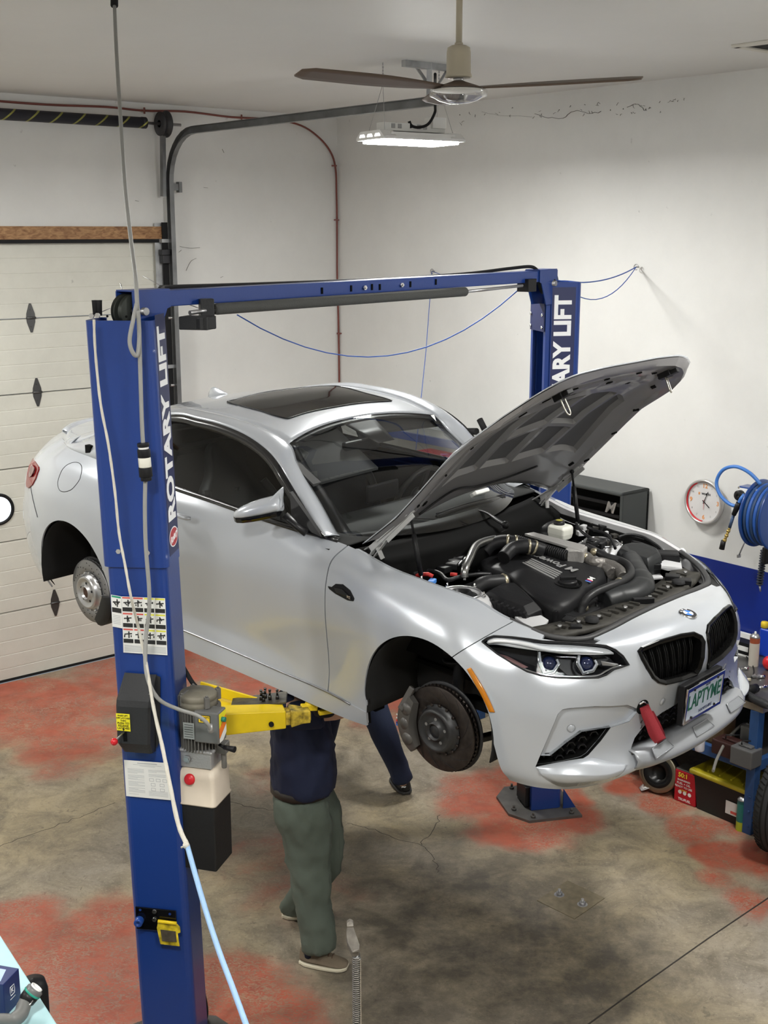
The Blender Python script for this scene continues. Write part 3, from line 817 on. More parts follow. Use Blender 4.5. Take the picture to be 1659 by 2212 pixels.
CAGE = [
 [(.81,0,.215),(.845,0,.25),(.80,0,.32),(.785,0,.40),(.80,0,.50),(.825,0,.60),(.81,0,.71),(.735,0,.782),(.578,0,.786)],
 [(.80,.2,.21),(.84,.2,.248),(.79,.2,.315),(.78,.2,.40),(.795,.2,.50),(.815,.2,.60),(.795,.2,.71),(.72,.2,.781),(.580,.2,.784)],
 [(.77,.4,.205),(.80,.4,.242),(.765,.4,.31),(.75,.4,.40),(.76,.4,.50),(.765,.4,.60),(.735,.4,.70),(.68,.4,.763),(.580,.4,.776)],
 [(.72,.55,.185),(.75,.56,.225),(.71,.57,.305),(.70,.57,.41),(.70,.57,.50),(.69,.57,.60),(.645,.57,.69),(.60,.56,.75),(.552,.54,.768)],
 [(.63,.69,.17),(.655,.71,.22),(.625,.715,.31),(.61,.715,.42),(.60,.715,.51),(.58,.71,.60),(.53,.70,.68),(.50,.68,.745),(.46,.645,.785)],
 [(.52,.79,.175),(.53,.81,.23),(.51,.82,.32),(.50,.82,.43),(.49,.82,.52),(.46,.815,.61),(.42,.80,.69),(.38,.76,.765),(.36,.69,.815)],
 [(.38,.82,.175),(.38,.86,.235),(.375,.87,.33),(.37,.875,.43),(.36,.878,.52),(.33,.88,.61),(.28,.86,.70),(.24,.80,.79),(.24,.715,.845)],
 [(.2,.82,.18),(.2,.865,.24),(.2,.88,.33),(.2,.89,.43),(.2,.90,.53),(.18,.905,.63),(.15,.893,.73),(.12,.825,.83),(.12,.72,.878)],
 [(0,.82,.18),(0,.865,.24),(0,.885,.34),(0,.895,.44),(0,.905,.54),(0,.91,.65),(0,.90,.75),(0,.83,.85),(0,.72,.887)],
 [(-.2,.82,.185),(-.2,.87,.25),(-.2,.885,.35),(-.2,.893,.45),(-.2,.903,.56),(-.2,.905,.66),(-.2,.895,.77),(-.2,.835,.865),(-.2,.72,.897)],
 [(-.4,.872,.185),(-.4,.880,.275),(-.4,.878,.36),(-.4,.882,.47),(-.4,.888,.57),(-.4,.892,.68),(-.4,.883,.79),(-.4,.835,.88),(-.4,.722,.912)],
 [(-.64,.884,.185),(-.64,.864,.292),(-.64,.858,.38),(-.64,.866,.49),(-.64,.878,.60),(-.64,.884,.71),(-.64,.876,.82),(-.64,.84,.915),(-.64,.735,.965)],
 [(-.95,.884,.19),(-.95,.860,.295),(-.95,.850,.38),(-.95,.86,.49),(-.95,.875,.61),(-.95,.884,.72),(-.95,.880,.83),(-.95,.855,.925),(-.95,.812,.998)],
 [(-1.6,.884,.195),(-1.6,.860,.305),(-1.6,.848,.38),(-1.6,.857,.5),(-1.6,.872,.62),(-1.6,.884,.74),(-1.6,.880,.86),(-1.6,.857,.955),(-1.6,.812,1.022)],
 [(-2.1,.888,.20),(-2.1,.872,.31),(-2.1,.875,.40),(-2.1,.885,.5),(-2.1,.897,.62),(-2.1,.903,.74),(-2.1,.895,.86),(-2.1,.865,.96),(-2.1,.80,1.035)],
 [(-2.4,.85,.20),(-2.4,.90,.305),(-2.4,.915,.40),(-2.4,.925,.5),(-2.4,.93,.62),(-2.4,.93,.74),(-2.4,.915,.86),(-2.4,.865,.97),(-2.4,.78,1.05)],
 [(-2.69,.85,.20),(-2.69,.91,.30),(-2.69,.925,.40),(-2.69,.932,.5),(-2.69,.935,.62),(-2.69,.935,.74),(-2.69,.918,.865),(-2.69,.862,.98),(-2.69,.76,1.06)],
 [(-3.0,.85,.19),(-3.0,.89,.27),(-3.0,.905,.37),(-3.0,.915,.48),(-3.0,.92,.60),(-3.0,.918,.73),(-3.0,.90,.86),(-3.0,.835,.985),(-3.0,.72,1.065)],
 [(-3.2,.80,.20),(-3.2,.84,.27),(-3.21,.86,.37),(-3.22,.872,.48),(-3.22,.88,.60),(-3.21,.872,.73),(-3.2,.85,.86),(-3.17,.79,.98),(-3.12,.66,1.07)],
 [(-3.27,.74,.19),(-3.38,.75,.26),(-3.46,.75,.36),(-3.49,.75,.48),(-3.50,.75,.60),(-3.47,.75,.73),(-3.43,.75,.86),(-3.34,.71,.985),(-3.25,.60,1.075)],
 [(-3.42,.5,.20),(-3.53,.5,.26),(-3.60,.5,.37),(-3.62,.5,.48),(-3.63,.5,.60),(-3.62,.5,.73),(-3.60,.5,.86),(-3.55,.5,.99),(-3.46,.42,1.085)],
 [(-3.48,0,.20),(-3.58,0,.26),(-3.66,0,.37),(-3.68,0,.48),(-3.69,0,.60),(-3.68,0,.73),(-3.66,0,.88),(-3.62,0,1.01),(-3.54,0,1.10)],
]
NC, NR = len(CAGE), len(CAGE[0])
CG = [[V((x, -w, z)) for x, w, z in col] for col in CAGE]
CK = [0.]
for i in range(1, NC): CK.append(CK[-1] + max(.08, sum((CG[i][k]-CG[i-1][k]).length for k in (2, 4, 6))/3))
RK = [0.]
for k in range(1, NR): RK.append(RK[-1] + sum((CG[i][k]-CG[i][k-1]).length for i in (4, 11, 16))/3)
CS, RS = 6, 5
def fine_params(K, n):
 out = []
 for i in range(len(K)-1): out += [K[i] + (K[i+1]-K[i])*j/n for j in range(n)]
 return out + [K[-1]]
UU, WW = fine_params(CK, CS), fine_params(RK, RS)
rowsF = []
for k in range(NR):
 vals = [CG[i][k] for i in range(NC)]
 rowsF.append([hermite(CK, vals, u) for u in UU])
BG = []
for i in range(len(UU)):
 vals = [rowsF[k][i] for k in range(NR)]
 BG.append([hermite(RK, vals, w) for w in WW])
for r in (BG[0], BG[-1]):
 for p in r: p.y = 0
def normals(G):
 nu, nv = len(G), len(G[0]); out = []
 for i in range(nu):
  row = []
  for j in range(nv):
   a = G[min(i+1, nu-1)][j]-G[max(i-1, 0)][j]; b = G[i][min(j+1, nv-1)]-G[i][max(j-1, 0)]
   n = b.cross(a)
   row.append(n.normalized() if n.length > 1e-9 else V((0, -1, 0)))
  out.append(row)
 return out
BN = normals(BG)
if BN[60][20].y > 0: BN = [[-n for n in r] for r in BN]
def mirror_pts(P): return [V((p[0], -p[1], p[2])) for p in P]
def body_piece(name, m, c0, c1, r0=0, r1=None, off=0, th=.010, side=0, join=True, solid=True, parent=None, build=True):
 """part of the body skin between fine columns c0..c1; side 0 = right, 1 = left, 2 = both halves joined"""
 r1 = len(WW)-1 if r1 is None else r1
 mb = MB()
 for s in ((0,) if side == 0 else (1,) if side == 1 else (0, 1)):
  G = [[BG[i][j] + BN[i][j]*off for j in range(r0, r1+1)] for i in range(c0, c1+1)]
  if s: G = [[V((p.x, -p.y, p.z)) for p in r] for r in G][::-1]
  mb.grid(G)
 if not build: return mb
 o = mb.build(name, m, parent or car, weld=True, fixn=False)
 orient(o, lambda c: V((c.x+1.4, c.y*2, 0)) if True else None)
 if solid:
  md = o.modifiers.new('t', 'SOLIDIFY'); md.thickness = th; md.offset = -1
  bake(o)
  for p in o.data.polygons: p.use_smooth = True
  sharp(o)
 return o
def orient(o, f):
 bm = bmesh.new(); bm.from_mesh(o.data); bm.normal_update()
 bmesh.ops.recalc_face_normals(bm, faces=bm.faces)
 s = 0
 for fc_ in bm.faces:
  c = fc_.calc_center_median(); s += fc_.normal.dot(V((max(c.x-.3, 0)+min(c.x+3., 0), c.y, max(c.z-.6, 0))))*fc_.calc_area()
 if s < 0: bmesh.ops.reverse_faces(bm, faces=bm.faces)
 bm.to_mesh(o.data); bm.free()
def sharp(o, ang=.7):
 bm = bmesh.new(); bm.from_mesh(o.data)
 for e in bm.edges:
  if len(e.link_faces) == 2 and e.calc_face_angle(0) > ang: e.smooth = False
 for f in bm.faces: f.smooth = True
 bm.to_mesh(o.data); bm.free()
_v = []; _f = []
nv_ = len(WW)
for i in range(len(UU)):
 for j in range(nv_): _v.append(BG[i][j])
for i in range(len(UU)-1):
 for j in range(nv_-1): _f.append((i*nv_+j, (i+1)*nv_+j, (i+1)*nv_+j+1, i*nv_+j+1))
_n = len(_v); _v += [V((p.x, -p.y, p.z)) for p in _v]; _f += [tuple(_n+k for k in f) for f in _f]
SKIN = BVHTree.FromPolygons(_v, _f)
def on_skin(px, py, off=0.):
 r = cray(px, py); loc, nor, _, _ = SKIN.ray_cast(CCAM, r)
 if loc is None:      # just past the outline: take the closest point of the skin
  best = None
  for k in range(160):
   q = CCAM + r*(4 + k*.03); l2, n2, _, dd = SKIN.find_nearest(q)
   if best is None or dd < best[0]: best = (dd, l2, n2)
  loc, nor = best[1], best[2]
 if nor.dot(r) > 0: nor = -nor
 return loc + nor*off
def skin_n(p):
 loc, nor, _, _ = SKIN.find_nearest(V(p))
 c = V((max(-3.0, min(.3, loc.x)), 0, .5))
 if nor.dot(loc-c) < 0: nor = -nor
 return nor
def mir(P): return [V((p.x, -p.y, p.z)) for p in P]
def cutter(P, d, depth=.10, front=.06):
 d = V(d).normalized()
 mb = MB(); mb.prism([p + d*front for p in P], -d*(depth+front)); o = mb.build('cut', BLKM, None, fixn=True)
 return o
def strip_to_skin(pts, width, off=.0015, th=.002, name='gap', m=BLKM, parent=None):
 """narrow band that follows the skin"""
 P = spline(pts, 4); Q = []
 for p in P:
  loc, nor, _, _ = SKIN.find_nearest(p)
  Q.append((loc, nor if nor.y*(-1 if loc.y < 0 else 1) < 0 or True else -nor))
 G = []
 for i, (p, n) in enumerate(Q):
  d = (Q[min(i+1, len(Q)-1)][0]-Q[max(i-1, 0)][0]).normalized()
  if n.dot(V((p.x+1.3, p.y*3, p.z-.3))) < 0: n = -n
  s_ = d.cross(n).normalized()
  G.append([p + s_*(width/2*k) + n*off for k in (-1, 1)])
 mb = MB(); mb.grid(G, smooth=False)
 return mb.build(name, m, parent or car, solid=th, fixn=False, soff=0)
def ci(k): return int(round(k*CS))
def fz(x, y): return (960+x/4.1475, 1340+y/4.1475)
def skinpoly(pts, f=lambda x, y: (x, y)): return [on_skin(*f(x, y)) for x, y in pts]
PX = V((1, 0, 0))
HL = skinpoly([(335,192),(380,160),(440,140),(600,150),(750,168),(880,188),(1050,195),(1330,215),(1450,228),(1530,262),(1600,320),(1655,400),(1590,420),(1520,440),(1450,490),(1380,515),(1200,522),(1000,515),(860,495),(740,460),(600,385),(470,300),(400,245)], fz)
FRM = skinpoly([(1020,838),(1060,800),(1120,788),(1350,772),(1640,760),(1745,800),(1655,905),(1490,958),(1230,1000),(1100,1090),(950,1212),(862,1212)], fz)
INT = skinpoly([(1490,958),(1230,1000),(1100,1090),(950,1212),(858,1214),(818,1310),(1240,1238),(1290,1205),(1400,1080)], fz)
UNI = skinpoly([(1016,838),(1060,797),(1120,785),(1350,769),(1640,757),(1748,800),(1657,908),(1492,961),(1402,1083),(1290,1208),(1240,1241),(815,1313),(856,1214)], fz)
KID = skinpoly([(1376,1406),(1384,1397),(1420,1382),(1470,1368),(1497,1364),(1514,1372),(1521,1385),(1519,1420),(1512,1445),(1503,1459),(1470,1472),(1436,1480),(1420,1476),(1408,1466),(1395,1445),(1384,1425)])
LOW = [V((0.9, y, z)) for y, z in ((-.455,.285),(-.445,.315),(-.42,.35),(-.36,.39),(-.25,.42),(-.10,.435),(.10,.435),(.25,.42),(.36,.39),(.42,.35),(.445,.315),(.455,.285),(.30,.28),(0,.28),(-.30,.28))]
def avg_n(P):
 n = V((0, 0, 0))
 for p in P: n += skin_n(p)
 return n.normalized()
def clip_piece(name, c0, c1, r0=0, r1=None, planes=(), off=0, th=.010, side=2, m=PAINT, cuts=(), parent=None):
 mb = body_piece(name, m, c0, c1, r0, r1, off, side=side, build=False)
 o = mb.build(name, m, parent or car, weld=True)
 bm = bmesh.new(); bm.from_mesh(o.data)
 for co, no in planes:
  bmesh.ops.bisect_plane(bm, geom=bm.verts[:]+bm.edges[:]+bm.faces[:], plane_co=co, plane_no=no, clear_outer=True, dist=1e-5)
 bm.to_mesh(o.data); bm.free()
 orient(o, None)
 md = o.modifiers.new('t', 'SOLIDIFY'); md.thickness = th; md.offset = -1
 bake(o)
 for c in cuts: boolean(o, [c()])
 sharp(o)
 return o
def arch_cut(xc, zc, r, xr, xf, zb=.0):
 def f():
  P = []
  n = 40
  for k in range(n+1):
   a = PI*(1 - k/n); P.append(V((xc + r*math.cos(a), -1.2, zc + r*math.sin(a))))
  P += [V((xf[0], -1.2, xf[1])), V((xf[0]+.01, -1.2, zb)), V((xr[0]-.01, -1.2, zb)), V((xr[0], -1.2, xr[1]))]
  return MB().prism(P, V((0, 2.4, 0))).build('cut', BLKM, car, fixn=True)
 return f
def carcut(P, d, depth, front=.05):
 def f():
  dd = V(d).normalized()
  return MB().prism([V(p) + dd*front for p in P], -dd*(depth+front)).build('cut', BLKM, car, fixn=True)
 return f
FARCH = (-.02, .345, .375, (-.38, .30), (.40, .19)); RARCH = (-2.725, .345, .362, (-3.10, .24), (-2.36, .25))
HLn, FRn, KDn = avg_n(HL), avg_n(FRM), avg_n(KID)
NOTCH = [V((x, y, 1)) for x, y in ((.475, -.665), (.50, -.640), (.575, -.585), (.605, -.520), (.56, -.49), (.50, -.56), (.42, -.64))]
NT = [on_skin(x, y) for x, y in ((1171, 1380), (1215, 1387), (1250, 1389), (1284, 1391), (1297, 1383))]
NT = [V((p.x, p.y, 1.0)) for p in NT] + [V((.50, -.50, 1.0)), V((.42, -.60, 1.0))]
front_cuts = [carcut(NT, (0, 0, 1), .30, 0), carcut(mir(NT), (0, 0, 1), .30, 0),
    carcut(HL, HLn, .10), carcut(mir(HL), mir([HLn])[0], .10),
    carcut(UNI, FRn, .10), carcut(mir(UNI), mir([FRn])[0], .10),
    carcut(KID, KDn, .10), carcut(mir(KID), mir([KDn])[0], .10),
    carcut(LOW, (1, 0, 0), .25), arch_cut(*FARCH)]
jn = V((.13, 0, -.14)).normalized(); jp = V((.10, 0, .64))
bumper = clip_piece('front_bumper', 0, ci(9), planes=[(jp + jn*.002, -jn)], cuts=front_cuts)
fender_r = clip_piece('front_fender', ci(4), ci(12), side=0, planes=[(jp - jn*.002, jn), (V((-.6425, 0, 0)), V((-1, 0, 0)))], cuts=[arch_cut(*FARCH), carcut(HL, HLn, .10)])
fender_l = clip_piece('front_fender', ci(4), ci(12), side=1, planes=[(jp - jn*.002, jn), (V((-.6425, 0, 0)), V((-1, 0, 0)))], cuts=[arch_cut(*FARCH), carcut(mir(HL), mir([HLn])[0], .10)])
XD = -1.98
for s in (0, 1):
 d = clip_piece('door', ci(11)-2, ci(14), r0=RS-1, side=s, planes=[(V((-.6495, 0, 0)), V((1, 0, 0))), (V((XD+.0025, 0, 0)), V((-1, 0, 0)))])
 door_r = d if s == 0 else door_r
 if s == 1: door_l = d
 clip_piece('rear_quarter_panel', ci(13), ci(18), side=s, planes=[(V((XD-.0025, 0, 0)), V((1, 0, 0)))], cuts=[arch_cut(*RARCH)])
 clip_piece('side_skirt', ci(10)-1, ci(14), r0=0, r1=RS-1, side=s, off=.004, planes=[(V((-.375, 0, 0)), V((1, 0, 0)))], cuts=[arch_cut(*FARCH)])
rb = clip_piece('rear_bumper', ci(18), ci(NC-1), side=2, cuts=[])
lin = body_piece('gap_dark_liner', BLKM, ci(6)+2, ci(NC-1)-1, side=2, off=-.018, th=.004, m=None) if False else None
mb = body_piece('gap_dark_liner', BLKM, ci(7), ci(NC-1), side=2, off=-.022, build=False)  # black shell added behind the panels so their gaps look dark
ib = mb.build('gap_dark_liner', BLKM, car, weld=True); orient(ib, None)
md = ib.modifiers.new('t', 'SOLIDIFY'); md.thickness = .004; md.offset = -1; bake(ib)
boolean(ib, [arch_cut(*FARCH)(), arch_cut(*RARCH)()]); sharp(ib)
for s in (-1, 1):
 P = [V((p.x, s*(-p.y), p.z)) for p in [BG[i][RS-1]+BN[i][RS-1]*.006 for i in range(ci(10)+2, ci(14), 2)]]
 MB().tube(P, .0045, 6).build('sill_trim', mat('satin_trim', (.25, .25, .26), rough=.3, metal=.8), car)
for s in (-1, 1):
 for (xc, zc, r) in ((-.02, .345, .372), (-2.725, .345, .359)):
  G = []
  for k in range(25):
   a = PI*1.08 - (PI*1.16)*k/24
   row = [V((xc + r*math.cos(a), s*w, zc + r*math.sin(a))) for w in (.875 if xc > -1 else .90, .80, .70, .60, .52)]
   G.append(row)
  mb = MB(); mb.grid(G)
  ring = [g[-1] for g in G]; b = V((xc, s*.52, zc))
  mb.add(ring + [b], [(k, k+1, len(ring)) for k in range(len(ring)-1)], True)
  mb.build('wheel_arch_liner', mat('arch_felt', (.006, .006, .006), rough=.95), car, solid=.006)
def inset(P, k, n=None, back=0.):
 c = sum(P, V((0, 0, 0)))/len(P)
 return [c + (p-c)*k - (n*back if n else V((0, 0, 0))) for p in P]
def inset_d(P, d, n, back=0.):
 """move every edge of a loop inwards by d metres"""
 m = len(P); out = []
 for i, p in enumerate(P):
  e1 = (p-P[i-1]).normalized(); e2 = (P[(i+1) % m]-p).normalized()
  a, b = n.cross(e1), n.cross(e2); q = (a+b)
  q = q.normalized()/max(.4, math.sqrt(max(.01, (1+a.dot(b))/2)))
  c = sum(P, V((0, 0, 0)))/m
  out.append((p, q))
 c = sum(P, V((0, 0, 0)))/m
 s = 1 if sum((c-p).dot(q) for p, q in out) > 0 else -1
 return [p + q*(s*d) - n*back for p, q in out]
def flip(P, s): return P if s == 0 else mir(P)
HEX = mat('mesh_black', (.012, .012, .013), rough=.35)
for s in (0, 1):
 n = flip([KDn], s)[0]
 K = flip(KID, s)
 K1 = inset_d(K, .022, n, 0)
 mb = MB(); mb.rings([[p - n*.03 for p in K], [p + n*.010 for p in K], [p + n*.014 for p in inset_d(K, .006, n)], [p + n*.006 for p in K1], [p - n*.06 for p in K1]], True, False, False)
 kg = mb.build('kidney_grille', mat('grille_frame_black', (.003, .003, .003), rough=.22, spec=.25), car, fixn=True, bevel=.003)
 c = sum(K, V((0, 0, 0)))/len(K)
 mb = MB().prism([p - n*.058 for p in inset_d(K, .0, n)], -n*.004); mb.build('grille_back', BLKM, kg, fixn=True)
 ys = [p.y for p in K1]; y0, y1 = min(ys), max(ys)
 zb = lambda y, top: None
 for k in range(8):
  y = y0 + (y1-y0)*(k+.6)/8.2
  hits = []
  for i in range(len(K1)):
   a, b = K1[i], K1[(i+1) % len(K1)]
   if (a.y-y)*(b.y-y) < 0:
    t = (y-a.y)/(b.y-a.y); hits.append(a.lerp(b, t))
  if len(hits) < 2: continue
  hits.sort(key=lambda p: p.z); lo, hi = hits[0], hits[-1]
  sl = MB()
  for dy in (-.007, .007):
   a, b = lo + V((0, dy, -.01)) - n*.030, hi + V((0, dy, .01)) - n*.030
   m1 = hi.lerp(lo, .30) + V((0, dy, 0)) - n*.016
   sl.tube([a, lo.lerp(hi, .3)+V((0, dy, 0))-n*.018, m1, b], .0035, 6)
  sl.build('grille_slat', mat('slat_black', (.004, .004, .004), rough=.35, spec=.25), kg)
 n = flip([FRn], s)[0]; F = flip(FRM, s); I = flip(INT, s)
 sur = clip_piece('intake_surround', ci(2), ci(6), off=-.020, th=.004, side=s, cuts=[carcut(I, n, .12)])
 U2 = flip(UNI, s); boolean(sur, [carcut([p + (p-sum(U2, V((0, 0, 0)))/len(U2))*.012 for p in U2], n, .12)()], 'INTERSECT'); sharp(sur)
 MB().rings([[p for p in F], [p - n*.024 for p in F]], True, False, False).build('recess_edge', PAINT, sur)
 mb = MB(); mb.rings([I, [p - n*.07 for p in I]], True, False, False); mb.add([p - n*.07 for p in I], [tuple(range(len(I)))])
 sg = mb.build('side_intake', BLKM, car, fixn=True)
 o_ = sum(I, V((0, 0, 0)))/len(I); e1 = V((0, 1, 0)) - n*n.y; e1.normalize(); e2 = n.cross(e1)
 if e2.z < 0: e2 = -e2
 def inside(u, v, L):
  c_ = False; m = len(L)
  for i in range(m):
   (a, b), (c2, d2) = L[i], L[(i+1) % m]
   if (b > v) != (d2 > v) and u < (c2-a)*(v-b)/(d2-b)+a: c_ = not c_
  return c_
 L2 = [((p-o_).dot(e1), (p-o_).dot(e2)) for p in I]
 hm = MB(); st = .034
 for i in range(-8, 9):
  for j in range(-8, 9):
   u = i*st*1.5; v = (j + (i % 2)*.5)*st*1.0
   if not inside(u, v, L2): continue
   for a0 in (0, 60, 120):
    P_ = [o_ + e1*(u + st*.55*math.cos(math.radians(t))) + e2*(v + st*.5*math.sin(math.radians(t))) - n*.03 for t in (a0, a0+60)]
    hm.bar(P_[0], P_[1], .004, .016, n)
 hm.build('honeycomb', HEX, sg)
 n = flip([HLn], s)[0]; H = flip(HL, s)
 hl = MB()
 back = inset_d(H, .012, n, .085)
 hl.rings([[p for p in H], [p - n*.002 for p in inset_d(H, .006, n)], back], True, False, False)
 hl.add(back, [tuple(range(len(back)))])
 hd = hl.build('headlight', mat('headlight_black', (.015, .015, .017), rough=.25), car, fixn=True)
 lens = clip_piece('headlight_lens', ci(2), ci(8), off=-.001, th=.0015, side=s, m=glass('headlight_glass', (.96, .97, .98), -.033), parent=hd)
 boolean(lens, [carcut(H, n, .10)()], 'INTERSECT'); sharp(lens)
 def hp(x, y, off): return flip([on_skin(*fz(x, y), 0) - HLn*off], s)[0]
 mb = MB(); mb.tube(spline([hp(390, 188, .012), hp(470, 170, .012), hp(600, 178, .014), hp(750, 205, .014), hp(900, 240, .016), hp(1050, 255, .016), hp(1250, 265, .016), hp(1500, 285, .018)], 5), [.010, .013, .015, .016, .017]+[.018]*22+[.016, .014, .012, .012, .010, .008, .006, .005, .004], 10, flat=.6)
 mb.build('light_strip', mat('drl_white', (.75, .76, .78), rough=.15, metal=.3, coat=1), hd)
 mb = MB(); mb.tube(spline([hp(700, 425, .012), hp(850, 475, .012), hp(1000, 492, .012), hp(1200, 498, .012), hp(1370, 490, .012), hp(1450, 450, .012), hp(1550, 405, .014), hp(1630, 400, .014)], 5), .0055, 8); mb.build('chrome_strip', CHROME, hd)
 DRL = mat('halo_white', (.30, .31, .33), rough=.45)
 for (cx_, cy_, ring) in ((940, 380, [(858, 270), (866, 350), (905, 455), (985, 440), (1030, 372), (1015, 335)]), (1275, 380, [(1215, 300), (1208, 370), (1252, 455), (1340, 432), (1372, 375), (1355, 342)])):
  rp = [hp(x, y, .022) for x, y in ring]
  mb = MB()
  mb.tube(rp, .0055, 6)
  mb.build('halo', DRL, hd)
  mb = MB(); mb.tube([p - n*.012 + (p-hp(cx_, cy_, .022))*.16 for p in rp], .004, 6); mb.build('halo_bezel', CHROME, hd)
  mb = MB(); mb.ball(hp(cx_+15, cy_-20, .055), .034, 20); mb.build('projector', mat('projector_lens', (.01, .015, .05), rough=.03, coat=1), hd)
  mb = MB(); mb.lathe([(.040, -.01), (.046, 0), (.040, .012)], hp(cx_+5, cy_-15, .052), n, 24); mb.build('projector_ring', mat('ring_dark', (.04, .04, .045), rough=.3, metal=.4), hd)
 mb = MB(); mb.add([hp(450, 270, .03), hp(570, 300, .03), hp(760, 400, .03), hp(700, 420, .03)], [(0, 1, 2, 3)]); mb.build('reflector', mat('reflector_tint', (.22, .12, .12), rough=.3, metal=.3), hd, solid=.003)
 U_ = spline([hp(*q, .012) for q in [(380, 190), (440, 156), (600, 166), (880, 204), (1100, 215), (1330, 232), (1460, 250), (1520, 282)]], 4); L2_ = spline([hp(*q, .020) for q in [(400, 205), (480, 205), (640, 232), (860, 262), (1080, 288), (1300, 297), (1440, 294), (1525, 290)]], 4)
 mb = MB(); mb.grid(list(zip(U_, L2_))); mb.build('brow_band', mat('drl_white'), hd, solid=.003)
 mb = MB(); mb.add([hp(1410, 345, .03), hp(1560, 370, .03), hp(1590, 395, .03), hp(1425, 385, .03)], [(0, 1, 2, 3)]); mb.build('reflector', CHROME, hd, solid=.003)
 mb = MB(); mb.tube([p + n*.002 for p in H] + [H[0]+n*.002], .0035, 6); mb.build('seal', BLK, hd)
 a4 = spline(skinpoly([(232,428),(290,520),(350,620),(400,720),(447,828)], fz), 5); b4 = spline(skinpoly([(205,437),(258,535),(315,635),(364,730),(408,822)], fz), 5)
 mb = MB(); mb.grid([flip([a, a + HLn*.004, a.lerp(b, .5) + HLn*.006, b + HLn*.004, b], s) for a, b in zip(a4, b4)]); mb.build('side_marker', mat('amber_lens', (.50, .17, .003), rough=.2, coat=.6), car, solid=.003)
 MB().prism([V((p.x, p.y*(-1 if s else 1), .742)) for p in NT], V((0, 0, .018))).build('corner_seal', BLK, car, fixn=True)
 top = skinpoly([(818,1312),(930,1290),(1080,1262),(1240,1238),(1330,1235),(1450,1262),(1640,1295)], fz)
 mid = skinpoly([(845,1350),(950,1355),(1080,1356),(1220,1355),(1350,1354),(1480,1345),(1610,1315)], fz)
 bot = skinpoly([(880,1395),(960,1450),(1050,1485),(1180,1478),(1330,1458),(1450,1435),(1560,1390)], fz)
 nn = FRn
 T_ = spline([p + nn*.001 for p in top], 4); M_ = spline([p + nn*q for p, q in zip(mid, (.008, .025, .032, .034, .034, .026, .008))], 4); B_ = spline([p - nn*.002 for p in bot], 4)
 G = flip([], s)
 G = []
 for a, b, c2 in zip(T_, M_, B_):
  row = [a, a.lerp(b, .5)-nn*.002, b - nn*.002, b + V((0, 0, -.004)), b.lerp(c2, .5)+nn*.006, c2]
  G.append(flip(row, s))
 mb = MB(); mb.grid(G); bl = mb.build('corner_blade', PAINT, car, solid=.004); 
 for (px, py) in ((1237, 1577), (1431, 1516)):
  q = flip([on_skin(px, py)], s)[0]; nn2 = skin_n(q); off_ = -.0195 if px < 1300 else .0
  mb = MB(); mb.lathe([(.0, .002), (.0135, .002), (.015, .0005), (.016, -.002)], q + nn2*off_, nn2, 24); mb.build('parking_sensor', PAINT, car)
  mb = MB(); mb.lathe([(.016, .0), (.0175, .0015), (.019, 0)], q+nn2*(off_+.0005), nn2, 24); mb.build('sensor_ring', mat('thin_shadow_grey', (.25, .26, .27), rough=.5), car)
mb = MB(); mb.box((.70, 0, .37), (.01, .98, .22)); mb.build('lower_intake', BLKM, car)
hm = MB(); st = .042
for i in range(-10, 11):
 for j in range(0, 5):
  u = i*st*1.45; v = .33 + (j + (i % 2)*.5)*st*.62
  if abs(u) > .42 or v > .43: continue
  for a0 in (0, 60, 120):
   hm.bar((.752, u+st*.5*math.cos(math.radians(a0)), v+st*.3*math.sin(math.radians(a0))), (.752, u+st*.5*math.cos(math.radians(a0+60)), v+st*.3*math.sin(math.radians(a0+60))), .003, .008, (1, 0, 0))
hm.build('honeycomb', HEX, car)
LIPM = mat('ledge_silver', (.27, .28, .30), rough=.4, metal=.3, coat=.4)
G = []
for k in range(-24, 25):
 w = k/24*.462; q = abs(w)/.5
 xo = .862 - .04*q**2 - .05*q**6; xi = .80 - .035*q**2 - .02*q**6
 G.append([V((xi-.05, w, .300)), V((xi, w, .303)), V((xi+.02, w, .294+.004*q)), V((xo-.01, w, .262+.025*q**3)), V((xo, w, .25+.025*q**3)), V((xo-.004, w, .235+.02*q**3)), V((xo-.03, w, .215+.01*q))])
mb = MB(); mb.grid(G); mb.build('lower_ledge', LIPM, car, solid=.006)
for c_ in (-.32, 0, .32):
 mb = MB(); q = abs(c_)/.5; x_ = .815-.03*q**2; dx = -.10*(1 if c_ > 0 else -1 if c_ < 0 else 0)
 P = [(x_+.032, c_-.075+.0, .268), (x_+.032, c_+.075, .268), (x_+.002, c_+.062, .296), (x_+.002, c_-.062, .296)]
 P = [V((p[0]+.007+dx*(abs(p[1])-abs(c_))*(1 if True else 0)*.5, p[1], p[2]+.005+.010*q)) for p in P]
 mb.tube([p for p in P]+[P[0]], .003, 6)
 mb.build('ledge_pad_frame', LIPM, car)
 mb = MB(); mb.prism([p + V((-.004, 0, -.004)) for p in P], V((.004, 0, .004))); mb.build('ledge_pad', mat('ledge_pad_grey', (.20, .21, .225), rough=.5), car)
PC = cb(1521, 1505, 0, .852)
pn = V((1, 0, -.06)).normalized(); pu = V((.06, 0, 1)).normalized(); pr = V((0, 1, 0))      # seen from ahead the car's left is on the right
mb = MB(); mb.box(PC - pn*.022, (.03, .325, .185)); mb.build('plate_holder', BLK, car, bevel=.004)
plate = MB().prism([PC + pr*x + pu*z for x, z in ((-.152, -.076), (.152, -.076), (.152, .076), (-.152, .076))], -pn*.0015).build('license_plate', mat('plate_pale', (.46, .52, .62), rough=.4), car, fixn=True)
mb = MB(); fr = [(-.160, -.084), (.160, -.084), (.160, .084), (-.160, .084)]; fi = [(-.146, -.068), (.146, -.068), (.146, .064), (-.146, .064)]
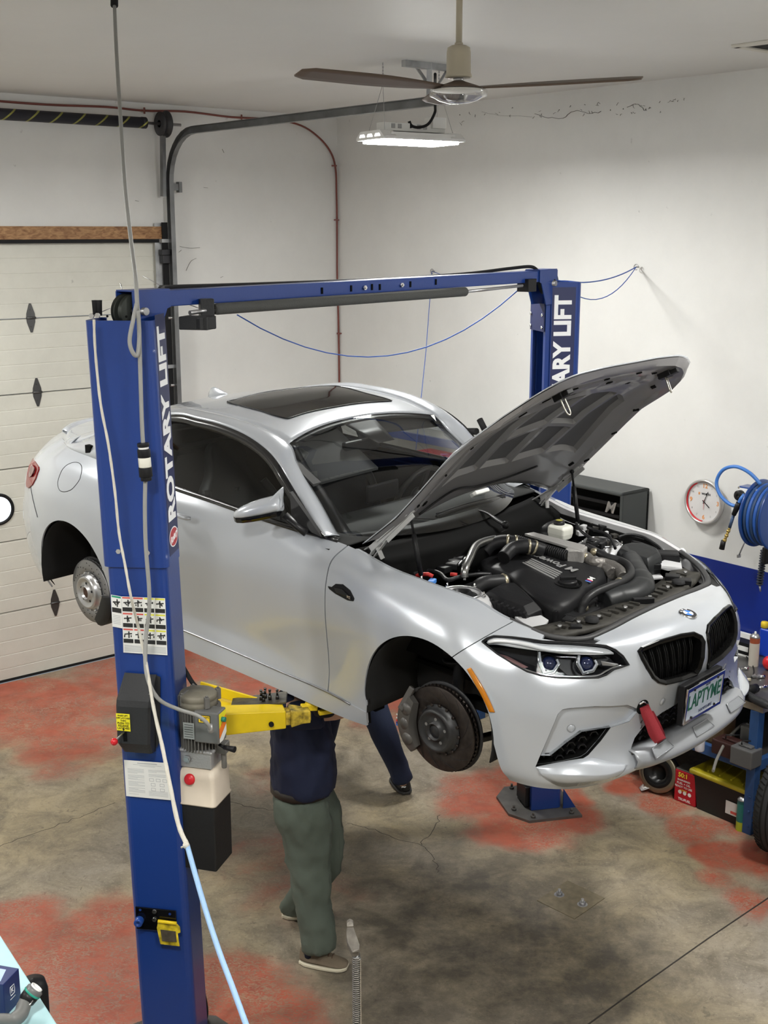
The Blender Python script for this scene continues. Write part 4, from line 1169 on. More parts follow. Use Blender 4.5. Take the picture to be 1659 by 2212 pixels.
mb.rings([[PC + pr*x + pu*z - pn*.004 for x, z in fr], [PC + pr*x + pu*z + pn*.004 for x, z in fr], [PC + pr*x + pu*z + pn*.004 for x, z in fi], [PC + pr*x + pu*z + pn*.0005 for x, z in fi]], True, False, False)
mb.build('plate_frame', CHROME, plate, fixn=True, bevel=.0015)
tb = MB(); put_text(tb, mat('plate_green', (.01, .10, .06), rough=.5), 'LAPTYME', PC + pn*.0012 + pu*.006, pr, pu, .098, extrude=.0006, bold=.0012, xs=.70, sp=1.0)
tb.build('plate_number', None, plate)
tb = MB(); put_text(tb, mat('plate_navy', (.02, .03, .09), rough=.5), 'NEW', PC + pn*.0012 + pu*.056 + pr*.02, pr, pu, .018, extrude=.0004)
put_text(tb, mat('plate_navy'), 'HAMPSHIRE', PC + pn*.0012 - pu*.056 + pr*.02, pr, pu, .022, extrude=.0004)
tb.build('plate_caption', None, plate)
for x in (-.10, .10):
 for z in (-.066, .066): MB().cyl(PC+pr*x+pu*z, PC+pr*x+pu*z+pn*.006, .006, n=12).build('plate_screw', BLK, plate)
RC = on_skin(1486, 1326); rn = skin_n(RC); 
if rn.x < 0: rn = -rn
rr_ = V((0, 1, 0)); ru = rn.cross(rr_).normalized(); 
if ru.z < 0: ru = -ru
def rdisc(mb, m, r0, r1, a0, a1, h, n=24):
 mb.use(m); P = []
 o_ = [RC + rn*h + rr_*(r1*math.cos(a0+(a1-a0)*k/n)) + ru*(r1*math.sin(a0+(a1-a0)*k/n)) for k in range(n+1)]
 i_ = [RC + rn*h + rr_*(r0*math.cos(a0+(a1-a0)*k/n)) + ru*(r0*math.sin(a0+(a1-a0)*k/n)) for k in range(n+1)]
 mb.add(o_ + i_, [(k, k+1, n+2+k, n+1+k) for k in range(n)])
bdg = MB().use(CHROME); bdg.lathe([(.0, -.004), (.041, -.004), (.041, .003), (.038, .005), (.0, .005)], RC, rn, 40)
rdisc(bdg, mat('badge_black', (.008, .008, .01), rough=.15, coat=1), .024, .037, 0, 2*PI, .0056, 48)
for k in range(4): rdisc(bdg, mat('badge_blue', (.03, .17, .55), rough=.2, coat=1) if k % 2 == 0 else mat('badge_white', (.8, .8, .8), rough=.2, coat=1), 0.0, .0228, k*PI/2, (k+1)*PI/2, .0056, 8)
for ch, a in (('B', 128), ('M', 90), ('W', 52)):
 a = math.radians(a); d = rr_*math.cos(a) + ru*math.sin(a); put_text(bdg, mat('badge_white'), ch, RC + d*.0305 + rn*.006, rn.cross(d)*-1, d, .013, extrude=.0002, bold=.0004)
bdg.build('round_badge', None, car)
HKc = on_skin(1388, 1527); hn = skin_n(HKc)
mb = MB(); mb.lathe([(.0, .001), (.030, .001), (.033, -.001), (.033, -.004)], HKc + hn*.003, hn, 28); to = mb.build('tow_opening', BLKM, car)
STR = mat('red_webbing', (.24, .012, .02), rough=.75, bump=(400, .4))
def hs(px, py, f): 
 p = on_skin(px, py) ; return CCAM + (p-CCAM)*(1-f)
mb = MB(); rows = []
cl = [(1393, 1524, .002), (1396, 1540, .008), (1404, 1562, .012), (1412, 1585, .014), (1421, 1600, .014)]
L_ = [hs(*q) for q in [(1383, 1530, .003), (1388, 1548, .008), (1396, 1568, .012), (1404, 1590, .013), (1416, 1606, .013)]]
R_ = [hs(*q) for q in [(1401, 1521, .003), (1411, 1542, .010), (1421, 1562, .014), (1433, 1585, .016), (1438, 1595, .016)]]
mb.grid(list(zip(spline(L_, 5), spline(R_, 5)))); mb.build('tow_strap', STR, car, solid=.005)
mb = MB(); L2 = [hs(*q) for q in [(1420, 1607, .012), (1426, 1596, .003), (1418, 1570, .002), (1405, 1540, .002)]]; R2 = [hs(*q) for q in [(1439, 1594, .015), (1436, 1588, .004), (1424, 1560, .003), (1410, 1535, .002)]]
mb.grid(list(zip(spline(L2, 5), spline(R2, 5)))); mb.build('tow_strap', STR, car, solid=.005)
mb = MB(); mb.tube([hs(1382, 1521, .004), hs(1390, 1516, .004), hs(1398, 1520, .004)], .004, 8); mb.build('strap_pin', CHROME, car)
for s in (0, 1):
 P = flip([on_skin(x, y) for x, y in ((709, 1266), (717, 1268), (726, 1261), (741, 1262), (757, 1275), (766, 1293), (764, 1299), (752, 1297), (726, 1283), (712, 1272))], s)
 n = avg_n(P); o = MB().prism([p + n*.006 for p in P], -n*.012).build('fender_vent', BLK, car, fixn=True, bevel=.003)
 Q = flip([on_skin(x, y) for x, y in ((724, 1268), (742, 1272), (762, 1293), (730, 1281))], s)
 MB().prism([p + n*.011 for p in Q], -n*.008).build('vent_blade', GBLK, o, fixn=True, bevel=.002)
 tb = MB(); c = flip([on_skin(757, 1290)], s)[0] + n*.0125; put_text(tb, CHROME, 'M2', c, (1 if s == 0 else -1, 0, -.12), (0, 0, 1), .018, extrude=.0006, bold=.0006); tb.build('vent_badge', None, o)
for s in (0,):
 P = [on_skin(x/4.423, 880+y/4.423) for x, y in ((552,720),(575,640),(600,590),(650,545),(710,525),(760,535),(782,575),(775,640),(755,700),(700,770),(650,800),(600,805),(565,785))]
 P2 = [SKIN.find_nearest(p)[0] for p in spline(P, 4, True)]
 mb = MB(); mb.tube([p + skin_n(p)*.0002 for p in P2] + [P2[0]], .0022, 5); mb.build('fuel_flap_gap', mat('gap_grey', (.04, .04, .045), rough=.8), car)
for s in (0, 1):
 P = flip([on_skin(x/4.423, 880+y/4.423) for x, y in ((318,482),(340,515),(378,570),(380,595),(350,680),(315,745),(280,775),(262,765),(256,735),(270,640),(290,560))], s)
 n = avg_n(P)
 mb = MB(); mb.prism([p + n*.008 for p in P], -n*.03); tl = mb.build('tail_light', mat('tail_red', (.17, .004, .006), rough=.15, coat=.6), car, fixn=True, bevel=.004)
 c = sum(P, V((0, 0, 0)))/len(P)
 mb = MB(); mb.prism([c + (p-c)*.45 + n*.0095 + V((0, 0, .02)) for p in P], -n*.004); mb.build('tail_light_core', mat('tail_dark_red', (.09, .004, .006), rough=.2, coat=1), tl, fixn=True)
strip_to_skin([V((-3.07, -.9, .66)), V((-3.12, -.9, .72)), V((-3.22, -.87, .82))], .005, name='bumper_seam', m=mat('gap_grey'))
HR = ci(11)
edge = [BG[i][-1] for i in range(0, HR+1)]           # nose centre -> hinge corner, right side
def interp(tab, x):
 for (a, b), (c, d) in zip(tab[:-1], tab[1:]):
  if a <= x <= c: return b + (d-b)*(x-a)/(c-a)
 return tab[0][1] if x < tab[0][0] else tab[-1][1]
FX = [(0, .612), (.2, .615), (.4, .602), (.50, .575), (.58, .53), (.645, .46), (.69, .36), (.712, .24), (.722, .08)]
RX = [(0, -.47), (.25, -.49), (.45, -.54), (.60, -.60), (.73, -.655)]
ZE = [(-.66, .968), (-.4, .914), (-.2, .899), (0, .889), (.12, .880), (.24, .847), (.36, .817), (.46, .79), (.54, .778), (.62, .786)]
ZC = [(-.66, .990), (-.47, .992), (-.2, .985), (.1, .955), (.3, .908), (.45, .862), (.54, .825), (.63, .795)]
TH = math.radians(50.4); HP = (-.62, .93); HD = (.108, .061)
def openh(p):
 x, z = p[0]-HP[0], p[2]-HP[1]
 return V((HP[0]+HD[0] + x*math.cos(TH) - z*math.sin(TH), p[1], HP[1]+HD[1] + x*math.sin(TH) + z*math.cos(TH)))
def hoodp(u, v, dz=0., shrink=0.):
 w = u*(.724-shrink); a = abs(w)
 x0, x1 = interp(RX, a)+shrink, interp(FX, a)-shrink
 x = x0 + (x1-x0)*v
 ze, zc = interp(ZE, x), interp(ZC, x)
 k = (a/.724); k2 = max(k, max(0, (x - .20)/.42)**2*.9 if a > .3 else 0)
 z = zc + (ze-zc)*min(1, k**2.6)
 z += .010*math.exp(-((a-.42)/.07)**2)*math.sin(PI*min(1, max(0, v)))      # power bulge edge
 return V((x, w, z+dz))
hood = None
G = [[openh(hoodp(-1+2*i/40, j/36)) for j in range(37)] for i in range(41)]
mb = MB(); mb.grid(G); hood = mb.build('hood', PAINT, car, solid=.004, soff=0)
bm = bmesh.new(); bm.from_mesh(hood.data); bmesh.ops.recalc_face_normals(bm, faces=bm.faces); bm.to_mesh(hood.data); bm.free()
HUN = mat('hood_underside', (.22, .215, .22), rough=.45, metal=.15, coat=.3)
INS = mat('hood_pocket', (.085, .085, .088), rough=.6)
def inner_h(u, v):
 """how far the inner panel stands below the skin"""
 e = min(1, (1-abs(u))/.05)*min(1, (1-v)/.04)*min(1, v/.04)
 return .006 + .026*e
AB = lambda v: [(0, 1), (.022, 1), (.034, 0), (.33+.12*(v-.2), 0), (.342+.12*(v-.2), 1), (.376+.12*(v-.2), 1), (.388+.12*(v-.2), 0), (.735-.20*(v-.2), 0), (.752-.20*(v-.2), 1), (.80-.12*(v-.2), 1), (1, 1)]
VB = lambda a: [(0, 1), (.21+.10*a, 1), (.228+.10*a, 0), (.47-.12*a, 0), (.484-.12*a, 1), (.506-.12*a, 1), (.52-.12*a, 0), (.735-.22*a*a, 0), (.753-.22*a*a, 1), (1, 1)]
NA = [2, 1, 14, 1, 2, 1, 16, 1, 3, 12]; NV = [14, 1, 14, 1, 2, 1, 16, 1, 16]
def steps(NN): return [(k, q/n) for k, n in enumerate(NN) for q in range(n)] + [(len(NN)-1, 1.0)]
def pick(T, kq):
 k, q = kq; return T[k][0] + (T[k+1][0]-T[k][0])*q, T[k][1] + (T[k+1][1]-T[k][1])*q
SA, SV = steps(NA), steps(NV)
US = [(-1, x) for x in SA[::-1]] + [(1, x) for x in SA[1:]]
G, FK = [], []
for sg, ka in US:
 row, fr = [], []
 for kv in SV:
  v = pick(VB(.4), kv)[0]; a = pick(AB(v), ka)[0]; v, fv = pick(VB(a), kv); a, fa_ = pick(AB(v), ka)
  if ka[0] >= 6: v, fv = pick(VB(a), kv)
  cross = kv[0] in (3, 4, 5) and ka[0] >= 2 and ka[0] <= 3
  f = max(fa_, fv if (kv[0] not in (3, 4, 5) or cross) else 0)
  d = .010 + (inner_h(a, v)-.010)*f
  if f == 1 and .82 < v < .86 and a < .6: d += .008
  if f == 1 and .84 < a < .89 and .12 < v < .8: d -= .012
  row.append(openh(hoodp(sg*a, v, -d, .010))); fr.append(f)
 G.append(row); FK.append(fr)
mb = MB(); mb.grid(G); hin = mb.build('hood_inner_panel', HUN, car)
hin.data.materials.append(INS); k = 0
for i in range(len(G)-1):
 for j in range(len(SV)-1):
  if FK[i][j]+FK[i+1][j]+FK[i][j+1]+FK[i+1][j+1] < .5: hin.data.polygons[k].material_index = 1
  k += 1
sharp(hin, .35)
def hpt(u, v, d=.034): return openh(hoodp(u, v, -d, .01))
def hframe(u, v):
 p = hpt(u, v); a = (hpt(u+.02, v)-p).normalized(); b = (hpt(u, v+.02)-p); b = (b - a*a.dot(b)).normalized(); n = a.cross(b)
 if n.dot(hpt(u, v, .06)-p) < 0: n = -n
 return p, a, b, n
for (u, v, w_, l_) in [(-.92, .1, .012, .03), (-.92, .3, .012, .03), (-.92, .52, .01, .03), (-.9, .68, .012, .03), (-.62, .86, .05, .012), (-.44, .90, .03, .012), (-.18, .93, .03, .012), (.18, .93, .03, .012), (.44, .90, .03, .012), (.62, .86, .05, .012), (-.72, .80, .035, .022), (.72, .80, .035, .022), (.9, .68, .012, .03), (.92, .52, .01, .03), (.92, .3, .012, .03), (.92, .12, .012, .02), (-.3, .82, .03, .018), (.3, .82, .03, .018), (0, .86, .035, .02), (.80, .22, .02, .03), (-.80, .22, .02, .03)]:
 p, a, b, n = hframe(u, v)
 mb = MB(); R_ = Matrix((tuple(a), tuple(b), tuple(n))).transposed(); mb.box(p, (w_, l_, .006), R_); mb.build('panel_slot', BLKM, hin)
for s in (-1, 1):          # latch strikers
 p, a, b, n = hframe(s*.58, .90)
 mb = MB(); R_ = Matrix((tuple(a), tuple(b), tuple(n))).transposed(); mb.box(p + n*.010, (.05, .06, .03), R_); mb.box(p+n*.012+b*.04, (.035, .05, .02), R_)
 o = mb.build('striker_base', BLK, car, bevel=.003)
 mb = MB(); q = p + n*.02
 mb.tube(spline([q - a*.011, q - a*.011 + n*.06, q + n*.078, q + a*.011 + n*.06, q + a*.011], 5), .0035, 8); mb.build('striker_loop', mat('zinc_plated', (.45, .43, .38), rough=.35, metal=.9), o)
mb = MB(); mb.tube(spline([hpt(-.75, .12, .042), hpt(-.50, .16, .042), hpt(-.2, .10, .044), hpt(.1, .10, .044), hpt(.4, .16, .042)], 8), .005, 6); mb.build('washer_hose', BLK, hin)
HW = mat('primer_white_metal', (.50, .50, .50), rough=.45, metal=.2)
for s in (-1, 1):
 y = s*.665
 def hq(x, z): return V((x, y, z))
 a = V((-.60, y, .925)); b = openh(V((-.60, y, .93))); c = openh(V((-.36, y, .90)))
 mb = MB(); mb.bar(b + V((-.01, 0, 0)), c, .012, .050, (0, 1, 0)) ; mb.bar(b, c, .034, .008, (0, 1, 0))
 mb.build('hinge_upper', HW, car, bevel=.003)
 for q, r in ((V((-.66, y-s*.012, .90)), b + V((-.00, -s*.012, .01))), (V((-.57, y-s*.012, .89)), b + V((.055, -s*.012, .04)))):
  mb = MB(); mb.bar(q, r, .006, .022, (0, 1, 0)); mb.build('hinge_link', HW, car, bevel=.002)
 mb = MB(); mb.box((-.61, y-s*.012, .885), (.14, .02, .05)); mb.build('hinge_base', HW, car, bevel=.004)
 h0, h1 = cb(803, 1186, 1, -.665), cb(890, 1100, 1, -.665)
 if s > 0: h0, h1 = mir([h0, h1])
 mb = MB(); mb.bar(h0, h1, .030, .026, (0, 1, 0)); mb.bar(h0.lerp(h1, .30) + V((.012, 0, .0)), h0.lerp(h1, .95) + V((.012, 0, 0)), .055, .006, (0, 1, 0)); mb.build('hinge_arm', HW, car, bevel=.004)
 h2 = cb(800, 1203, 1, -.66) if s < 0 else mir([cb(800, 1203, 1, -.66)])[0]; h3 = cb(830, 1215, 1, -.64) if s < 0 else mir([cb(830, 1215, 1, -.64)])[0]
 for e_ in (h2, h3): mb = MB(); mb.bar(h0.lerp(h1, .12), e_, .007, .026, (0, 1, 0)); mb.build('hinge_link', HW, car, bevel=.002)
 g0 = V((-.28, s*.62, .84)); g1 = openh(V((-.40, s*.63, .90)))
 md_ = g0.lerp(g1, .42)
 mb = MB().use(BLK); mb.tube([g0.lerp(g1, .12), g0.lerp(g1, .75)], .011, 12); mb.use(CHROME); mb.tube([g0, g0.lerp(g1, .13)], .005, 8); mb.use(BLK); mb.tube([g0.lerp(g1, .75), g1], .006, 8); mb.ball(g1, .012, 10); mb.ball(g0, .012, 10)
 mb.build('gas_strut', None, car)
def z4(x, y): return (380+x/2.304, 780+y/2.304)
Tp = [cb(699, 1158, 1, -.80), cb(690, 1145, 1, -.785), cb(662, 1101, 1, -.745), cb(623, 1036, 1, -.71), cb(603, 1003, 1, -.70), cb(575, 971, 1, -.69), cb(532, 941, 1, -.685), cb(480, 919, 1, -.685), cb(428, 906, 1, -.685), cb(383, 897, 1, -.68), V((-2.35, -.660, 1.318)), V((-2.65, -.655, 1.215)), V((-2.95, -.665, 1.105)), V((-3.12, -.66, 1.072))]
Ep = [cb(735, 1158, 1, -.675), cb(725, 1147, 1, -.66), cb(695, 1092, 1, -.63), cb(666, 1043, 1, -.60), cb(642, 1000, 1, -.575), cb(624, 958, 1, -.552), V((-1.45, -.555, 1.385)), V((-1.65, -.56, 1.402)), V((-1.85, -.56, 1.406)), V((-2.08, -.555, 1.395)), V((-2.38, -.54, 1.345)), V((-2.65, -.515, 1.26)), V((-2.95, -.50, 1.145)), V((-3.12, -.50, 1.09))]
print('T', [tuple(round(q, 3) for q in p) for p in Tp]); print('E', [tuple(round(q, 3) for q in p) for p in Ep])
TS, ES = spline(Tp, 6), spline(Ep, 6)
kn = list(range(len(Tp)))
CZr = [(-3.2, 1.09), (-2.95, 1.165), (-2.65, 1.295), (-2.38, 1.375), (-2.08, 1.422), (-1.85, 1.432), (-1.65, 1.425), (-1.45, 1.405), (-1.25, 1.365)]
for s in (0, 1):
 G = []
 for i, (t, e) in enumerate(zip(TS, ES)):
  row = []
  for k in range(7):
   q = k/6; p = t.lerp(e, q)
   d = (e-t); n = V((0, -d.z, -d.y)).normalized() if True else None
   n = V((.25 if i < 30 else 0, -abs(d.z)-.02, abs(d.y))).normalized()
   row.append(p + n*(.022*math.sin(q*PI)*min(1, d.length/.12)))
  G.append(flip(row, s))
 mb = MB(); mb.grid(G); o = mb.build('roof_rail', PAINT, car, solid=.006, soff=0); sharp(o, 1.2)
i0 = 5*6
RX0 = i0
G = []
cols = list(range(i0, 11*6+1))
for i in cols:
 e = ES[i]; f = (i-i0)/(len(cols)-1)
 row = []
 xc = e.x - .085*(1-f)**3*1.0 - .03*f
 for k in range(25):
  u = -1+2*k/24; a = abs(u)
  x = e.x + (xc-e.x)*(1-a**2)
  zc = interp([(a_, b_) for a_, b_ in CZr], xc)
  z = e.z + (zc-e.z)*(1-a**2.4)
  row.append(V((x, e.y*u*-1 if False else -abs(e.y)*-u, z)))
 G.append(row)
ROOFG = G
RB = BVHTree.FromPolygons([p for r in G for p in r], [(i*25+j, (i+1)*25+j, (i+1)*25+j+1, i*25+j+1) for i in range(len(G)-1) for j in range(24)])
mb = MB(); mb.grid(G); roof = mb.build('roof', PAINT, car, solid=.006, soff=0)
def on_roof(px, py, off=0.):
 loc, nor, _, _ = RB.ray_cast(CCAM, cray(px, py))
 if loc is None: loc, nor, _, _ = RB.find_nearest(cb(px, py, 2, 1.41))
 if nor.z < 0: nor = -nor
 return loc + nor*off
SR = [(491,871),(510,865),(560,852),(620,843),(714,836),(740,839),(790,852),(842,866),(835,869),(780,873),(720,882),(665,893),(630,904),(617,906),(590,899),(560,889),(525,880)]
P = [on_roof(*p, .002) for p in SR]
c = sum(P, V((0, 0, 0)))/len(P); ring = spline(P, 3, True); mb = MB(); R5 = []
for k in range(7):
 q = 1-k/6.5; r_ = []
 for p in ring:
  w = c + (p-c)*q; l2, n2, _, _ = RB.find_nearest(w); n2 = n2 if n2.z > 0 else -n2
  r_.append(l2 + n2*.007)
 R5.append(r_)
mb.rings(R5, True, False, True); mb.add(R5[-1], [tuple(range(len(R5[-1])))], True)
SGL = mat('sunroof_glass', (.006, .006, .006), rough=.05, spec=.45)
sg = mb.build('sunroof', SGL, car, fixn=True, weld=True)
mb = MB(); mb.tube([p for p in R5[0]] + [R5[0][0]], .0035, 6); mb.build('sunroof_seal', BLK, sg)
a0 = V((-2.57, 0, 1.345)); mb = MB(); G = []
for k in range(9):
 t = k/8; h = [0, .030, .055, .068, .072, .066, .05, .026, 0][k]; x = -2.57 + .20*t; w = .018*math.sin(PI*min(1, t*1.1+.05))**.6 + .002
 zb = RB.find_nearest(V((x, 0, 1.4)))[0].z - .006
 hh = [.045, .068, .070, .063, .052, .040, .027, .014, .002][k]
 G.append([V((x, y, zb + z)) for y, z in ((-w, 0), (-w*.7, hh*.5), (-w*.25, hh*.9), (0, hh), (w*.25, hh*.9), (w*.7, hh*.5), (w, 0))])
mb.grid(G); mb.build('shark_fin_antenna', PAINT, car, weld=True, fixn=True, solid=.002)
hdr = ROOFG[0]; NB = len(hdr)
base = []
for k in range(NB):
 u = -1+2*k/(NB-1); a = abs(u); b0 = Ep[0]
 y = -abs(b0.y)*-u
 base.append(V((b0.x + (-.50-b0.x)*(1-a**2.2), y, b0.z + (.955-b0.z)*(1-a**2))))
SGR = [ES[k] for k in range(0, i0+1)]
G = []
for r in range(19):
 t = r/18; e = SGR[int(round(t*(len(SGR)-1)))]
 row = []
 for k in range(NB):
  u = -1+2*k/(NB-1); a = abs(u)
  p = base[k].lerp(hdr[k], t); bulge = .030*math.sin(PI*t)*(1-a**2)
  ex = V((e.x, e.y if p.y < 0 else -e.y, e.z)); st_ = (V((base[0].x, base[0].y, base[0].z)).lerp(hdr[0], t)); 
  dx = V((e.x-st_.x, 0, e.z-st_.z)); dyy = (abs(e.y)-abs(st_.y))
  p = p + dx*(a**2) + V((bulge*.6, math.copysign(dyy, p.y)*a if a > 0 else 0, bulge*.8))
  row.append(p)
 G.append(row)
WSG = G
mb = MB(); mb.grid(G); ws = mb.build('windshield', glass('windshield_glass', (.80, .82, .82), .01), car)
WB = BVHTree.FromPolygons([p for r in G for p in r], [(i*NB+j, (i+1)*NB+j, (i+1)*NB+j+1, i*NB+j+1) for i in range(len(G)-1) for j in range(NB-1)])
def on_ws(px, py, back=0.):
 r = cray(px, py); loc, nor, _, _ = WB.ray_cast(CCAM, r)
 if loc is None:
  loc, nor, _, _ = WB.find_nearest(cb(px, py, 2, 1.2))
 if nor.dot(r) > 0: nor = -nor
 return loc - nor*back
mb = MB(); wn = .004
def wsp(r, k, back=.0045):
 r = max(0, min(18, r)); i = int(r); j = min(18, i+1); f = r-i
 kk = int(k); kj = min(NB-1, kk+1); g = k-kk
 p = (WSG[i][kk].lerp(WSG[j][kk], f)).lerp(WSG[i][kj].lerp(WSG[j][kj], f), g)
 return p + V((-back*.75, 0, -back*.66))
for (A, B_) in (([(0+18*i/30, 0) for i in range(31)], [(.8+16.4*i/30, 1.1) for i in range(31)]),
    ([(18, 24*i/30) for i in range(31)], [(17.1, .9+22.2*i/30) for i in range(31)]),
    ([(18-18*i/30, 24) for i in range(31)], [(17.1-16.3*i/30, 22.9) for i in range(31)]),
    ([(0, 24-24*i/30) for i in range(31)], [(1.6, 22.9-21.8*i/30) for i in range(31)])):
 mb.grid(list(zip([wsp(*a) for a in A], [wsp(*b) for b in B_])))
mb.grid(list(zip([wsp(17.2, 9.5+5*i/6) for i in range(7)], [wsp(13.2, 10.8+2.6*i/6) for i in range(7)])))
mb.build('windshield_border', BLK, ws, solid=.001)
mb = MB(); mb.add([on_ws(*p, -.002) for p in ((930, 898), (945, 898), (957, 910), (942, 911))], [(0, 1, 2, 3)]); mb.build('windshield_sticker', WHITE, ws, solid=.001)
rB = [BG[i][-1] for i in range(len(UU))]
def belt(x):      # outer top edge of the body at x
 for i in range(ci(10), ci(19)):
  a, b = rB[i], rB[i+1]
  if a.x >= x >= b.x: return a.lerp(b, (a.x-x)/(a.x-b.x))
 return rB[ci(17)]
for s in (0, 1):
 G = []; TT = [p for p in TS if p.x > -2.62 and p.x < -.76]
 low = []
 for p in TT:
  q = belt(p.x); q = V((q.x, q.y+.010, q.z-.004))
  low.append(q)
 rows = []
 for p, q in zip(TT, low):
  row = []
  for k in range(7):
   t = k/6; m_ = q.lerp(p + V((0, .006, 0)), t); m_.y -= .016*math.sin(PI*t); row.append(m_)
  rows.append(flip(row, s))
 mb = MB(); mb.grid(rows); sw = mb.build('side_window', glass('side_glass', (.50, .52, .52), .01), car)
 TRM = mat('shadow_trim', (.010, .010, .011), rough=.25, coat=.5)
 T1 = [p for p in TS if p.x > -2.75 and p.x < -.70]
 A = [p + V((0, -.004, .004)) for p in T1]
 nrm = []
 B2 = []
 for i, p in enumerate(T1):
  d = (T1[min(i+1, len(T1)-1)]-T1[max(i-1, 0)]).normalized(); q = belt(p.x); into = (q-p); into = (into - d*into.dot(d))
  L_ = into.length; w = min(.042, max(.004, L_*.5)) if p.x < -.85 else max(.004, L_*.5)
  B2.append(p + into.normalized()*w + V((0, -.006, 0)))
 mb = MB(); mb.grid([flip([a, a.lerp(b, .5)+V((0, -.004, 0)), b, b+V((0, .010, 0))], s) for a, b in zip(A, B2)]); o = mb.build('window_trim', TRM, car, solid=.004); 
 T2 = [belt(-.70 - .04*i) for i in range(48)]
 mb = MB(); mb.grid([flip([p + V((0, -.002, -.004)), p + V((0, .004, .012)), p + V((0, .016, .014))], s) for p in T2]); mb.build('belt_trim', TRM, car, solid=.004)
 bp0, bp1 = belt(-2.02), None
 tt = min(TS, key=lambda p: abs(p.x+2.10)); bb = belt(-2.04)
 mb = MB(); mb.bar(*flip([bb + V((0, -.004, 0)), tt + V((0, -.008, 0))], s), .008, .075, (0, 1, 0)); mb.build('door_pillar', TRM, car)
 q0, q1, q2 = Tp[0] + V((-.02, -.0, 0)), belt(-.98), cb(655, 1068, 1, -.765)
 mb = MB(); tri = flip([cb(697, 1160, 1, -.806), cb(632, 1130, 1, -.815), cb(628, 1062, 1, -.765)], s); mb.prism([p + V((0, (-.006 if s == 0 else .006), 0)) for p in tri], V((0, .02 if s == 0 else -.02, 0))); mb.build('mirror_base', BLK, car, fixn=True)
for s in (0, 1):
 G = []
 for p in [q for q in TS if q.x < -2.50]:
  b = belt(max(p.x, -3.12)); G.append(flip([p, p.lerp(b, .35)+V((0, -.014, .0)), p.lerp(b, .7)+V((0, -.012, .0)), b], s))
 mb = MB(); mb.grid(G); mb.build('rear_pillar', PAINT, car, solid=.005, soff=0)
re_ = ROOFG[-1]; G = []
for r in range(9):
 t = r/8; G.append([V((p.x - .42*t, p.y*(1-.04*t), p.z + (1.125-.02*abs(p.y) - p.z)*t + .02*math.sin(PI*t))) for p in re_])
mb = MB(); mb.grid(G); mb.build('rear_window', glass('rear_glass', (.12, .13, .13), .03), car)
last = G[-1]; G2 = []
tail = [BG[i][-1] for i in range(ci(17), len(UU))]
full = tail + mir(tail[:-1])[::-1]
xs0 = last
m = 24
def res_(P, n):
 L = [0.]
 for a, b in zip(P[:-1], P[1:]): L.append(L[-1]+(b-a).length)
 out = []
 for k in range(n+1):
  t = L[-1]*k/n; i = 0
  while i < len(L)-2 and L[i+1] < t: i += 1
  out.append(P[i].lerp(P[i+1], (t-L[i])/max(1e-6, L[i+1]-L[i])))
 return out
inner = [V((-3.02, -.70+1.4*k/m, 1.10+.02*(1-abs(-1+2*k/m)))) for k in range(m+1)]
innr = []
for k in range(m+1):
 u = -1+2*k/m; innr.append(V((-3.02+.0*u, u*.62, 1.118+.012*(1-u*u))))
outr = res_(full, m)
G2 = [[a.lerp(b, t) + V((0, 0, .010*math.sin(PI*t))) for t in [j/6 for j in range(7)]] for a, b in zip(innr, outr)]
mb = MB(); mb.grid(G2); mb.build('boot_lid', PAINT, car, solid=.005, soff=0)
sp_ = [outr[k] for k in range(5, m-4)]
mb = MB(); mb.grid([[p + V((.07, 0, .004)), p + V((.0, 0, .014)), p + V((-.022, 0, .010)), p + V((-.012, 0, -.006))] for p in sp_]); mb.build('boot_spoiler', PAINT, car, solid=.004)
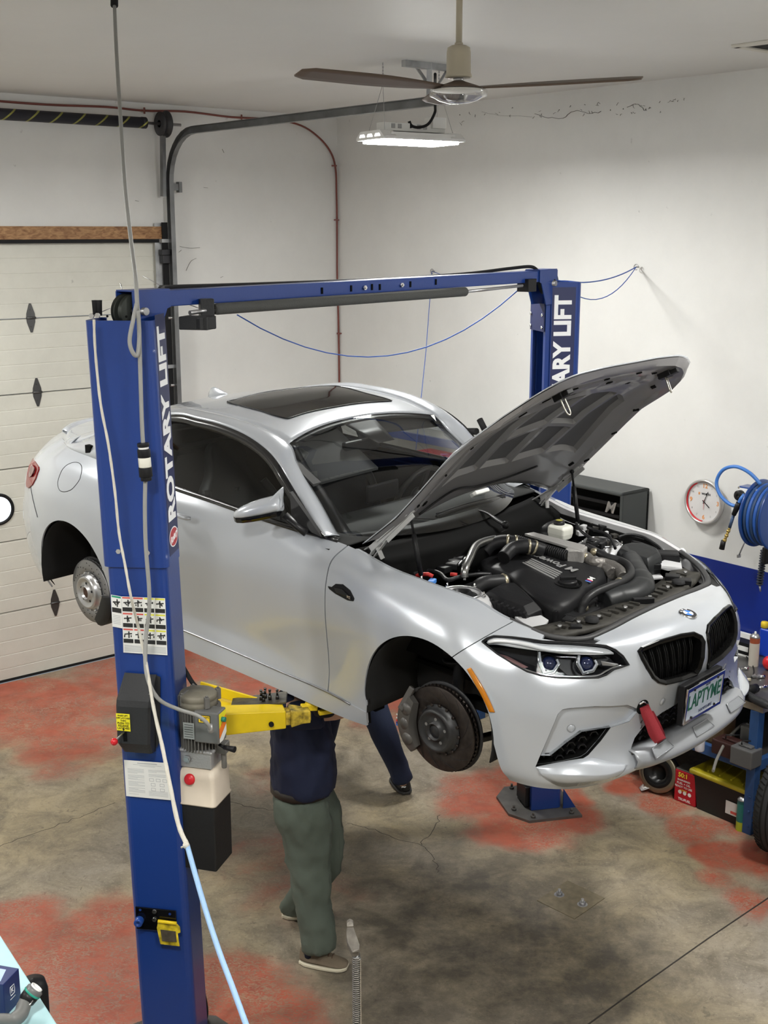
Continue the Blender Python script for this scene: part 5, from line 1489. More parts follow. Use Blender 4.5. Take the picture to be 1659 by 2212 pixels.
for s in (0, 1):
 c = V((-1.03, -.945, 1.075))
 G = []; tip, root = cb(505, 1118, 1, -1.02), cb(612, 1100, 1, -.885)
 ax = (root-tip); L_ = ax.length; ax.normalize()
 prof = [(0, .004, .006), (.06, .040, .030), (.2, .062, .052), (.4, .078, .062), (.6, .086, .066), (.8, .088, .066), (.92, .090, .062), (1.0, .094, .056)]
 up = V((.02, 0, 1)); up = (up - ax*up.dot(ax)).normalized(); fw = ax.cross(up) 
 if fw.x < 0: fw = -fw
 for t, h, d in prof:
  o = tip + ax*(L_*t) + up*(.006 + .014*t)
  ring = []
  for k in range(20):
   a = 2*PI*k/20; cc, ss = math.cos(a), math.sin(a)
   ring.append(o + up*(h*.62*(ss if ss > 0 else ss*.42)) + fw*(d*(cc*.9 if cc > 0 else cc*.55)))
  G.append(ring)
 G = [flip(r, s) for r in G]
 mb = MB(); mb.rings(G, True, True, True); o = mb.build('door_mirror', PAINT, car, fixn=True, weld=True)
 w1 = [tip + ax*(L_*t) + up*z + fw*d for t, z, d in ((.78, .058, .01), (1.0, .094, 0), (1.10, .108, -.006), (1.04, .05, .0), (1.02, .01, .01), (.84, .0, .02))]
 mb = MB(); mb.prism(flip([p + fw*.030 for p in w1], s), flip([fw*-.050], s)[0]); mb.build('mirror_wing', PAINT, o, fixn=True, bevel=.012, seg=3)
 G = []
 for t, h, d in prof[:-1]:
  q = tip + ax*(L_*t) + up*(.006 + .014*t - h*.20); G.append([q + up*(.022*k_) + fw*(d*.95*j_) for k_, j_ in ((-1, -.6), (-1.25, 0), (-1, .8), (-.2, .97), (.1, .9), (.1, -.55))])
 base_ = cb(662, 1152, 1, -.83)
 mb = MB(); mb.rings([flip(r, s) for r in G], True, True, False); mb.build('mirror_underside', GBLK, o, fixn=True, weld=True, bevel=.004)
 mb = MB(); mb.tube(flip([root + up*-.030, root.lerp(base_, .5)+up*-.020, base_], s), [.028, .026, .028], 12, flat=.6); mb.build('mirror_arm', BLK, o)
 hpts = flip([V((-1.80, -.905, .945)), V((-1.78, -.925, .950)), V((-1.70, -.930, .948)), V((-1.63, -.925, .945)), V((-1.605, -.905, .940))], s)
 mb = MB(); mb.tube(spline(hpts, 4), [.012]*2 + [.016]*13 + [.012]*2, 12, flat=.75); mb.build('door_handle', PAINT, door_r if s == 0 else door_l)
LEA = mat('black_leather', (.008, .009, .011), rough=.5)
mb = MB()
mb.box((-1.75, 0, .36), (2.3, 1.5, .03)); mb.box((-2.75, 0, .72), (.05, 1.5, .8)); mb.box((-.62, 0, .60), (.04, 1.5, .55))
mb.build('cabin_floor', BLKM, car)
G = [[V((x, y, z)) for x, z in ((-.66, .965), (-.80, .985), (-.98, .985), (-1.06, .965), (-1.09, .90), (-1.08, .70))] for y in [-.74+1.48*k/10 for k in range(11)]]
mb = MB(); mb.grid(G); mb.build('dashboard', mat('dash_grey', (.018, .019, .019), rough=.7), car, solid=.01)
mb = MB(); mb.box((-1.35, 0, .55), (.9, .22, .35)); mb.box((-1.12, 0, 1.01), (.02, .24, .10)); mb.build('centre_console', BLK, car, bevel=.02)
def seat(y, s):
 r = D.objects.new('seat', None); 
 def sec(x, z, w, t, lean=.35, wing=.05):
  out = []
  for k in range(13):
   u = -1+2*k/12; a = abs(u)
   out.append(V((x + wing*a**3, y+u*w, z)))
  for k in range(13):
   u = 1-2*k/12; a = abs(u)
   out.append(V((x - t, y+u*w*.92, z-.01)))
  return out
 secs = [sec(-1.78, .50, .23, .12, wing=.09), sec(-1.80, .60, .25, .12, wing=.10), sec(-1.83, .72, .26, .11, wing=.10), sec(-1.87, .84, .25, .10, wing=.09), sec(-1.90, .94, .225, .09, wing=.06), sec(-1.92, 1.0, .165, .08, wing=.03), sec(-1.93, 1.06, .13, .07, wing=.02), sec(-1.94, 1.13, .135, .07, wing=.03), sec(-1.95, 1.19, .125, .06, wing=.02), sec(-1.96, 1.225, .09, .04, wing=.01)]
 mb = MB(); mb.rings(secs, True, True, True); b = mb.build('seat', LEA, car, sub=1)
 mb = MB(); mb.rings([[V((x, y+u*w, z)) for u, z in ((-1, .34), (-1, .50), (-.75, .53), (-.6, .47), (.6, .47), (.75, .53), (1, .50), (1, .34))] for x, w in ((-1.85, .24), (-1.6, .26), (-1.35, .25), (-1.28, .22))], True, True, True); mb.build('seat_cushion', LEA, b, bevel=.02)
 mb = MB(); put_text(mb, CHROME, 'M2', V((-1.862, y, .955)), (0, 1, 0), (-.1, 0, 1), .032, extrude=.001); mb.build('seat_badge', None, b)
 for q in (-1, 1):
  mb = MB(); mb.tube(spline([V((-1.74, y+q*.25, .52)), V((-1.77, y+q*.262, .70)), V((-1.82, y+q*.25, .86)), V((-1.88, y+q*.20, .97))], 5), .026, 10); mb.build('seat_bolster', mat('bolster_leather', (.022, .023, .025), rough=.4), b)
seat(-.38, 0); seat(.38, 1)
mb = MB(); mb.rings([[V((x, y, z)) for y, z in ((-.6, .5), (-.6, 1.0), (-.45, 1.06), (.45, 1.06), (.6, 1.0), (.6, .5))] for x in (-2.50, -2.66)], True, True, False); mb.build('rear_bench', LEA, car, bevel=.03)
swc = V((-1.20, .38, .90)); ax = V((-.92, 0, .38)).normalized(); e1 = V((0, 1, 0)); e2 = ax.cross(e1)
mb = MB(); mb.tube([swc + e1*(.185*math.cos(2*PI*k/40)) + e2*(.185*math.sin(2*PI*k/40)) for k in range(41)], .015, 10, cap=False)
mb.ball(swc, .06, 14, (.5, 1, .9)); mb.bar(swc, swc+e1*.18, .035, .015); mb.bar(swc, swc-e1*.18, .035, .015); mb.bar(swc, swc-e2*.18, .03, .015)
mb.build('steering_wheel', BLK, car)
mb = MB(); mb.box(on_ws(785, 945, .05), (.03, .26, .07)); mb.build('interior_mirror', BLK, car, bevel=.01)
mb = MB(); mb.prism([V((-1.30, -.62, 1.335)), V((-1.02, -.60, 1.17)), V((-1.02, -.14, 1.18)), V((-1.34, -.14, 1.35))], V((0, 0, -.012)))
mb.build('sun_visor', mat('visor_grey', (.03, .03, .03), rough=.7), car)
mb = MB(); mb.prism([V((-1.36, .14, 1.35)), V((-1.24, .14, 1.30)), V((-1.22, .56, 1.28)), V((-1.30, .56, 1.32))], V((0, 0, -.012))); mb.build('sun_visor', mat('visor_grey'), car)
mb = MB(); mb.grid([[V((x, y, interp(CZr, x)-.045-.06*abs(y)**2)) for y in (-.58, -.3, 0, .3, .58)] for x in (-2.6, -2.2, -1.8, -1.45)]); mb.build('headliner', mat('headliner_grey', (.05, .05, .05), rough=.9), car, solid=.004)
mb = MB(); mb.box(on_ws(1035, 1066, -.006)+V((0, 0, .0)), (.05, .11, .022), Matrix.Rotation(-.6, 3, 'Y')); mb.build('toll_transponder', WHITE, car, bevel=.006)
for s in (-1, 1):
 mb = MB(); mb.box((-1.35, s*.79, .70), (1.3, .03, .50)); mb.build('door_card', BLKM, car)
mb = MB(); mb.box((-1.35, 0, .325), (1.9, 1.50, .03)); mb.box((-1.35, 0, .300), (1.9, .26, .05))
mb.box((.0, 0, .26), (.9, .95, .04)); mb.box((-3.0, 0, .28), (.9, 1.0, .05))
for s in (-1, 1): mb.box((-1.3, s*.74, .262), (1.75, .06, .11))
mb.build('underbody', BLKM, car)
def ea(x, y): return (780+x/3.318, 1060+y/3.318)
def eb(x, y): return (1100+x/3.318, 1040+y/3.318)
def A(x, y, z): return cb(*ea(x, y), 2, z)
def B(x, y, z): return cb(*eb(x, y), 2, z)
BODYW = mat('painted_inner_metal', (.45, .45, .46), rough=.45, coat=.3)
EBLK = mat('engine_black', (.011, .011, .012), rough=.45, bump=(160, .08), spec=.22)
HOSE = mat('hose_rubber', (.018, .018, .019), rough=.45, spec=.25)
GRIME = mat('dusty_black', (.034, .032, .028), rough=.6, var=(18, .5), spec=.2)
mb = MB()
mb.box((.0, 0, .42), (1.1, 1.1, .02)); mb.box((-.60, 0, .66), (.03, 1.35, .50))
for s in (-1, 1):
 mb.prism([V((-.58, s*.66, .5)), V((.42, s*.60, .5)), V((.42, s*.64, .74)), V((.1, s*.69, .845)), V((-.58, s*.70, .89))], V((0, -s*.012, 0)))
mb.build('engine_bay', BLKM, car, fixn=True)
for s in (-1, 1):      # inner fender flanges along the opening
 P = [V((p.x, p.y*(-s), p.z)) for p in [BG[i][-1] for i in range(ci(5)-1, ci(11))]]
 mb = MB(); mb.grid([[p + V((0, 0, -.002)), p + V((0, -s*.022, -.006)), p + V((0, -s*.026, -.040)), p+V((0, -s*.045, -.060))] for p in P], smooth=False)
 mb.build('fender_flange', PAINT if s < 0 else BODYW, car, solid=.003)
 c = V((-.10, s*.56, .800))
 mb = MB().use(BODYW); mb.lathe([(.17, -.16), (.155, -.05), (.125, .0), (.10, .018), (.085, .020), (.083, .006), (.0, .004)], c, (0, 0, 1), 36)
 tw = mb.build('strut_tower', None, car)
 mb = MB(); mb.lathe([(.0, .012), (.028, .012), (.032, .028), (.045, .032), (.060, .016), (.075, .012)], c, (0, 0, 1), 30); mb.build('strut_mount', BLK, tw)
 mb = MB(); mb.tube([c + V((.088*math.cos(2*PI*k/30), .088*math.sin(2*PI*k/30), .024)) for k in range(31)], .005, 6, cap=False); mb.build('tower_ring', STEEL, tw)
 for k in range(5):
  a = 2*PI*k/5+.4; q = c + V((.105*math.cos(a), .105*math.sin(a), .016)); mb = MB(); mb.cyl(q, q+V((0, 0, .010)), .009, n=6); mb.cyl(q, q+V((0, 0, .024)), .004, n=8); mb.build('tower_nut', CHROME, tw)
G = []
for k in range(21):
 w = -.70+1.4*k/20; q = abs(w)/.7
 G.append([V((x + .10*q*q*-1, w, z - .02*q)) for x, z in ((-.545, .958), (-.50, .948), (-.46, .93), (-.42, .928), (-.36, .900), (-.345, .86), (-.35, .78))])
mb = MB(); mb.grid(G); mb.build('cowl', mat('cowl_black', (.004, .004, .004), rough=.85, spec=.1), car, solid=.004)
for (p, q, r) in (((870, 262, .96), (620, 236, .96), .006),): pass
for pts in ([(540, 185, .985), (760, 110, .990), (1030, 45, .985)], [(300, 215, .975), (420, 218, .97), (560, 225, .965)]):
 P = [A(*p) for p in pts]
 mb = MB().use(BLK); mb.tube(spline(P, 5), .008, 6); mb.tube([p + V((0, 0, .014)) for p in spline(P, 5)], .005, 6); mb.build('wiper_blade', None, car)
mb = MB(); mb.tube(spline([A(820, 140, .985), A(900, 160, .98), A(980, 215, .965), A(1040, 250, .955)], 5), [.010]*8+[.014]*8, 8, flat=.6); mb.ball(A(1035, 245, .955), .02, 12); mb.build('wiper_arm', BLK, car)
mb = MB(); mb.tube(spline([A(350, 240, .93), A(560, 350, .90), A(700, 330, .90), A(850, 330, .90), A(1040, 260, .92)], 6), .011, 8); mb.build('cowl_hose', HOSE, car)
mb = MB(); mb.box(A(680, 305, .89), (.10, .20, .03)); mb.box(A(500, 430, .84), (.14, .12, .05)); mb.box(A(760, 130, .93), (.10, .16, .02), .5); mb.build('bulkhead_cover', EBLK, car, bevel=.006)
OUT = [A(830, 440, .80), A(850, 560, .80), A(930, 600, .795), A(1040, 640, .79), A(1110, 700, .785), A(1200, 760, .785), A(1290, 810, .78), A(1400, 850, .775), A(1500, 835, .775), A(1590, 765, .78), B(560, 790, .78), B(650, 740, .785), B(700, 690, .79), B(690, 645, .80), B(560, 590, .81), B(420, 540, .82), B(330, 505, .825), B(200, 495, .825), B(110, 505, .82), B(60, 525, .82)]
nO = len(OUT); cO = sum(OUT, V((0, 0, 0)))/nO
mb = MB(); rg = []
sm = spline(OUT, 3, True)
for k, dz in ((1.0, -.075), (1.0, -.02), (.985, .002), (.95, .016), (.88, .024), (.70, .030), (.45, .034), (.2, .035)):
 rg.append([cO + (p-cO)*k + V((0, 0, dz - (0 if k < 1 else 0))) for p in sm])
mb.rings(rg, True, False, True); mb.add(rg[-1], [tuple(range(len(sm)))], True)
ecov = mb.build('engine_cover', EBLK, car, fixn=True)
_cv = [p for r in rg for p in r]; ns_ = len(sm)
EB_ = BVHTree.FromPolygons(_cv, [(i*ns_+j, i*ns_+(j+1) % ns_, (i+1)*ns_+(j+1) % ns_, (i+1)*ns_+j) for i in range(len(rg)-1) for j in range(ns_)] + [tuple((len(rg)-1)*ns_+j for j in range(ns_))])
def on_cov(px, py, off=0.):
 loc, n, _, _ = EB_.ray_cast(CCAM, cray(px, py))
 if loc is None: loc, n, _, _ = EB_.find_nearest(cb(px, py, 2, .84))
 if n.z < 0: n = -n
 return loc + n*off
SILV = mat('silver_print', (.50, .50, .50), rough=.35, metal=.6)
for a, b in (((160, 560), (375, 660)), ((147, 570), (362, 671)), ((133, 578), (350, 681)), ((118, 583), (338, 691)), ((98, 588), (322, 702))):
 p, q = on_cov(*eb(*a), .0045), on_cov(*eb(*b), .0045); mb = MB(); mb.bar(p, q, .0090, .004); mb.build('cover_stripe', SILV, ecov)
p0, p1 = on_cov(*eb(455, 632), .003), on_cov(*eb(220, 545), .003)
rd = (p1-p0).normalized()*-1; rd = (p0-p1).normalized()*-1
ctr = on_cov(*eb(330, 588), .003)
upv = V((0, 0, 1)).cross(rd)
mb = MB(); put_text(mb, SILV, 'M Power', ctr, rd, upv, .072, extrude=.001, bold=.0012, xs=.95); mb.build('cover_lettering', None, ecov)
m0, m1 = on_cov(*eb(540, 720), .003), on_cov(*eb(600, 700), .003)
ctr = on_cov(*eb(585, 705), .003); rd2 = (on_cov(*eb(600, 695), .003)-on_cov(*eb(545, 735), .003)).normalized()
mb = MB(); put_text(mb, mat('badge_white'), 'M', ctr + rd2*.002, rd2, V((0, 0, 1)).cross(rd2), .045, extrude=.001, bold=.001, shear=.3)
for k, cc in enumerate((mat('stripe_red', (.5, .01, .02)), mat('stripe_navy', (.01, .02, .2)), mat('badge_blue'))): mb.use(cc); mb.bar(ctr - rd2*(.020+.008*k) + V((0, 0, 1)).cross(rd2)*-.016 , ctr - rd2*(.012+.008*k) + V((0, 0, 1)).cross(rd2)*.016, .007, .0015)
mb.build('cover_badge', None, ecov)
oc = on_cov(*eb(420, 728)); mb = MB(); mb.lathe([(.0, -.01), (.056, -.012), (.060, .003), (.066, .004), (.066, -.004)], oc, (0, 0, 1), 36); mb.build('oil_filler_recess', BLKM, ecov)
mb = MB(); mb.lathe([(0, .016), (.038, .016), (.043, .010), (.043, -.01)], oc, (0, 0, 1), 28); mb.box(oc + V((0, 0, .022)), (.076, .014, .018), .9); mb.build('oil_cap', BLK, ecov, bevel=.002)
for k in range(7):
 q = OUT[1].lerp(OUT[7], k/6); mb = MB(); mb.box(q + V((0, -.004, -.04)), (.012, .02, .07)); mb.build('cover_rib', EBLK, ecov, bevel=.003)
mb = MB(); mb.box((.02, -.08, .68), (.66, .44, .14)); mb.box((.1, .22, .66), (.5, .30, .12)); mb.build('engine_block', EBLK, car, bevel=.01)
IC = [B(60, 385, .905), B(170, 362, .905), B(540, 450, .895), B(530, 480, .895), B(415, 500, .89)]
mb = MB().use(mat('grey_tank', (.33, .32, .31), rough=.45, metal=.4, bump=(90, .3)))
top = [B(110, 372, .91), B(175, 362, .91), B(545, 455, .90), B(500, 492, .895)]
mb.prism([p + V((0, 0, -.012)) for p in top], V((0, 0, .012)))
mb.prism([p + V((.0, 0, -.075)) for p in (B(420, 490, .895), B(530, 470, .895), B(545, 455, .90), B(500, 492, .895))], V((0, 0, .07)))
it = mb.build('intercooler', None, car, fixn=True, bevel=.004)
p, q = B(60, 405, .885), B(415, 512, .875)
mb = MB()
for k in range(26):
 a = p.lerp(q, k/25); mb.tube([a + V((0, 0, .012)), a + V((.0, -.020, -.005)), a + V((0, -.022, -.055))], .0055, 6)
mb.build('intercooler_fins', EBLK, it)
mb = MB(); e_ = B(480, 520, .86); mb.box(e_ + V((0, 0, .0)), (.09, .09, .07), .35); mb.build('intercooler_end', mat('grey_tank'), it, bevel=.008)
CL = mat('hose_clamp', (.35, .31, .22), rough=.35, metal=.8)
for pts in ([A(880, 440, .85), A(930, 390, .88), A(1010, 365, .895), A(1090, 370, .895), A(1180, 390, .88)], [A(1020, 480, .86), A(1080, 420, .885), A(1160, 400, .895), A(1230, 405, .89), A(1300, 430, .87)]):
 mb = MB(); mb.tube(spline(pts, 6), .034, 16); o = mb.build('charge_pipe', EBLK, car)
 for k in (2.55, 3.1):
  i = int(k); q = pts[i].lerp(pts[i+1], k-i); d = (pts[i+1]-pts[i]).normalized(); mb = MB(); mb.lathe([(.036, -.006), (.038, -.005), (.038, .005), (.036, .006)], q, d, 20); mb.build('clamp', CL, o)
mb = MB(); mb.tube(spline([A(740, 620, .84), A(745, 560, .875), A(780, 480, .90), A(820, 400, .91), A(880, 365, .91), A(960, 345, .905)], 6), .019, 14); mb.build('silver_pipe', mat('bright_pipe', (.30, .30, .29), rough=.25, metal=.9), car)
mb = MB(); mb.box(A(750, 545, .87), (.02, .035, .03)); mb.bar(A(745, 560, .87), A(742, 640, .82), .012, .004); mb.build('pipe_bracket', STEEL, car)
DUCT = mat('duct_black', (.020, .021, .022), rough=.42, bump=(40, .05), spec=.25)
mb = MB(); P = spline([B(860, 520, .80), B(880, 560, .81), B(905, 620, .815), B(940, 690, .81), B(950, 750, .80), B(880, 800, .79), B(780, 820, .785), B(680, 850, .775)], 8)
mb.tube(P, [.052]*8+[.050]*8+[.052]*8+[.058]*8+[.062]*8+[.062]*8+[.060]*8+[.055], 20, flat=.72); mb.build('intake_duct', DUCT, car)
mb = MB(); mb.rings([[p + V((0, 0, dz)) for p in (inset(L_, k))] for k, dz in ((1.0, -.09), (1.02, -.02), (.97, .0), (.80, .018)) for L_ in [[B(770, 505, .83), B(800, 465, .835), B(870, 450, .84), B(960, 455, .845), B(1075, 495, .845), B(1095, 540, .83), B(1000, 590, .815), B(880, 560, .815)]]], True, True, True); mb.build('air_box', DUCT, car, fixn=True, bevel=.004)
mb = MB(); mb.box(B(1120, 545, .80), (.13, .08, .06), .6); mb.box(B(1150, 580, .78), (.10, .05, .05), .6); mb.build('fuse_box', EBLK, car, bevel=.006)
mb = MB(); mb.tube(spline([B(770, 920, .70), B(690, 905, .715), B(640, 905, .71), B(590, 930, .69)], 5), .045, 18); mb.build('bellows_hose', BLK, car)
for k in range(9):
 q = B(625+k*11, 905+k*.5, .735); d = (B(740, 910, .735)-B(625, 905, .735)).normalized(); mb = MB(); mb.lathe([(.044, -.005), (.049, 0), (.044, .005)], q-V((0, 0, .02)), d, 18); mb.build('bellows_ring', BLK, car)
mb = MB(); mb.tube(spline([B(560, 470, .86), B(620, 500, .865), B(700, 540, .86), B(800, 570, .85), B(860, 610, .845), B(870, 670, .84), B(800, 720, .835), B(700, 760, .83), B(610, 800, .82), B(550, 850, .80), B(530, 900, .77), B(515, 950, .74)], 6), .019, 14); wh = mb.build('coolant_hose', HOSE, car)
for (x, y, z) in ((610, 505, .866), (790, 718, .836), (535, 905, .765), (545, 540, .85)):
 q = B(x, y, z); mb = MB(); mb.ball(q, .022, 12, (1, 1, .9)); mb.build('clamp', CL, wh)
for pts in ([(560, 545, .84), (600, 580, .835), (700, 590, .83), (790, 640, .82), (820, 690, .81)], [(600, 600, .82), (690, 620, .815), (740, 660, .81)]):
 mb = MB(); mb.tube(spline([B(*p) for p in pts], 5), .028, 12); mb.build('turbo_pipe', mat('cast_grey_pipe', (.16, .15, .14), rough=.5, metal=.6, bump=(60, .5)), car)
rc = B(368, 325, .90)
mb = MB(); L_ = [(-.05, -.045), (.05, -.05), (.06, .0), (.05, .045), (-.05, .05), (-.06, 0)]
mb.rings([[rc + V((x*k, y*k, z)) for x, y in L_] for k, z in ((.9, -.06), (1.0, -.03), (1.0, .0), (.85, .012))], True, True, False); rs = mb.build('brake_reservoir', mat('cloudy_plastic', (.62, .62, .56), rough=.4), car, bevel=.008, seg=3)
mb = MB().use(BLK); mb.lathe([(.028, .010), (.030, .030), (.0, .033)], rc + V((-.01, 0, 0)), (0, 0, 1), 24); mb.use(mat('cap_yellow_print', (.35, .32, .05))); mb.lathe([(.0, .0345), (.018, .034)], rc+V((-.01, 0, 0)), (0, 0, 1), 20); mb.build('reservoir_cap', None, rs)
mb = MB(); mb.lathe([(.0, .02), (.075, .015), (.095, -.01), (.10, -.06)], B(310, 345, .86)+V((-.05, .03, 0)), (0, 0, 1), 30); mb.build('brake_servo', BLK, car)
L_ = [A(860, 745, .785), A(930, 700, .80), A(1010, 665, .805), A(1100, 660, .80), A(1200, 740, .79), A(1310, 855, .77), A(1200, 905, .765), A(1010, 830, .775)]
mb = MB(); mb.rings([[p + V((0, 0, dz)) for p in inset(L_, k)] for k, dz in ((1.0, -.12), (1.0, -.03), (.96, -.02), (.94, .0), (.70, .022))], True, True, False); nb = mb.build('air_filter_box', EBLK, car, fixn=True, bevel=.005)
p, q = A(870, 790, .775), A(1190, 915, .755)
mb = MB(); mb.bar(p, q, .02, .03)
for k in range(8): a = p.lerp(q, (k+.5)/8); mb.box(a, (.012, .03, .05), .3)
mb.build('box_rim', EBLK, nb, bevel=.002)
mb = MB(); mb.tube(spline([A(820, 770, .74), A(830, 700, .79), A(880, 665, .81), A(960, 655, .81), A(1040, 650, .805)], 6), .034, 16); mb.build('filter_hose', HOSE, car)
mb = MB(); mb.lathe([(.036, -.008), (.040, 0), (.036, .008)], A(1020, 652, .805), (A(1040, 650, .805)-A(960, 655, .81)), 20); mb.build('clamp', CL, car)
mb = MB(); mb.tube([A(400, 610, .85)+V((0, 0, .0)), A(430, 600, .862), A(480, 598, .865), A(515, 615, .855)], .010, 8); mb.build('red_cable', mat('red_cable', (.40, .02, .015), rough=.5), car)
mb = MB(); mb.tube([A(640, 598, .85), A(690, 602, .85)], .009, 8); mb.build('red_cable', mat('red_cable'), car)
mb = MB(); mb.box(A(508, 652, .84), (.03, .05, .02), .4); mb.build('blue_cap', mat('blue_cap', (.06, .22, .60)), car, bevel=.004)
mb = MB(); mb.tube(spline([A(370, 600, .84), A(450, 570, .84), A(560, 590, .84), A(620, 640, .84), A(700, 620, .84), A(820, 600, .83), A(930, 600, .82)], 5), .010, 8); mb.build('wiring_loom', BLK, car)
for (x, y, z, w, r) in ((600, 560, .84, .05, 0), (660, 530, .85, .06, .4), (560, 500, .85, .06, .2), (690, 480, .86, .07, .5), (1000, 300, .90, .05, .1), (1140, 215, .90, .04, .3)):
 mb = MB(); mb.box(A(x, y, z), (w, w*1.2, .03), r); mb.build('connector', BLK if x != 1140 else mat('grey_tank'), car, bevel=.004)
mb = MB(); mb.prism([A(620, 490, .87), A(720, 445, .87), A(760, 470, .87), A(700, 530, .86)], V((0, 0, -.01))); mb.build('heat_shield', mat('foil_shield', (.45, .45, .46), rough=.3, metal=.8), car, fixn=True, bevel=.003)
for pts in ([(560, 330, .88), (620, 350, .88), (700, 380, .87), (740, 430, .85), (760, 480, .84)], [(780, 400, .86), (860, 380, .87), (960, 400, .86), (1060, 460, .84), (1100, 500, .82)], [(880, 430, .84), (960, 450, .84), (1040, 480, .83)], [(480, 300, .90), (520, 360, .89), (600, 420, .87), (640, 470, .85)]):
 mb = MB(); mb.tube(spline([B(*p) for p in pts], 6), .008, 8); mb.build('wiring_loom', BLK, car)
rnd = random.Random(5)
for k in range(26):
 x, y = rnd.uniform(470, 760), rnd.uniform(280, 520)
 mb = MB(); mb.box(B(x, y, .83+rnd.uniform(-.01, .03)), (rnd.uniform(.015, .04), rnd.uniform(.015, .05), rnd.uniform(.015, .03)), rnd.uniform(0, 3)); mb.build('connector', [BLK, EBLK, GRIME, GRIME, BODYW][k % 5], car, bevel=.002)
mb = MB(); mb.lathe([(.0, .02), (.03, .02), (.036, .008), (.036, -.02)], B(600, 440, .86), (0, 0, 1), 20); mb.box(B(600, 425, .885), (.016, .02, .004)); mb.build('expansion_tank_cap', BLK, car)
G = []
for k in range(31):
 w = -.60+1.2*k/30; q = abs(w)/.6
 G.append([V((x - .10*q**2.2, w, z + .0*q)) for x, z in ((.40, .735), (.405, .770), (.46, .775), (.50, .768), (.545, .775), (.555, .76))])
mb = MB(); mb.grid(G); rs_ = mb.build('radiator_support', GRIME, car, solid=.004)
mb = MB()
for k in range(20):
 w = -.5 + k/19; mb.box((.47-.10*(abs(w)/.6)**2.2, w, .781), (.05, .012, .012), .2)
mb.build('support_rib', GRIME, rs_, bevel=.002)
for w in (-.52, -.42, -.30, -.12, .08, .26, .42, .52):
 q = V((.485-.10*(abs(w)/.6)**2.2, w, .782)); mb = MB(); mb.cyl(q, q+V((0, 0, .012)), .009, n=10); mb.build('support_screw', STEEL, rs_)
for w in (-.36, .36):
 q = V((.50-.10*(abs(w)/.6)**2.2, w, .785)); mb = MB(); mb.lathe([(.0, .016), (.028, .014), (.032, 0)], q, (0, 0, 1), 20); mb.build('bump_stop', RUB, rs_)
for (x, y, z, s1, s2, r) in ((860, 800, .80, .09, .03, .8), (960, 855, .785, .10, .025, .9), (430, 1000, .775, .05, .05, .2), (480, 1050, .775, .05, .03, .6), (1010, 600, .79, .10, .06, .7), (1170, 690, .785, .07, .05, .5), (1260, 720, .785, .06, .05, .5)):
 mb = MB(); mb.box(B(x, y, z), (s1, s2, .03), r); mb.build('latch_part', BLK, car, bevel=.004)
for s in (0, 1):
 P = flip([A(1100, 900, .760), A(1200, 905, .757), A(1290, 890, .76), A(1345, 925, .752), A(1300, 985, .745), A(1215, 985, .745)], s)
 mb = MB(); mb.prism(P, V((0, 0, -.012))); mb.build('headlight_carrier', BODYW, car, fixn=True, bevel=.003)
P = [B(1040, 600, .80), B(1130, 550, .80), B(1230, 560, .79), B(1240, 620, .785), B(1140, 620, .785)]
mb = MB(); mb.prism(P, V((0, 0, -.012))); mb.build('headlight_carrier', BODYW, car, fixn=True, bevel=.003)
mb = MB(); q = B(1310, 600, .77); mb.lathe([(.0, .03), (.045, .025), (.055, .0), (.055, -.03)], q, (.3, .5, 1), 24)
mb.build('headlight_back_cap', mat('ribbed_grey', (.10, .10, .105), rough=.5), car)
mb = MB(); q = B(1255, 540, .79); mb.tube([q + V((-.02, .03*math.cos(a), .03*math.sin(a))) for a in [PI*k/8 for k in range(9)]], .012, 8); mb.build('pipe_elbow', WHITE, car)
P = [BG[i][-1] for i in range(0, ci(6)-2)]; P = [p for p in P]
sl = [V((p.x - .022, p.y + (.012 if p.y < -.4 else 0), p.z - .004)) for p in P]
full = sl[::-1] + mir(sl[1:])
SEAL = mat('seal_rubber', (.035, .035, .036), rough=.5, spec=.3)
mb = MB(); mb.tube(full, .016, 10, flat=.7); mb.tube([p + V((-.018, 0, -.008)) for p in full], .010, 8); mb.build('hood_seal', SEAL, car)
ROT = mat('rusty_dark_rotor', (.045, .036, .032), rough=.42, metal=.7, var=(30, .3))
ROTS = mat('bright_rotor', (.33, .33, .34), rough=.38, metal=.9)
HAT = mat('black_hub', (.018, .018, .019), rough=.4)
HATS = mat('bright_hub', (.52, .52, .53), rough=.3, metal=.85)
CALM = mat('grey_caliper', (.085, .080, .075), rough=.4, metal=.4)
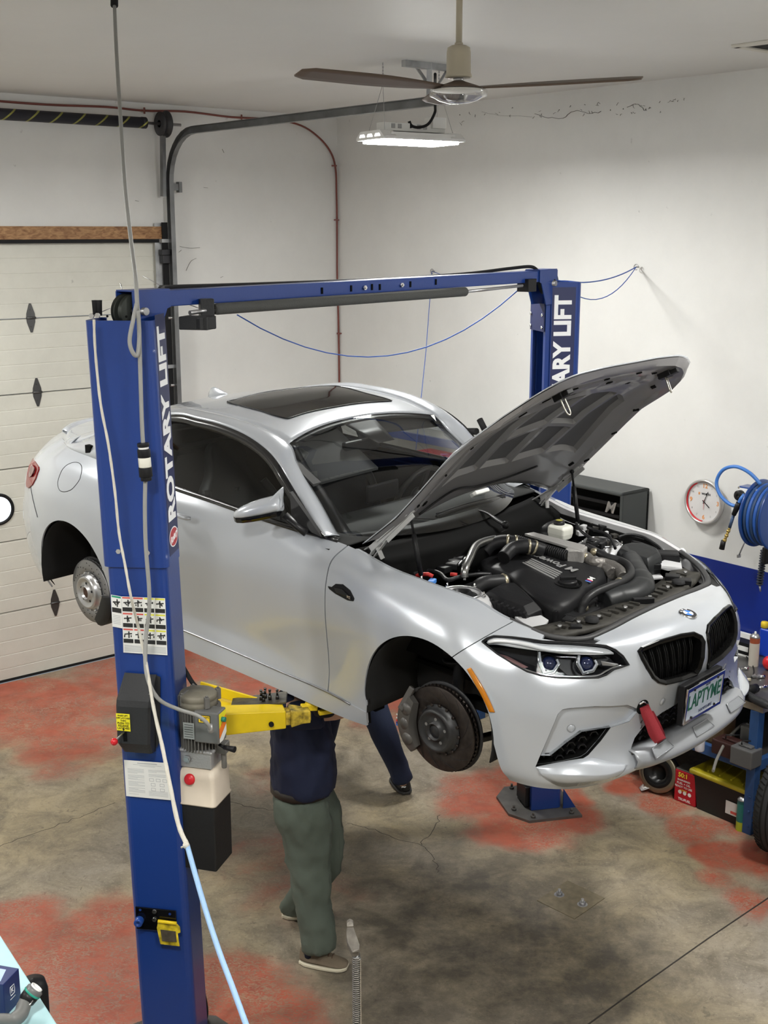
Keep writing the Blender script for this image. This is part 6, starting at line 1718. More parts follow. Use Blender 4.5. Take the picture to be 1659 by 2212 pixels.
def brake(xc, zc, w, s, r, rotor, hatm, front):
 """w: distance of the outer disc face from the middle of the car"""
 ax = V((0, -s, 0))        # outward
 o = V((xc, -s*w, zc))
 t = .034 if front else .026
 mb = MB(); mb.lathe([(.115, 0), (.118, .002), (r-.002, .002), (r, 0), (r, -.011), (r-.012, -.011)], o, ax, 72)
 mb.lathe([(r-.012, -t+.011), (r, -t+.011), (r, -t), (.115, -t)], o, ax, 72)
 for k in range(56):
  a = 2*PI*k/56; p1 = o + V((math.cos(a), 0, math.sin(a)))*(r-.001) - ax*.011; mb.bar(p1, p1 - ax*(t-.022), .006, .012, V((math.cos(a), 0, math.sin(a))))
 mb.lathe([(r-.013, -.011), (r-.013, -t+.011)], o, ax, 60)
 d = mb.build('brake_disc', rotor, car, fixn=False)
 DK = mat('groove_dark', (.012, .011, .011), rough=.8)
 if front:
  for k in range(12):
   a = 2*PI*k/12; P = [o + ax*.0026 + V((math.cos(a+.55*q), 0, math.sin(a+.55*q)))*(.128 + (r-.135)*q) for q in (0, .25, .5, .75, 1)]
   mb = MB(); mb.tube(P, .0016, 5, flat=.5); mb.build('disc_groove', DK, d)
 else:
  for k in range(40):
   a = 2*PI*k/40; rr = .13 + .012*(k % 4) + .004; q = o + V((math.cos(a), 0, math.sin(a)))*rr
   mb = MB(); mb.cyl(q + ax*.0022, q + ax*.0032, .0035, n=8); mb.build('disc_hole', DK, d)
 mb = MB(); mb.lathe([(0, .030), (.034, .030), (.036, .046), (.040, .046), (.041, .030), (.078, .031), (.084, .040), (.092, .040), (.100, .030), (.106, .004), (.116, .004)], o, ax, 48)
 h = mb.build('hub_hat', hatm, car)
 for k in range(16):
  a = 2*PI*k/16; q = o + V((math.cos(a), 0, math.sin(a)))*.114; mb = MB(); mb.cyl(q + ax*.002, q + ax*.012, .007, n=8); mb.build('hat_stud', rotor if front else HATS, h)
 for k in range(5):
  a = 2*PI*k/5+.3; q = o + V((math.cos(a), 0, math.sin(a)))*.056; mb = MB(); mb.cyl(q + ax*.0312, q + ax*.0325, .0075, n=12); mb.build('bolt_hole', DK if not front else STEEL, h)
 mb = MB(); mb.lathe([(.0, .036), (.022, .037), (.028, .031), (.036, .031)], o, ax, 20); mb.build('hub_centre', mat('rusty_spline', (.09, .05, .035), rough=.7, metal=.5) if not front else HAT, h)
 mb = MB(); mb.lathe([(.05, -t-.012), (r-.01, -t-.012), (r+.012, -t-.006), (r+.012, -t-.014), (.05, -t-.016)], o, ax, 48); mb.build('dust_shield', mat('shield_black', (.02, .02, .022), rough=.55), car)
 G = []
 a0, a1 = (138, 232) if front else (-62, 4)
 if front: a0, a1 = 142, 226
 n = 15; rings_ = []
 for k in range(n+1):
  a = math.radians(a0 + (a1-a0)*k/n); q = abs(2*k/n-1); dr = V((math.cos(a), 0, math.sin(a)))
  ri, ro = .128 + .02*q**3, r + .034 - .012*q**3
  th = (.052 - .014*q**2) if front else .034
  prof = [(ri, .012), (ri+.012, th), (ro-.035, th*1.02), (ro-.012, th*.8), (ro, th*.35), (ro, -t-.02), (ro-.03, -t-.045), (ri+.01, -t-.045), (ri, -t-.01), (r+.006, -t-.006), (r+.006, .008)]
  rings_.append([o + dr*rr_ + ax*hh for rr_, hh in prof])
 mb = MB(); mb.rings(rings_, True, True, True); c_ = mb.build('brake_caliper', CALM if front else mat('black_caliper', (.015, .015, .015), rough=.5), car, fixn=True); sharp(c_, .6)
 if front:
  for k in range(3):
   a = math.radians(160 + 24*k); q = o + V((math.cos(a), 0, math.sin(a)))*(.172) + ax*.046; mb = MB(); mb.lathe([(.030, -.006), (.028, .006), (.0, .009)], q, ax, 24); mb.build('piston_cover', CALM, c_)
  a = math.radians(184); q = o + V((math.cos(a), 0, math.sin(a)))*.218 + ax*.036
  mb = MB(); put_text(mb, mat('badge_white'), 'M', q + V((0, 0, .018)), V((0, 0, 1))*-s*s + V((0, 0, 0)), V((1, 0, 0))*(s), .030, extrude=.001, bold=.0008); 
  for k, cc in enumerate((mat('stripe_red'), mat('stripe_navy'), mat('badge_blue'))): mb.use(cc); mb.box(q + V((0, 0, -.004-.010*k)) + ax*.001, (.022, .002, .008))
  mb.build('caliper_badge', None, c_)
  mb = MB(); mb.bar(o + V((-.155, 0, .155)) + ax*.01, o + V((-.19, 0, .05)) + ax*.05, .03, .02, ax); mb.build('caliper_bridge', CALM, c_, bevel=.004)
 mb = MB(); mb.cyl(o - ax*(t+.02), o - ax*.16, .055, .045, 20); mb.build('hub_carrier', BLK, car)
 if front:
  mb = MB(); mb.tube([o - ax*.13 + V((-.02, 0, .05)), V((-.06, -s*.60, zc+.25)), V((-.10, -s*.57, .76))], [.03, .028, .024], 14); mb.build('strut', BLK, car)
  mb = MB(); P = []
  for k in range(90):
   a = k/90*6*2*PI; b = V((-.075, -s*.60, zc+.22)).lerp(V((-.10, -s*.57, .74)), k/90); P.append(b + V((math.cos(a)*.065, math.sin(a)*.065, 0)))
  mb.tube(P, .007, 6); mb.build('coil_spring', BLK, car)
  mb = MB(); mb.bar(o - ax*.10 + V((0, 0, -.09)), V((-.25, -s*.35, .24)), .05, .025); mb.bar(o - ax*.10 + V((.02, 0, -.10)), V((.25, -s*.38, .24)), .04, .03); mb.build('control_arm', BLK, car, bevel=.006)
 else:
  mb = MB(); mb.bar(o - ax*.10 + V((0, 0, -.09)), V((-2.55, -s*.30, .24)), .08, .03); mb.bar(o - ax*.10 + V((.0, 0, .08)), V((-2.60, -s*.35, .40)), .04, .03); mb.build('control_arm', BLK, car, bevel=.006)
  mb = MB(); mb.cyl(o - ax*.06, V((xc+.02, -s*.2, .28)), .02, n=12); mb.build('drive_shaft', BLK, car)
for s in (1, -1):
 brake(-.004, .269, .800, s, .196, ROT, HAT, True)
 brake(-2.70, .263, .812, s, .190, ROTS, HATS, False)
# ================================================================== lift: arms, power unit, latch cover, notices
def Lface(px, py, out=0.):      # wide face of the near column, leaning with it
 up = V((LEAN[0].x, 0, 1)); n = up.cross(lw).normalized()
 if n.dot(LPo) > 0: n = -n
 return at_plane(px, py, LPc - LPo*(DP/2+.001), n) + n*out
lu = V((LEAN[0].x, 0, 1)).normalized(); ln = -LPo
cz = at_d(520, 1545, 5.5).z
cp = LPt(DP/2+.01, 0, cz)
mb = MB(); mb.box(cp, (.16, .20, .55), math.atan2(LPo.y, LPo.x)); mb.box(cp + LPo*.10 + V((0, 0, -.05)), (.10, .34, .16), math.atan2(LPo.y, LPo.x)); mb.build('carriage', BLUE, lift, bevel=.008)
pA = at_d(440, 1560, 5.42); pB = at_d(672, 1545, 5.52); zt_ = at_d(560, 1515, 5.5).z; zb_ = at_d(560, 1566, 5.5).z
H_ = zt_-zb_
pivot = V((LPt(DP/2+.16, .02, 0).x, LPt(DP/2+.16, .02, 0).y, (zt_+zb_)/2))
tipz = (at_d(660, 1525, 5.5).z + at_d(660, 1560, 5.5).z)/2
tip = at_d(668, 1543, 5.50)
d = (tip-pivot).normalized(); sd = d.cross(V((0, 0, 1))).normalized()
ar = MB()
def armbar(mb, a, b, w0, h0, w1, h1):
 vs = []
 for p, w, h in ((a, w0, h0), (b, w1, h1)):
  for y in (-1, 1):
   for z in (-1, 1): vs.append(p + sd*(y*w/2) + V((0, 0, z*h/2)))
 mb.add(vs, [(0, 1, 3, 2), (4, 6, 7, 5), (0, 4, 5, 1), (2, 3, 7, 6), (1, 5, 7, 3), (0, 2, 6, 4)])
armbar(ar, pivot, pivot.lerp(tip, .80), .12, .125, .10, .090)
am = ar.build('arm', YEL, lift, fixn=True, bevel=.006)
mb = MB(); armbar(mb, pivot.lerp(tip, .72)+V((0, 0, -.004)), tip, .076, .066, .076, .060); mb.build('arm_extension', mat('worn_yellow', (.42, .30, .03), rough=.45, var=(30, .8)), am, fixn=True, bevel=.005)
q = pivot.lerp(tip, .84); mb = MB(); armbar(mb, q, q + d*.10, .108, .082, .06, .05); mb.build('arm_nose', mat('worn_yellow'), am, fixn=True, bevel=.006)
q = pivot.lerp(tip, .68) + sd*.055 + V((0, 0, -.012)); mb = MB(); mb.cyl(q, q + sd*.012, .012, n=16); mb.build('arm_pin', BLK, am)
q0, q1 = at_d(452, 1488, 5.75), at_d(556, 1518, 5.62)
dq = (q1-q0).normalized(); mb = MB(); mb.bar(q0-dq*.05, q1, .012, .052); mb.bar(q0 + V((0, 0, -.045)), q1 + V((0, 0, -.03)), .11, .006); mb.build('arm_rib', YEL, am, bevel=.004)
mb = MB(); mb.bar(at_d(500, 1522, 5.6), at_d(620, 1506, 5.58), .14, .012); mb.build('arm_top_plate', mat('worn_black_top', (.05, .045, .03), rough=.5, var=(25, .8)), am, bevel=.003)
for (px, py) in ((564, 1508), (573, 1504), (583, 1507), (599, 1507), (569, 1512)):
 p = at_d(px, py, 5.56); mb = MB(); mb.cyl(p+V((0, 0, -.01)), p + V((0, 0, .014)), .009, n=14); mb.cyl(p + V((0, 0, .014)), p + V((0, 0, .034)), .0055, n=12); mb.cyl(p + V((0, 0, .034)), p+V((0, 0, .042)), .007, n=12); mb.build('height_adapter', mat('oily_steel_black', (.02, .02, .02), rough=.2, metal=.6, coat=1), lift)
pd = at_d(712, 1530, 5.55)
mb = MB(); mb.bar(at_d(650, 1528, 5.53), at_d(685, 1527, 5.55), .035, .030); mb.ball(at_d(672, 1522, 5.55), .028, 14, (1.2, 1, .8)); mb.bar(at_d(688, 1540, 5.53), at_d(722, 1534, 5.55), .03, .022); mb.build('pad_fork', YEL, lift, bevel=.006)
mb = MB(); mb.lathe([(0, -.05), (.05, -.05), (.058, -.035), (.058, -.02), (.072, -.012), (.075, .015), (.0, .02)], at_d(700, 1522, 5.62), (0, 0, 1), 28); mb.build('lift_pad', RUB, lift)
rear_pad = CM @ V((-2.15, -.70, .20)); f_pad = CM @ V((-.75, .70, .20)); r2_pad = CM @ V((-2.15, .70, .20))
def simple_arm(p0, pad):
 p0 = V((p0.x, p0.y, pad.z-.09)); e = V((pad.x, pad.y, pad.z-.09))
 MB().bar(p0, e, .10, .08).build('arm', YEL, lift, bevel=.006)
 MB().lathe([(0, 0), (.06, 0), (.065, .07), (.0, .075)], (e.x, e.y, e.z+.015), n=24).build('lift_pad', RUB, lift)
simple_arm(LPt(DP/2+.10, -.08, 0), rear_pad)
simple_arm(RPt(DP/2+.10, .08, 0), f_pad); simple_arm(RPt(DP/2+.10, -.08, 0), r2_pad)
mb = MB(); c = RPt(DP/2+.01, 0, 1.50); mb.box(c, (.16, .20, .6), math.atan2(RPo.y, RPo.x)); mb.build('carriage', BLUE, lift, bevel=.008)
K = 1
def LP_(px, py, out=0.): return Lface(px, py, out)
mb = MB()
bk = [LP_(262, 1462), LP_(272, 1452), LP_(343, 1456), LP_(346, 1466), LP_(345, 1600), LP_(335, 1622), LP_(277, 1615)]
f1 = [LP_(272, 1453, .004), LP_(343, 1458, .004), LP_(338, 1508, .095), LP_(260, 1503, .095)]
prof = [(1456, .006), (1500, .085), (1512, .095), (1590, .095), (1618, .050), (1622, .004)]
rows = []
for py, o in prof:
 t = (py-1456)/166; xl, xr = 270 + 6*t + (-8 if 1495 < py < 1600 else 0), 338 - 2*t
 rows.append([LP_(xl, py-4, .003), LP_(xl, py-4, o*.92), LP_(xl+4, py-4, o), LP_(xr-5, py, o), LP_(xr, py, o*.9), LP_(xr+1, py, .003)])
mb.grid(rows, smooth=False); lc_ = mb.build('latch_cover', DGREY, lift, solid=.004, fixn=True, bevel=.004)
MB().prism([LP_(338, 1458, .002), LP_(347, 1462, .002), LP_(346, 1600, .002), LP_(338, 1616, .002)], ln*.006).build('cover_flange', DGREY, lc_, fixn=True)
yl = [LP_(265, 1522, .097), LP_(294, 1524, .097), LP_(296, 1561, .097), LP_(267, 1558, .097)]
rt, upp = (yl[1]-yl[0]).normalized(), (yl[0]-yl[3]).normalized(); fn = rt.cross(upp)
mb = MB().use(mat('sticker_yellow', (.80, .72, .02), rough=.5)); mb.prism(yl, fn*.001)
cc = sum(yl, V((0, 0, 0)))/4
for k, tx in enumerate(('RAISE LIFT,', 'OFF LATCHES', 'THEN', 'PUSH TO', 'RELEASE', 'LATCHES')):
 put_text(mb, BLK, tx, cc + upp*(.030 - .0115*k) + fn*.0016, rt, upp, .0095 if k < 3 else .0125, extrude=.0003, bold=.0002)
mb.use(BLK); a_ = cc - upp*.034 + fn*.0018; mb.prism([a_ + rt*-.005 + upp*.004, a_ - upp*.006, a_ + rt*.005 + upp*.004], fn*.0003); mb.bar(a_+upp*.010, a_+upp*.003, .003, .0004, fn)
mb.build('latch_sticker', None, lc_, fixn=False)
mb = MB().use(BLKM); s0 = LP_(283, 1568, .097); mb.prism([LP_(280, 1562, .0965), LP_(288, 1562, .0965), LP_(289, 1582, .0965), LP_(281, 1582, .0965)], fn*.001); mb.build('lever_slot', None, lc_, fixn=True)
mb = MB().use(STEEL); k0 = LP_(283, 1562, .09); k1 = LP_(272, 1568, .17); mb.tube([k0, k1], .004, 8); mb.use(RED); mb.ball(k1, .016, 18); mb.build('release_lever', None, lift)
mb = MB().use(STEEL); k0 = LP_(326, 1492, .06); k1 = LP_(341, 1481, .07); mb.tube([k0, k1], .0035, 8); mb.ball(k1, .007, 10); mb.build('latch_pin', None, lift)
def Lq(px0, py0, px1, py1, u, v):      # bilinear position inside a quad of the column face
 pass
corn = [LP_(263, 1288, .002), LP_(357, 1292, .002), LP_(362, 1415, .002), LP_(267, 1409, .002)]
def quad(c, u, v): return (c[0].lerp(c[1], u)).lerp(c[3].lerp(c[2], u), v)
LBL = mat('label_white', (.72, .72, .70), rough=.5)
mb = MB().use(LBL)
mb.prism(corn, ln*.0006)
ex = [LP_(240, 1284, .002), LP_(262.5, 1288, .002), LP_(265, 1357, .002), LP_(243, 1353, .002)]
mb.prism(ex, ln*.0006)
rt = (corn[1]-corn[0]).normalized(); upp = (corn[0]-corn[3]).normalized(); fn = rt.cross(upp); 
HD_ = [mat('label_red', (.62, .10, .08)), mat('label_yellow', (.68, .66, .05)), mat('label_green', (.02, .28, .16))]
GRY = mat('label_black', (.02, .02, .02), rough=.5)
def cell(c, u0, v0, u1, v1, hm):
 o = fn*.0009
 P = lambda u, v: quad(c, u0+(u1-u0)*u, v0+(v1-v0)*v) + o
 mb.use(hm); mb.add([P(.06, .03), P(.94, .03), P(.94, .13), P(.06, .13)][::-1], [(0, 1, 2, 3)])
 mb.use(GRY); mb.add([P(.05, .70), P(.95, .70), P(.95, .97), P(.05, .97)][::-1], [(0, 1, 2, 3)])
 rnd = random.Random(int(u0*100+v0*1000))
 mb.add([P(.15, .36), P(.85, .30), P(.85, .38), P(.15, .44)][::-1], [(0, 1, 2, 3)])
 x = rnd.uniform(.35, .55); mb.add([P(x, .20), P(x+.12, .20), P(x+.12, .64), P(x, .64)][::-1], [(0, 1, 2, 3)])
 for k in range(3):
  x = rnd.uniform(.1, .8); y = rnd.uniform(.25, .5); mb.add([P(x, y), P(x+.10, y), P(x+.10, y+.13), P(x, y+.13)][::-1], [(0, 1, 2, 3)])
 mb.use(LBL)
for r in range(3):
 for c_ in range(4): cell(corn, c_/4, r*.28, (c_+1)/4, r*.28+.27, HD_[0] if c_ < 2 else HD_[1])
cell(ex, 0, 0, 1, .55, HD_[2])
mb.use(mat('label_print', (.35, .36, .38)))
for k in range(6): 
 mb.add([quad(corn, .03, .865+.02*k)+fn*.0009, quad(corn, .97, .865+.02*k)+fn*.0009, quad(corn, .97, .873+.02*k)+fn*.0009, quad(corn, .03, .873+.02*k)+fn*.0009][::-1], [(0, 1, 2, 3)])
 mb.add([quad(ex, .1, .62+.05*k)+fn*.0009, quad(ex, .85, .62+.05*k)+fn*.0009, quad(ex, .85, .635+.05*k)+fn*.0009, quad(ex, .1, .635+.05*k)+fn*.0009][::-1], [(0, 1, 2, 3)])
mb.build('warning_label', None, lift)
nc = [LP_(268, 1641, .002), LP_(363, 1648, .002), LP_(369, 1728, .002), LP_(273, 1719, .002)]
mb = MB().use(LBL); mb.prism(nc, ln*.0006); mb.use(mat('label_print'))
def ln_(u0, u1, v, h=.008): mb.add([quad(nc, u0, v)+fn*.0009, quad(nc, u1, v)+fn*.0009, quad(nc, u1, v+h)+fn*.0009, quad(nc, u0, v+h)+fn*.0009][::-1], [(0, 1, 2, 3)])
ln_(.3, .75, .05, .02); ln_(.2, .85, .10); ln_(.35, .7, .13)
for k in range(26):
 if k % 6: ln_(.07, .44 - (.15 if k % 5 == 0 else 0), .19+.029*k)
 if k < 8 and k % 4: ln_(.54, .93 - (.2 if k == 3 else 0), .19+.029*k)
 if k > 20: ln_(.52, .95, .19+.029*k)
for r in range(3):
 for c_ in range(3 if r == 0 else 2):
  u, v = .55+.15*c_ + (.03 if r else 0)+(.05*c_ if r else 0), .45+.13*r
  for (a, b, c2, d2) in ((0, 0, .10, .01), (0, .07, .10, .08), (0, 0, .008, .08), (.092, 0, .10, .08)): 
   mb.add([quad(nc, u+a, v+b)+fn*.0009, quad(nc, u+c2, v+b)+fn*.0009, quad(nc, u+c2, v+d2)+fn*.0009, quad(nc, u+a, v+d2)+fn*.0009][::-1], [(0, 1, 2, 3)])
mb.build('instruction_label', None, lift)
mb = MB(); mb.prism([LP_(293, 1957, .001), LP_(381, 1966, .001), LP_(383, 2012, .001), LP_(296, 2004, .001)], ln*.008); br = mb.build('lock_plate', GBLK, lift, fixn=True, bevel=.002)
mb = MB(); k0 = LP_(303, 1985, .008); mb.lathe([(.020, 0), (.020, .03), (.016, .034), (.009, .034), (.008, .028), (.0, .028)], k0, ln, 24); mb.build('blue_knob', mat('blue_knob', (.01, .05, .25), rough=.3), br)
for (px, py) in ((335, 1966), (335, 1983)): p = LP_(px, py, .008); MB().cyl(p, p+ln*.008, .010, n=12).build('plate_bolt', CHROME, br)
for (px, py) in ((304, 1963), (368, 1972)): p = LP_(px, py, .009); MB().cyl(p, p+ln*.002, .006, n=10).build('plate_rivet', BLUE, br)
YW = mat('scuffed_yellow', (.55, .42, .02), rough=.45, var=(24, .75))
mb = MB(); mb.prism([LP_(344, 1984, .014), LP_(382, 1988, .014), LP_(391, 1998, .014), LP_(392, 2010, .014), LP_(386, 2012, .014), LP_(391, 2038, .020), LP_(349, 2033, .020), LP_(341, 2000, .014)], ln*.006); mb.build('yellow_flap', YW, br, fixn=True, bevel=.003)
mb = MB(); mb.tube([LP_(344, 1984, .022), LP_(384, 1989, .022)], .008, 10); mb.build('flap_roll', YEL, br)
mb = MB(); mb.prism([LP_(349, 2002, .022), LP_(382, 2006, .022), LP_(385, 2028, .026), LP_(354, 2026, .026)], ln*.001); mb.build('flap_wear', mat('worn_dark', (.06, .05, .035), rough=.5, var=(30, .5)), br, fixn=True)
PU = empty('power_unit', (0, 0, 0), 0, 'grey electric motor and pump with white and black oil tank on the near lift column', 'hydraulic power unit')
m0 = at_d(434, 1560, 5.12); PU.location = (m0.x, m0.y, m0.z)
def zz(py): return at_d(434, py, 5.12).z - m0.z
E1, E2 = azd(106), azd(16); rE = math.atan2(E1.y, E1.x)
MOT = mat('motor_grey', (.155, .15, .14), rough=.5, metal=.25, var=(12, .15))
DRTY = mat('motor_cap_dirty', (.17, .155, .12), rough=.6, var=(16, .2))
z1, z2, z3 = zz(1500), zz(1612), zz(1640)
mb = MB(); mb.lathe([(0, z1+.018), (.03, z1+.020), (.033, z1+.016), (.078, z1+.014), (.084, z1+.006), (.084, z1-.012), (.080, z1-.016), (.084, z1-.020), (.084, z1-.045), (.070, z1-.05)], (-.01*E1.x, 0, 0), (0, 0, 1), 44); mb.build('motor_cap', DRTY, PU)
for k in range(4):
 a = 2*PI*k/4+.5; p = V((.084*math.cos(a), .084*math.sin(a), z1-.01)); mb = MB(); mb.box(p, (.022, .022, .05), a); mb.cyl(p+V((0, 0, .025)), p+V((0, 0, .032)), .006, n=8); mb.build('cap_lug', MOT, PU, bevel=.003)
mb = MB(); mb.lathe([(.0, z1-.03), (.072, z1-.03), (.072, z2), (.0, z2)], n=40)
for k in range(36):
 a = 2*PI*k/36; mb.box(V((.080*math.cos(a), .080*math.sin(a), (z1+z2)/2-.02)), (.022, .004, z1-z2-.05), a)
mb.build('motor_body', MOT, PU)
mb = MB(); c = E1*.070 - E2*.055; mb.box(c + V((0, 0, z1-.11)), (.115, .085, .145), rE); sb = mb.build('switch_housing', mat('switch_grey', (.17, .17, .165), rough=.4, metal=.4), PU, bevel=.006)
f0 = c + E1*.0585
def fp(y, z): return f0 + E2*y + V((0, 0, z1-.11+z))
mb = MB().use(mat('sticker_yellow')); mb.prism([fp(-.036, .0), fp(.036, .045), fp(.036, .065), fp(-.036, .065)], E1*.001)
mb.use(mat('sticker_orange', (.75, .18, .02))); mb.prism([fp(-.036, -.045), fp(.036, .0), fp(.036, .042), fp(-.036, -.003)], E1*.001)
mb.use(LBL); mb.prism([fp(-.036, -.065), fp(.0, -.065), fp(.036, -.040), fp(.036, -.004), fp(-.036, -.049)], E1*.001); mb.build('front_sticker', None, sb, fixn=True)
mb = MB(); p = fp(-.01, .035); mb.cyl(p, p + E1*.018, .011, n=18); mb.build('start_button', mat('green_button', (.01, .18, .13), rough=.3), sb)
g0 = c - E2*.0435; 
mb = MB().use(mat('sticker_amber', (.80, .55, .02))); q = g0 + E1*-.008 + V((0, 0, z1-.070)); mb.box(q, (.056, .002, .036), rE); rtE = E1; 
mb.use(BLK)
for s_ in (-1, 1): mb.box(q + V((0, 0, s_*.017)) - E2*.0005, (.056, .002, .002), rE); mb.box(q + E1*(s_*.027) - E2*.0005, (.002, .002, .036), rE)
put_text(mb, BLK, 'CAPACITY', q - E2*.0018 + V((0, 0, .008)), E1, (0, 0, 1), .0105, extrude=.0003, bold=.0002)
put_text(mb, BLK, '9000 lbs.', q - E2*.0018 - V((0, 0, .008)), E1, (0, 0, 1), .0105, extrude=.0003, bold=.0002); mb.build('capacity_label', None, PU)
q = -E2*.093 + E1*-.015 + V((0, 0, z1-.135)); mb = MB().use(mat('name_plate_grey', (.40, .40, .39), rough=.35, metal=.5)); mb.box(q, (.052, .003, .075), rE); mb.use(BLK)
for k in range(6): mb.box(q - E2*.002 + V((0, 0, .028-.011*k)), (.040, .001, .0016), rE)
mb.build('name_plate', None, PU)
mb = MB(); mb.box(V((0, 0, z1-.10)) - E1*.10, (.05, .12, .20), rE); mb.box(V((0, 0, z1-.055)) - E1*.145 - E2*.02, (.05, .03, .03), rE); mb.prism([-E1*.13 - E2*.06 + V((0, 0, z1-.01)), -E1*.05 - E2*.06 + V((0, 0, z1+.02)), -E1*.05 + E2*.0 + V((0, 0, z1+.02)), -E1*.13 + V((0, 0, z1-.01))], V((0, 0, -.03)))
mb.build('mounting_bracket', MOT, PU, bevel=.006)
mb = MB(); mb.box(V((.0, 0, (z2+z3)/2-.004)), (.150, .14, z2-z3+.02), rE); mb.box(V((0, 0, z2+.004)) , (.165, .15, .016), rE); mb.build('pump_block', ALU, PU, bevel=.006)
q = -E2*.072 - E1*.035 + V((0, 0, (z2+z3)/2)); mb = MB(); mb.cyl(q, q - E2*.012, .017, n=6); mb.cyl(q - E2*.012, q - E2*.016, .010, n=16); mb.build('pump_plug', STEEL, PU)
mb = MB(); q = E1*.075 - E2*.0 + V((0, 0, z2+.01)); mb.box(q + E1*.02, (.06, .05, .05), rE); mb.cyl(q + E1*.03 + V((0, 0, -.10)), q + E1*.03, .012, n=12); mb.build('valve_block', MOT, PU, bevel=.004)
mb = MB(); q = c + E1*.04 - V((0, 0, -z1+.20)); mb.tube([q, q + E1*.030 - E2*.02], .007, 8); mb.tube([q + E1*.030 - E2*.02, q + E1*.085 - E2*.03], [.010, .014, ], 12); mb.build('lowering_handle', BLK, PU)
t0, t1, t2 = zz(1652), zz(1716), zz(1848)
def tring(z, w, r=.02, n=5):
 out = []
 for cx, cy, a0 in ((1, 1, 0), (-1, 1, 90), (-1, -1, 180), (1, -1, 270)):
  for k in range(n):
   a = math.radians(a0 + 90*k/(n-1)); out.append(E1*(cx*(w-r) + r*math.cos(a)) + E2*(cy*(w-r) + r*math.sin(a)) + V((0, 0, z)))
 return out
TK = mat('yellowed_white_tank', (.62, .54, .44), rough=.4, var=(5, .08))
mb = MB(); mb.rings([tring(t0+.012, .060), tring(t0, .085), tring(t0-.03, .093), tring(t1, .095), tring(t1-.004, .099), tring(t1-.010, .099), tring(t1-.010, .05)], True, True, True); tk = mb.build('oil_tank', TK, PU, fixn=True)
mb = MB(); mb.rings([tring(t1-.008, .092, .008), tring(t2-.02, .092, .008)], True, True, False); mb.build('tank_sleeve', mat('sleeve_black', (.010, .010, .011), rough=.5, bump=(90, .1)), PU, fixn=True)
q = -E2*.086 - E1*.02 + V((0, 0, zz(1667))); nn = (-E2*.9 + V((0, 0, .35))).normalized(); mb = MB(); mb.lathe([(.0, .022), (.008, .022), (.014, .018), (.021, .018), (.025, .012), (.025, -.01)], q, nn, 26); mb.build('filler_cap', RED, PU)
mb = MB(); mb.tube(spline([at_d(385, 1420, 5.35), at_d(398, 1445, 5.3), at_d(418, 1478, 5.25), at_d(432, 1490, 5.22)], 6), .011, 8); mb.tube(spline([at_d(425, 2120, 5.4), at_d(440, 2150, 5.38), at_d(446, 2185, 5.36), at_d(438, 2212, 5.3)], 6), .010, 8); 
MB().tube(spline([at_d(385, 1420, 5.35), at_d(398, 1445, 5.3), at_d(418, 1478, 5.25), at_d(432, 1490, 5.22)], 6), .011, 8).build('hydraulic_hose', RUB, lift)
MB().tube(spline([at_d(420, 2080, 5.45), at_d(436, 2130, 5.42), at_d(446, 2185, 5.36), at_d(438, 2215, 5.3), at_d(425, 2235, 5.25)], 6), .010, 8).build('hydraulic_hose', RUB, lift)
# ================================================================== cords around the near column
GC = mat('grey_cable', (.28, .28, .27), rough=.5)
top = at_d(247, -10, 6.3)
pts = [at_d(246, -60, 6.6), at_d(247, 5, 6.3), at_d(252, 120, 6.0), at_d(260, 250, 5.7), at_d(270, 400, 5.42), at_d(283, 520, 5.25), at_d(293, 600, 5.02), at_d(296, 650, 4.97), at_d(300, 700, 4.96), at_d(303, 800, 4.96), at_d(306, 900, 4.95), at_d(309, 960, 4.94)]
mb = MB(); mb.tube(spline(pts, 6), .0085, 10)
pw_ = mb.build('power_cable', GC); tag(pw_, 'grey power cable dropping from the ceiling to a connector on the near lift column', 'cable')
MB().tube(spline([at_d(296, 655, 4.95), at_d(288, 690, 4.94), at_d(280, 735, 4.93), at_d(287, 762, 4.93), at_d(297, 765, 4.94), at_d(301, 720, 4.95), at_d(297, 670, 4.94)], 7), .0085, 10).build('cable_loop', GC, pw_)
MB().tube(spline([at_d(314, 1035, 4.94), at_d(313, 1100, 4.94), at_d(315, 1180, 4.94), at_d(322, 1270, 4.94), at_d(322, 1320, 4.94), at_d(316, 1370, 4.94), at_d(314, 1430, 4.91), at_d(322, 1475, 4.87), at_d(345, 1512, 4.87), at_d(385, 1532, 4.89), at_d(425, 1545, 4.89), at_d(447, 1562, 4.89), at_d(454, 1577, 4.91)], 6), .0085, 10).build('cable_tail', GC, pw_)
mb = MB(); mb.tube([at_d(452, 1566, 4.91), at_d(456, 1582, 4.91)], [.013, .011], 12); mb.build('cable_gland', ALU, pw_)
mb = MB(); mb.tube([at_d(247, -5, 6.3), at_d(247, 12, 6.27)], .018, 12); mb.build('cable_grip', RUB, pw_)
ca, cb2 = at_d(309, 957, 4.93), at_d(316, 1038, 4.93)
con = empty('plug_connector', ca, 0, 'black and white locking plug joining the grey cable on the near column', 'electrical connector')
dd = cb2-ca; 
for (a, b, m, r) in ((0, .10, BLK, .024), (.10, .16, WHITE, .021), (.16, .38, BLK, .026), (.38, .64, mat('cream_band', (.70, .68, .60)), .0255), (.64, .9, BLK, .027), (.9, 1, BLK, .022)):
 MB().tube([dd*a, dd*b], r, 20).build('connector_ring', m, con, bevel=.002)
RP = [(203, 690, 4.99), (206, 760, 4.97), (217, 870, 4.94), (234, 960, 4.92), (248, 1060, 4.91), (257, 1150, 4.91), (270, 1220, 4.89), (283, 1290, 4.87), (300, 1360, 4.96), (317, 1440, 4.90), (332, 1530, 4.80), (350, 1610, 4.70), (366, 1690, 4.60), (385, 1780, 4.5), (404, 1825, 4.42)]
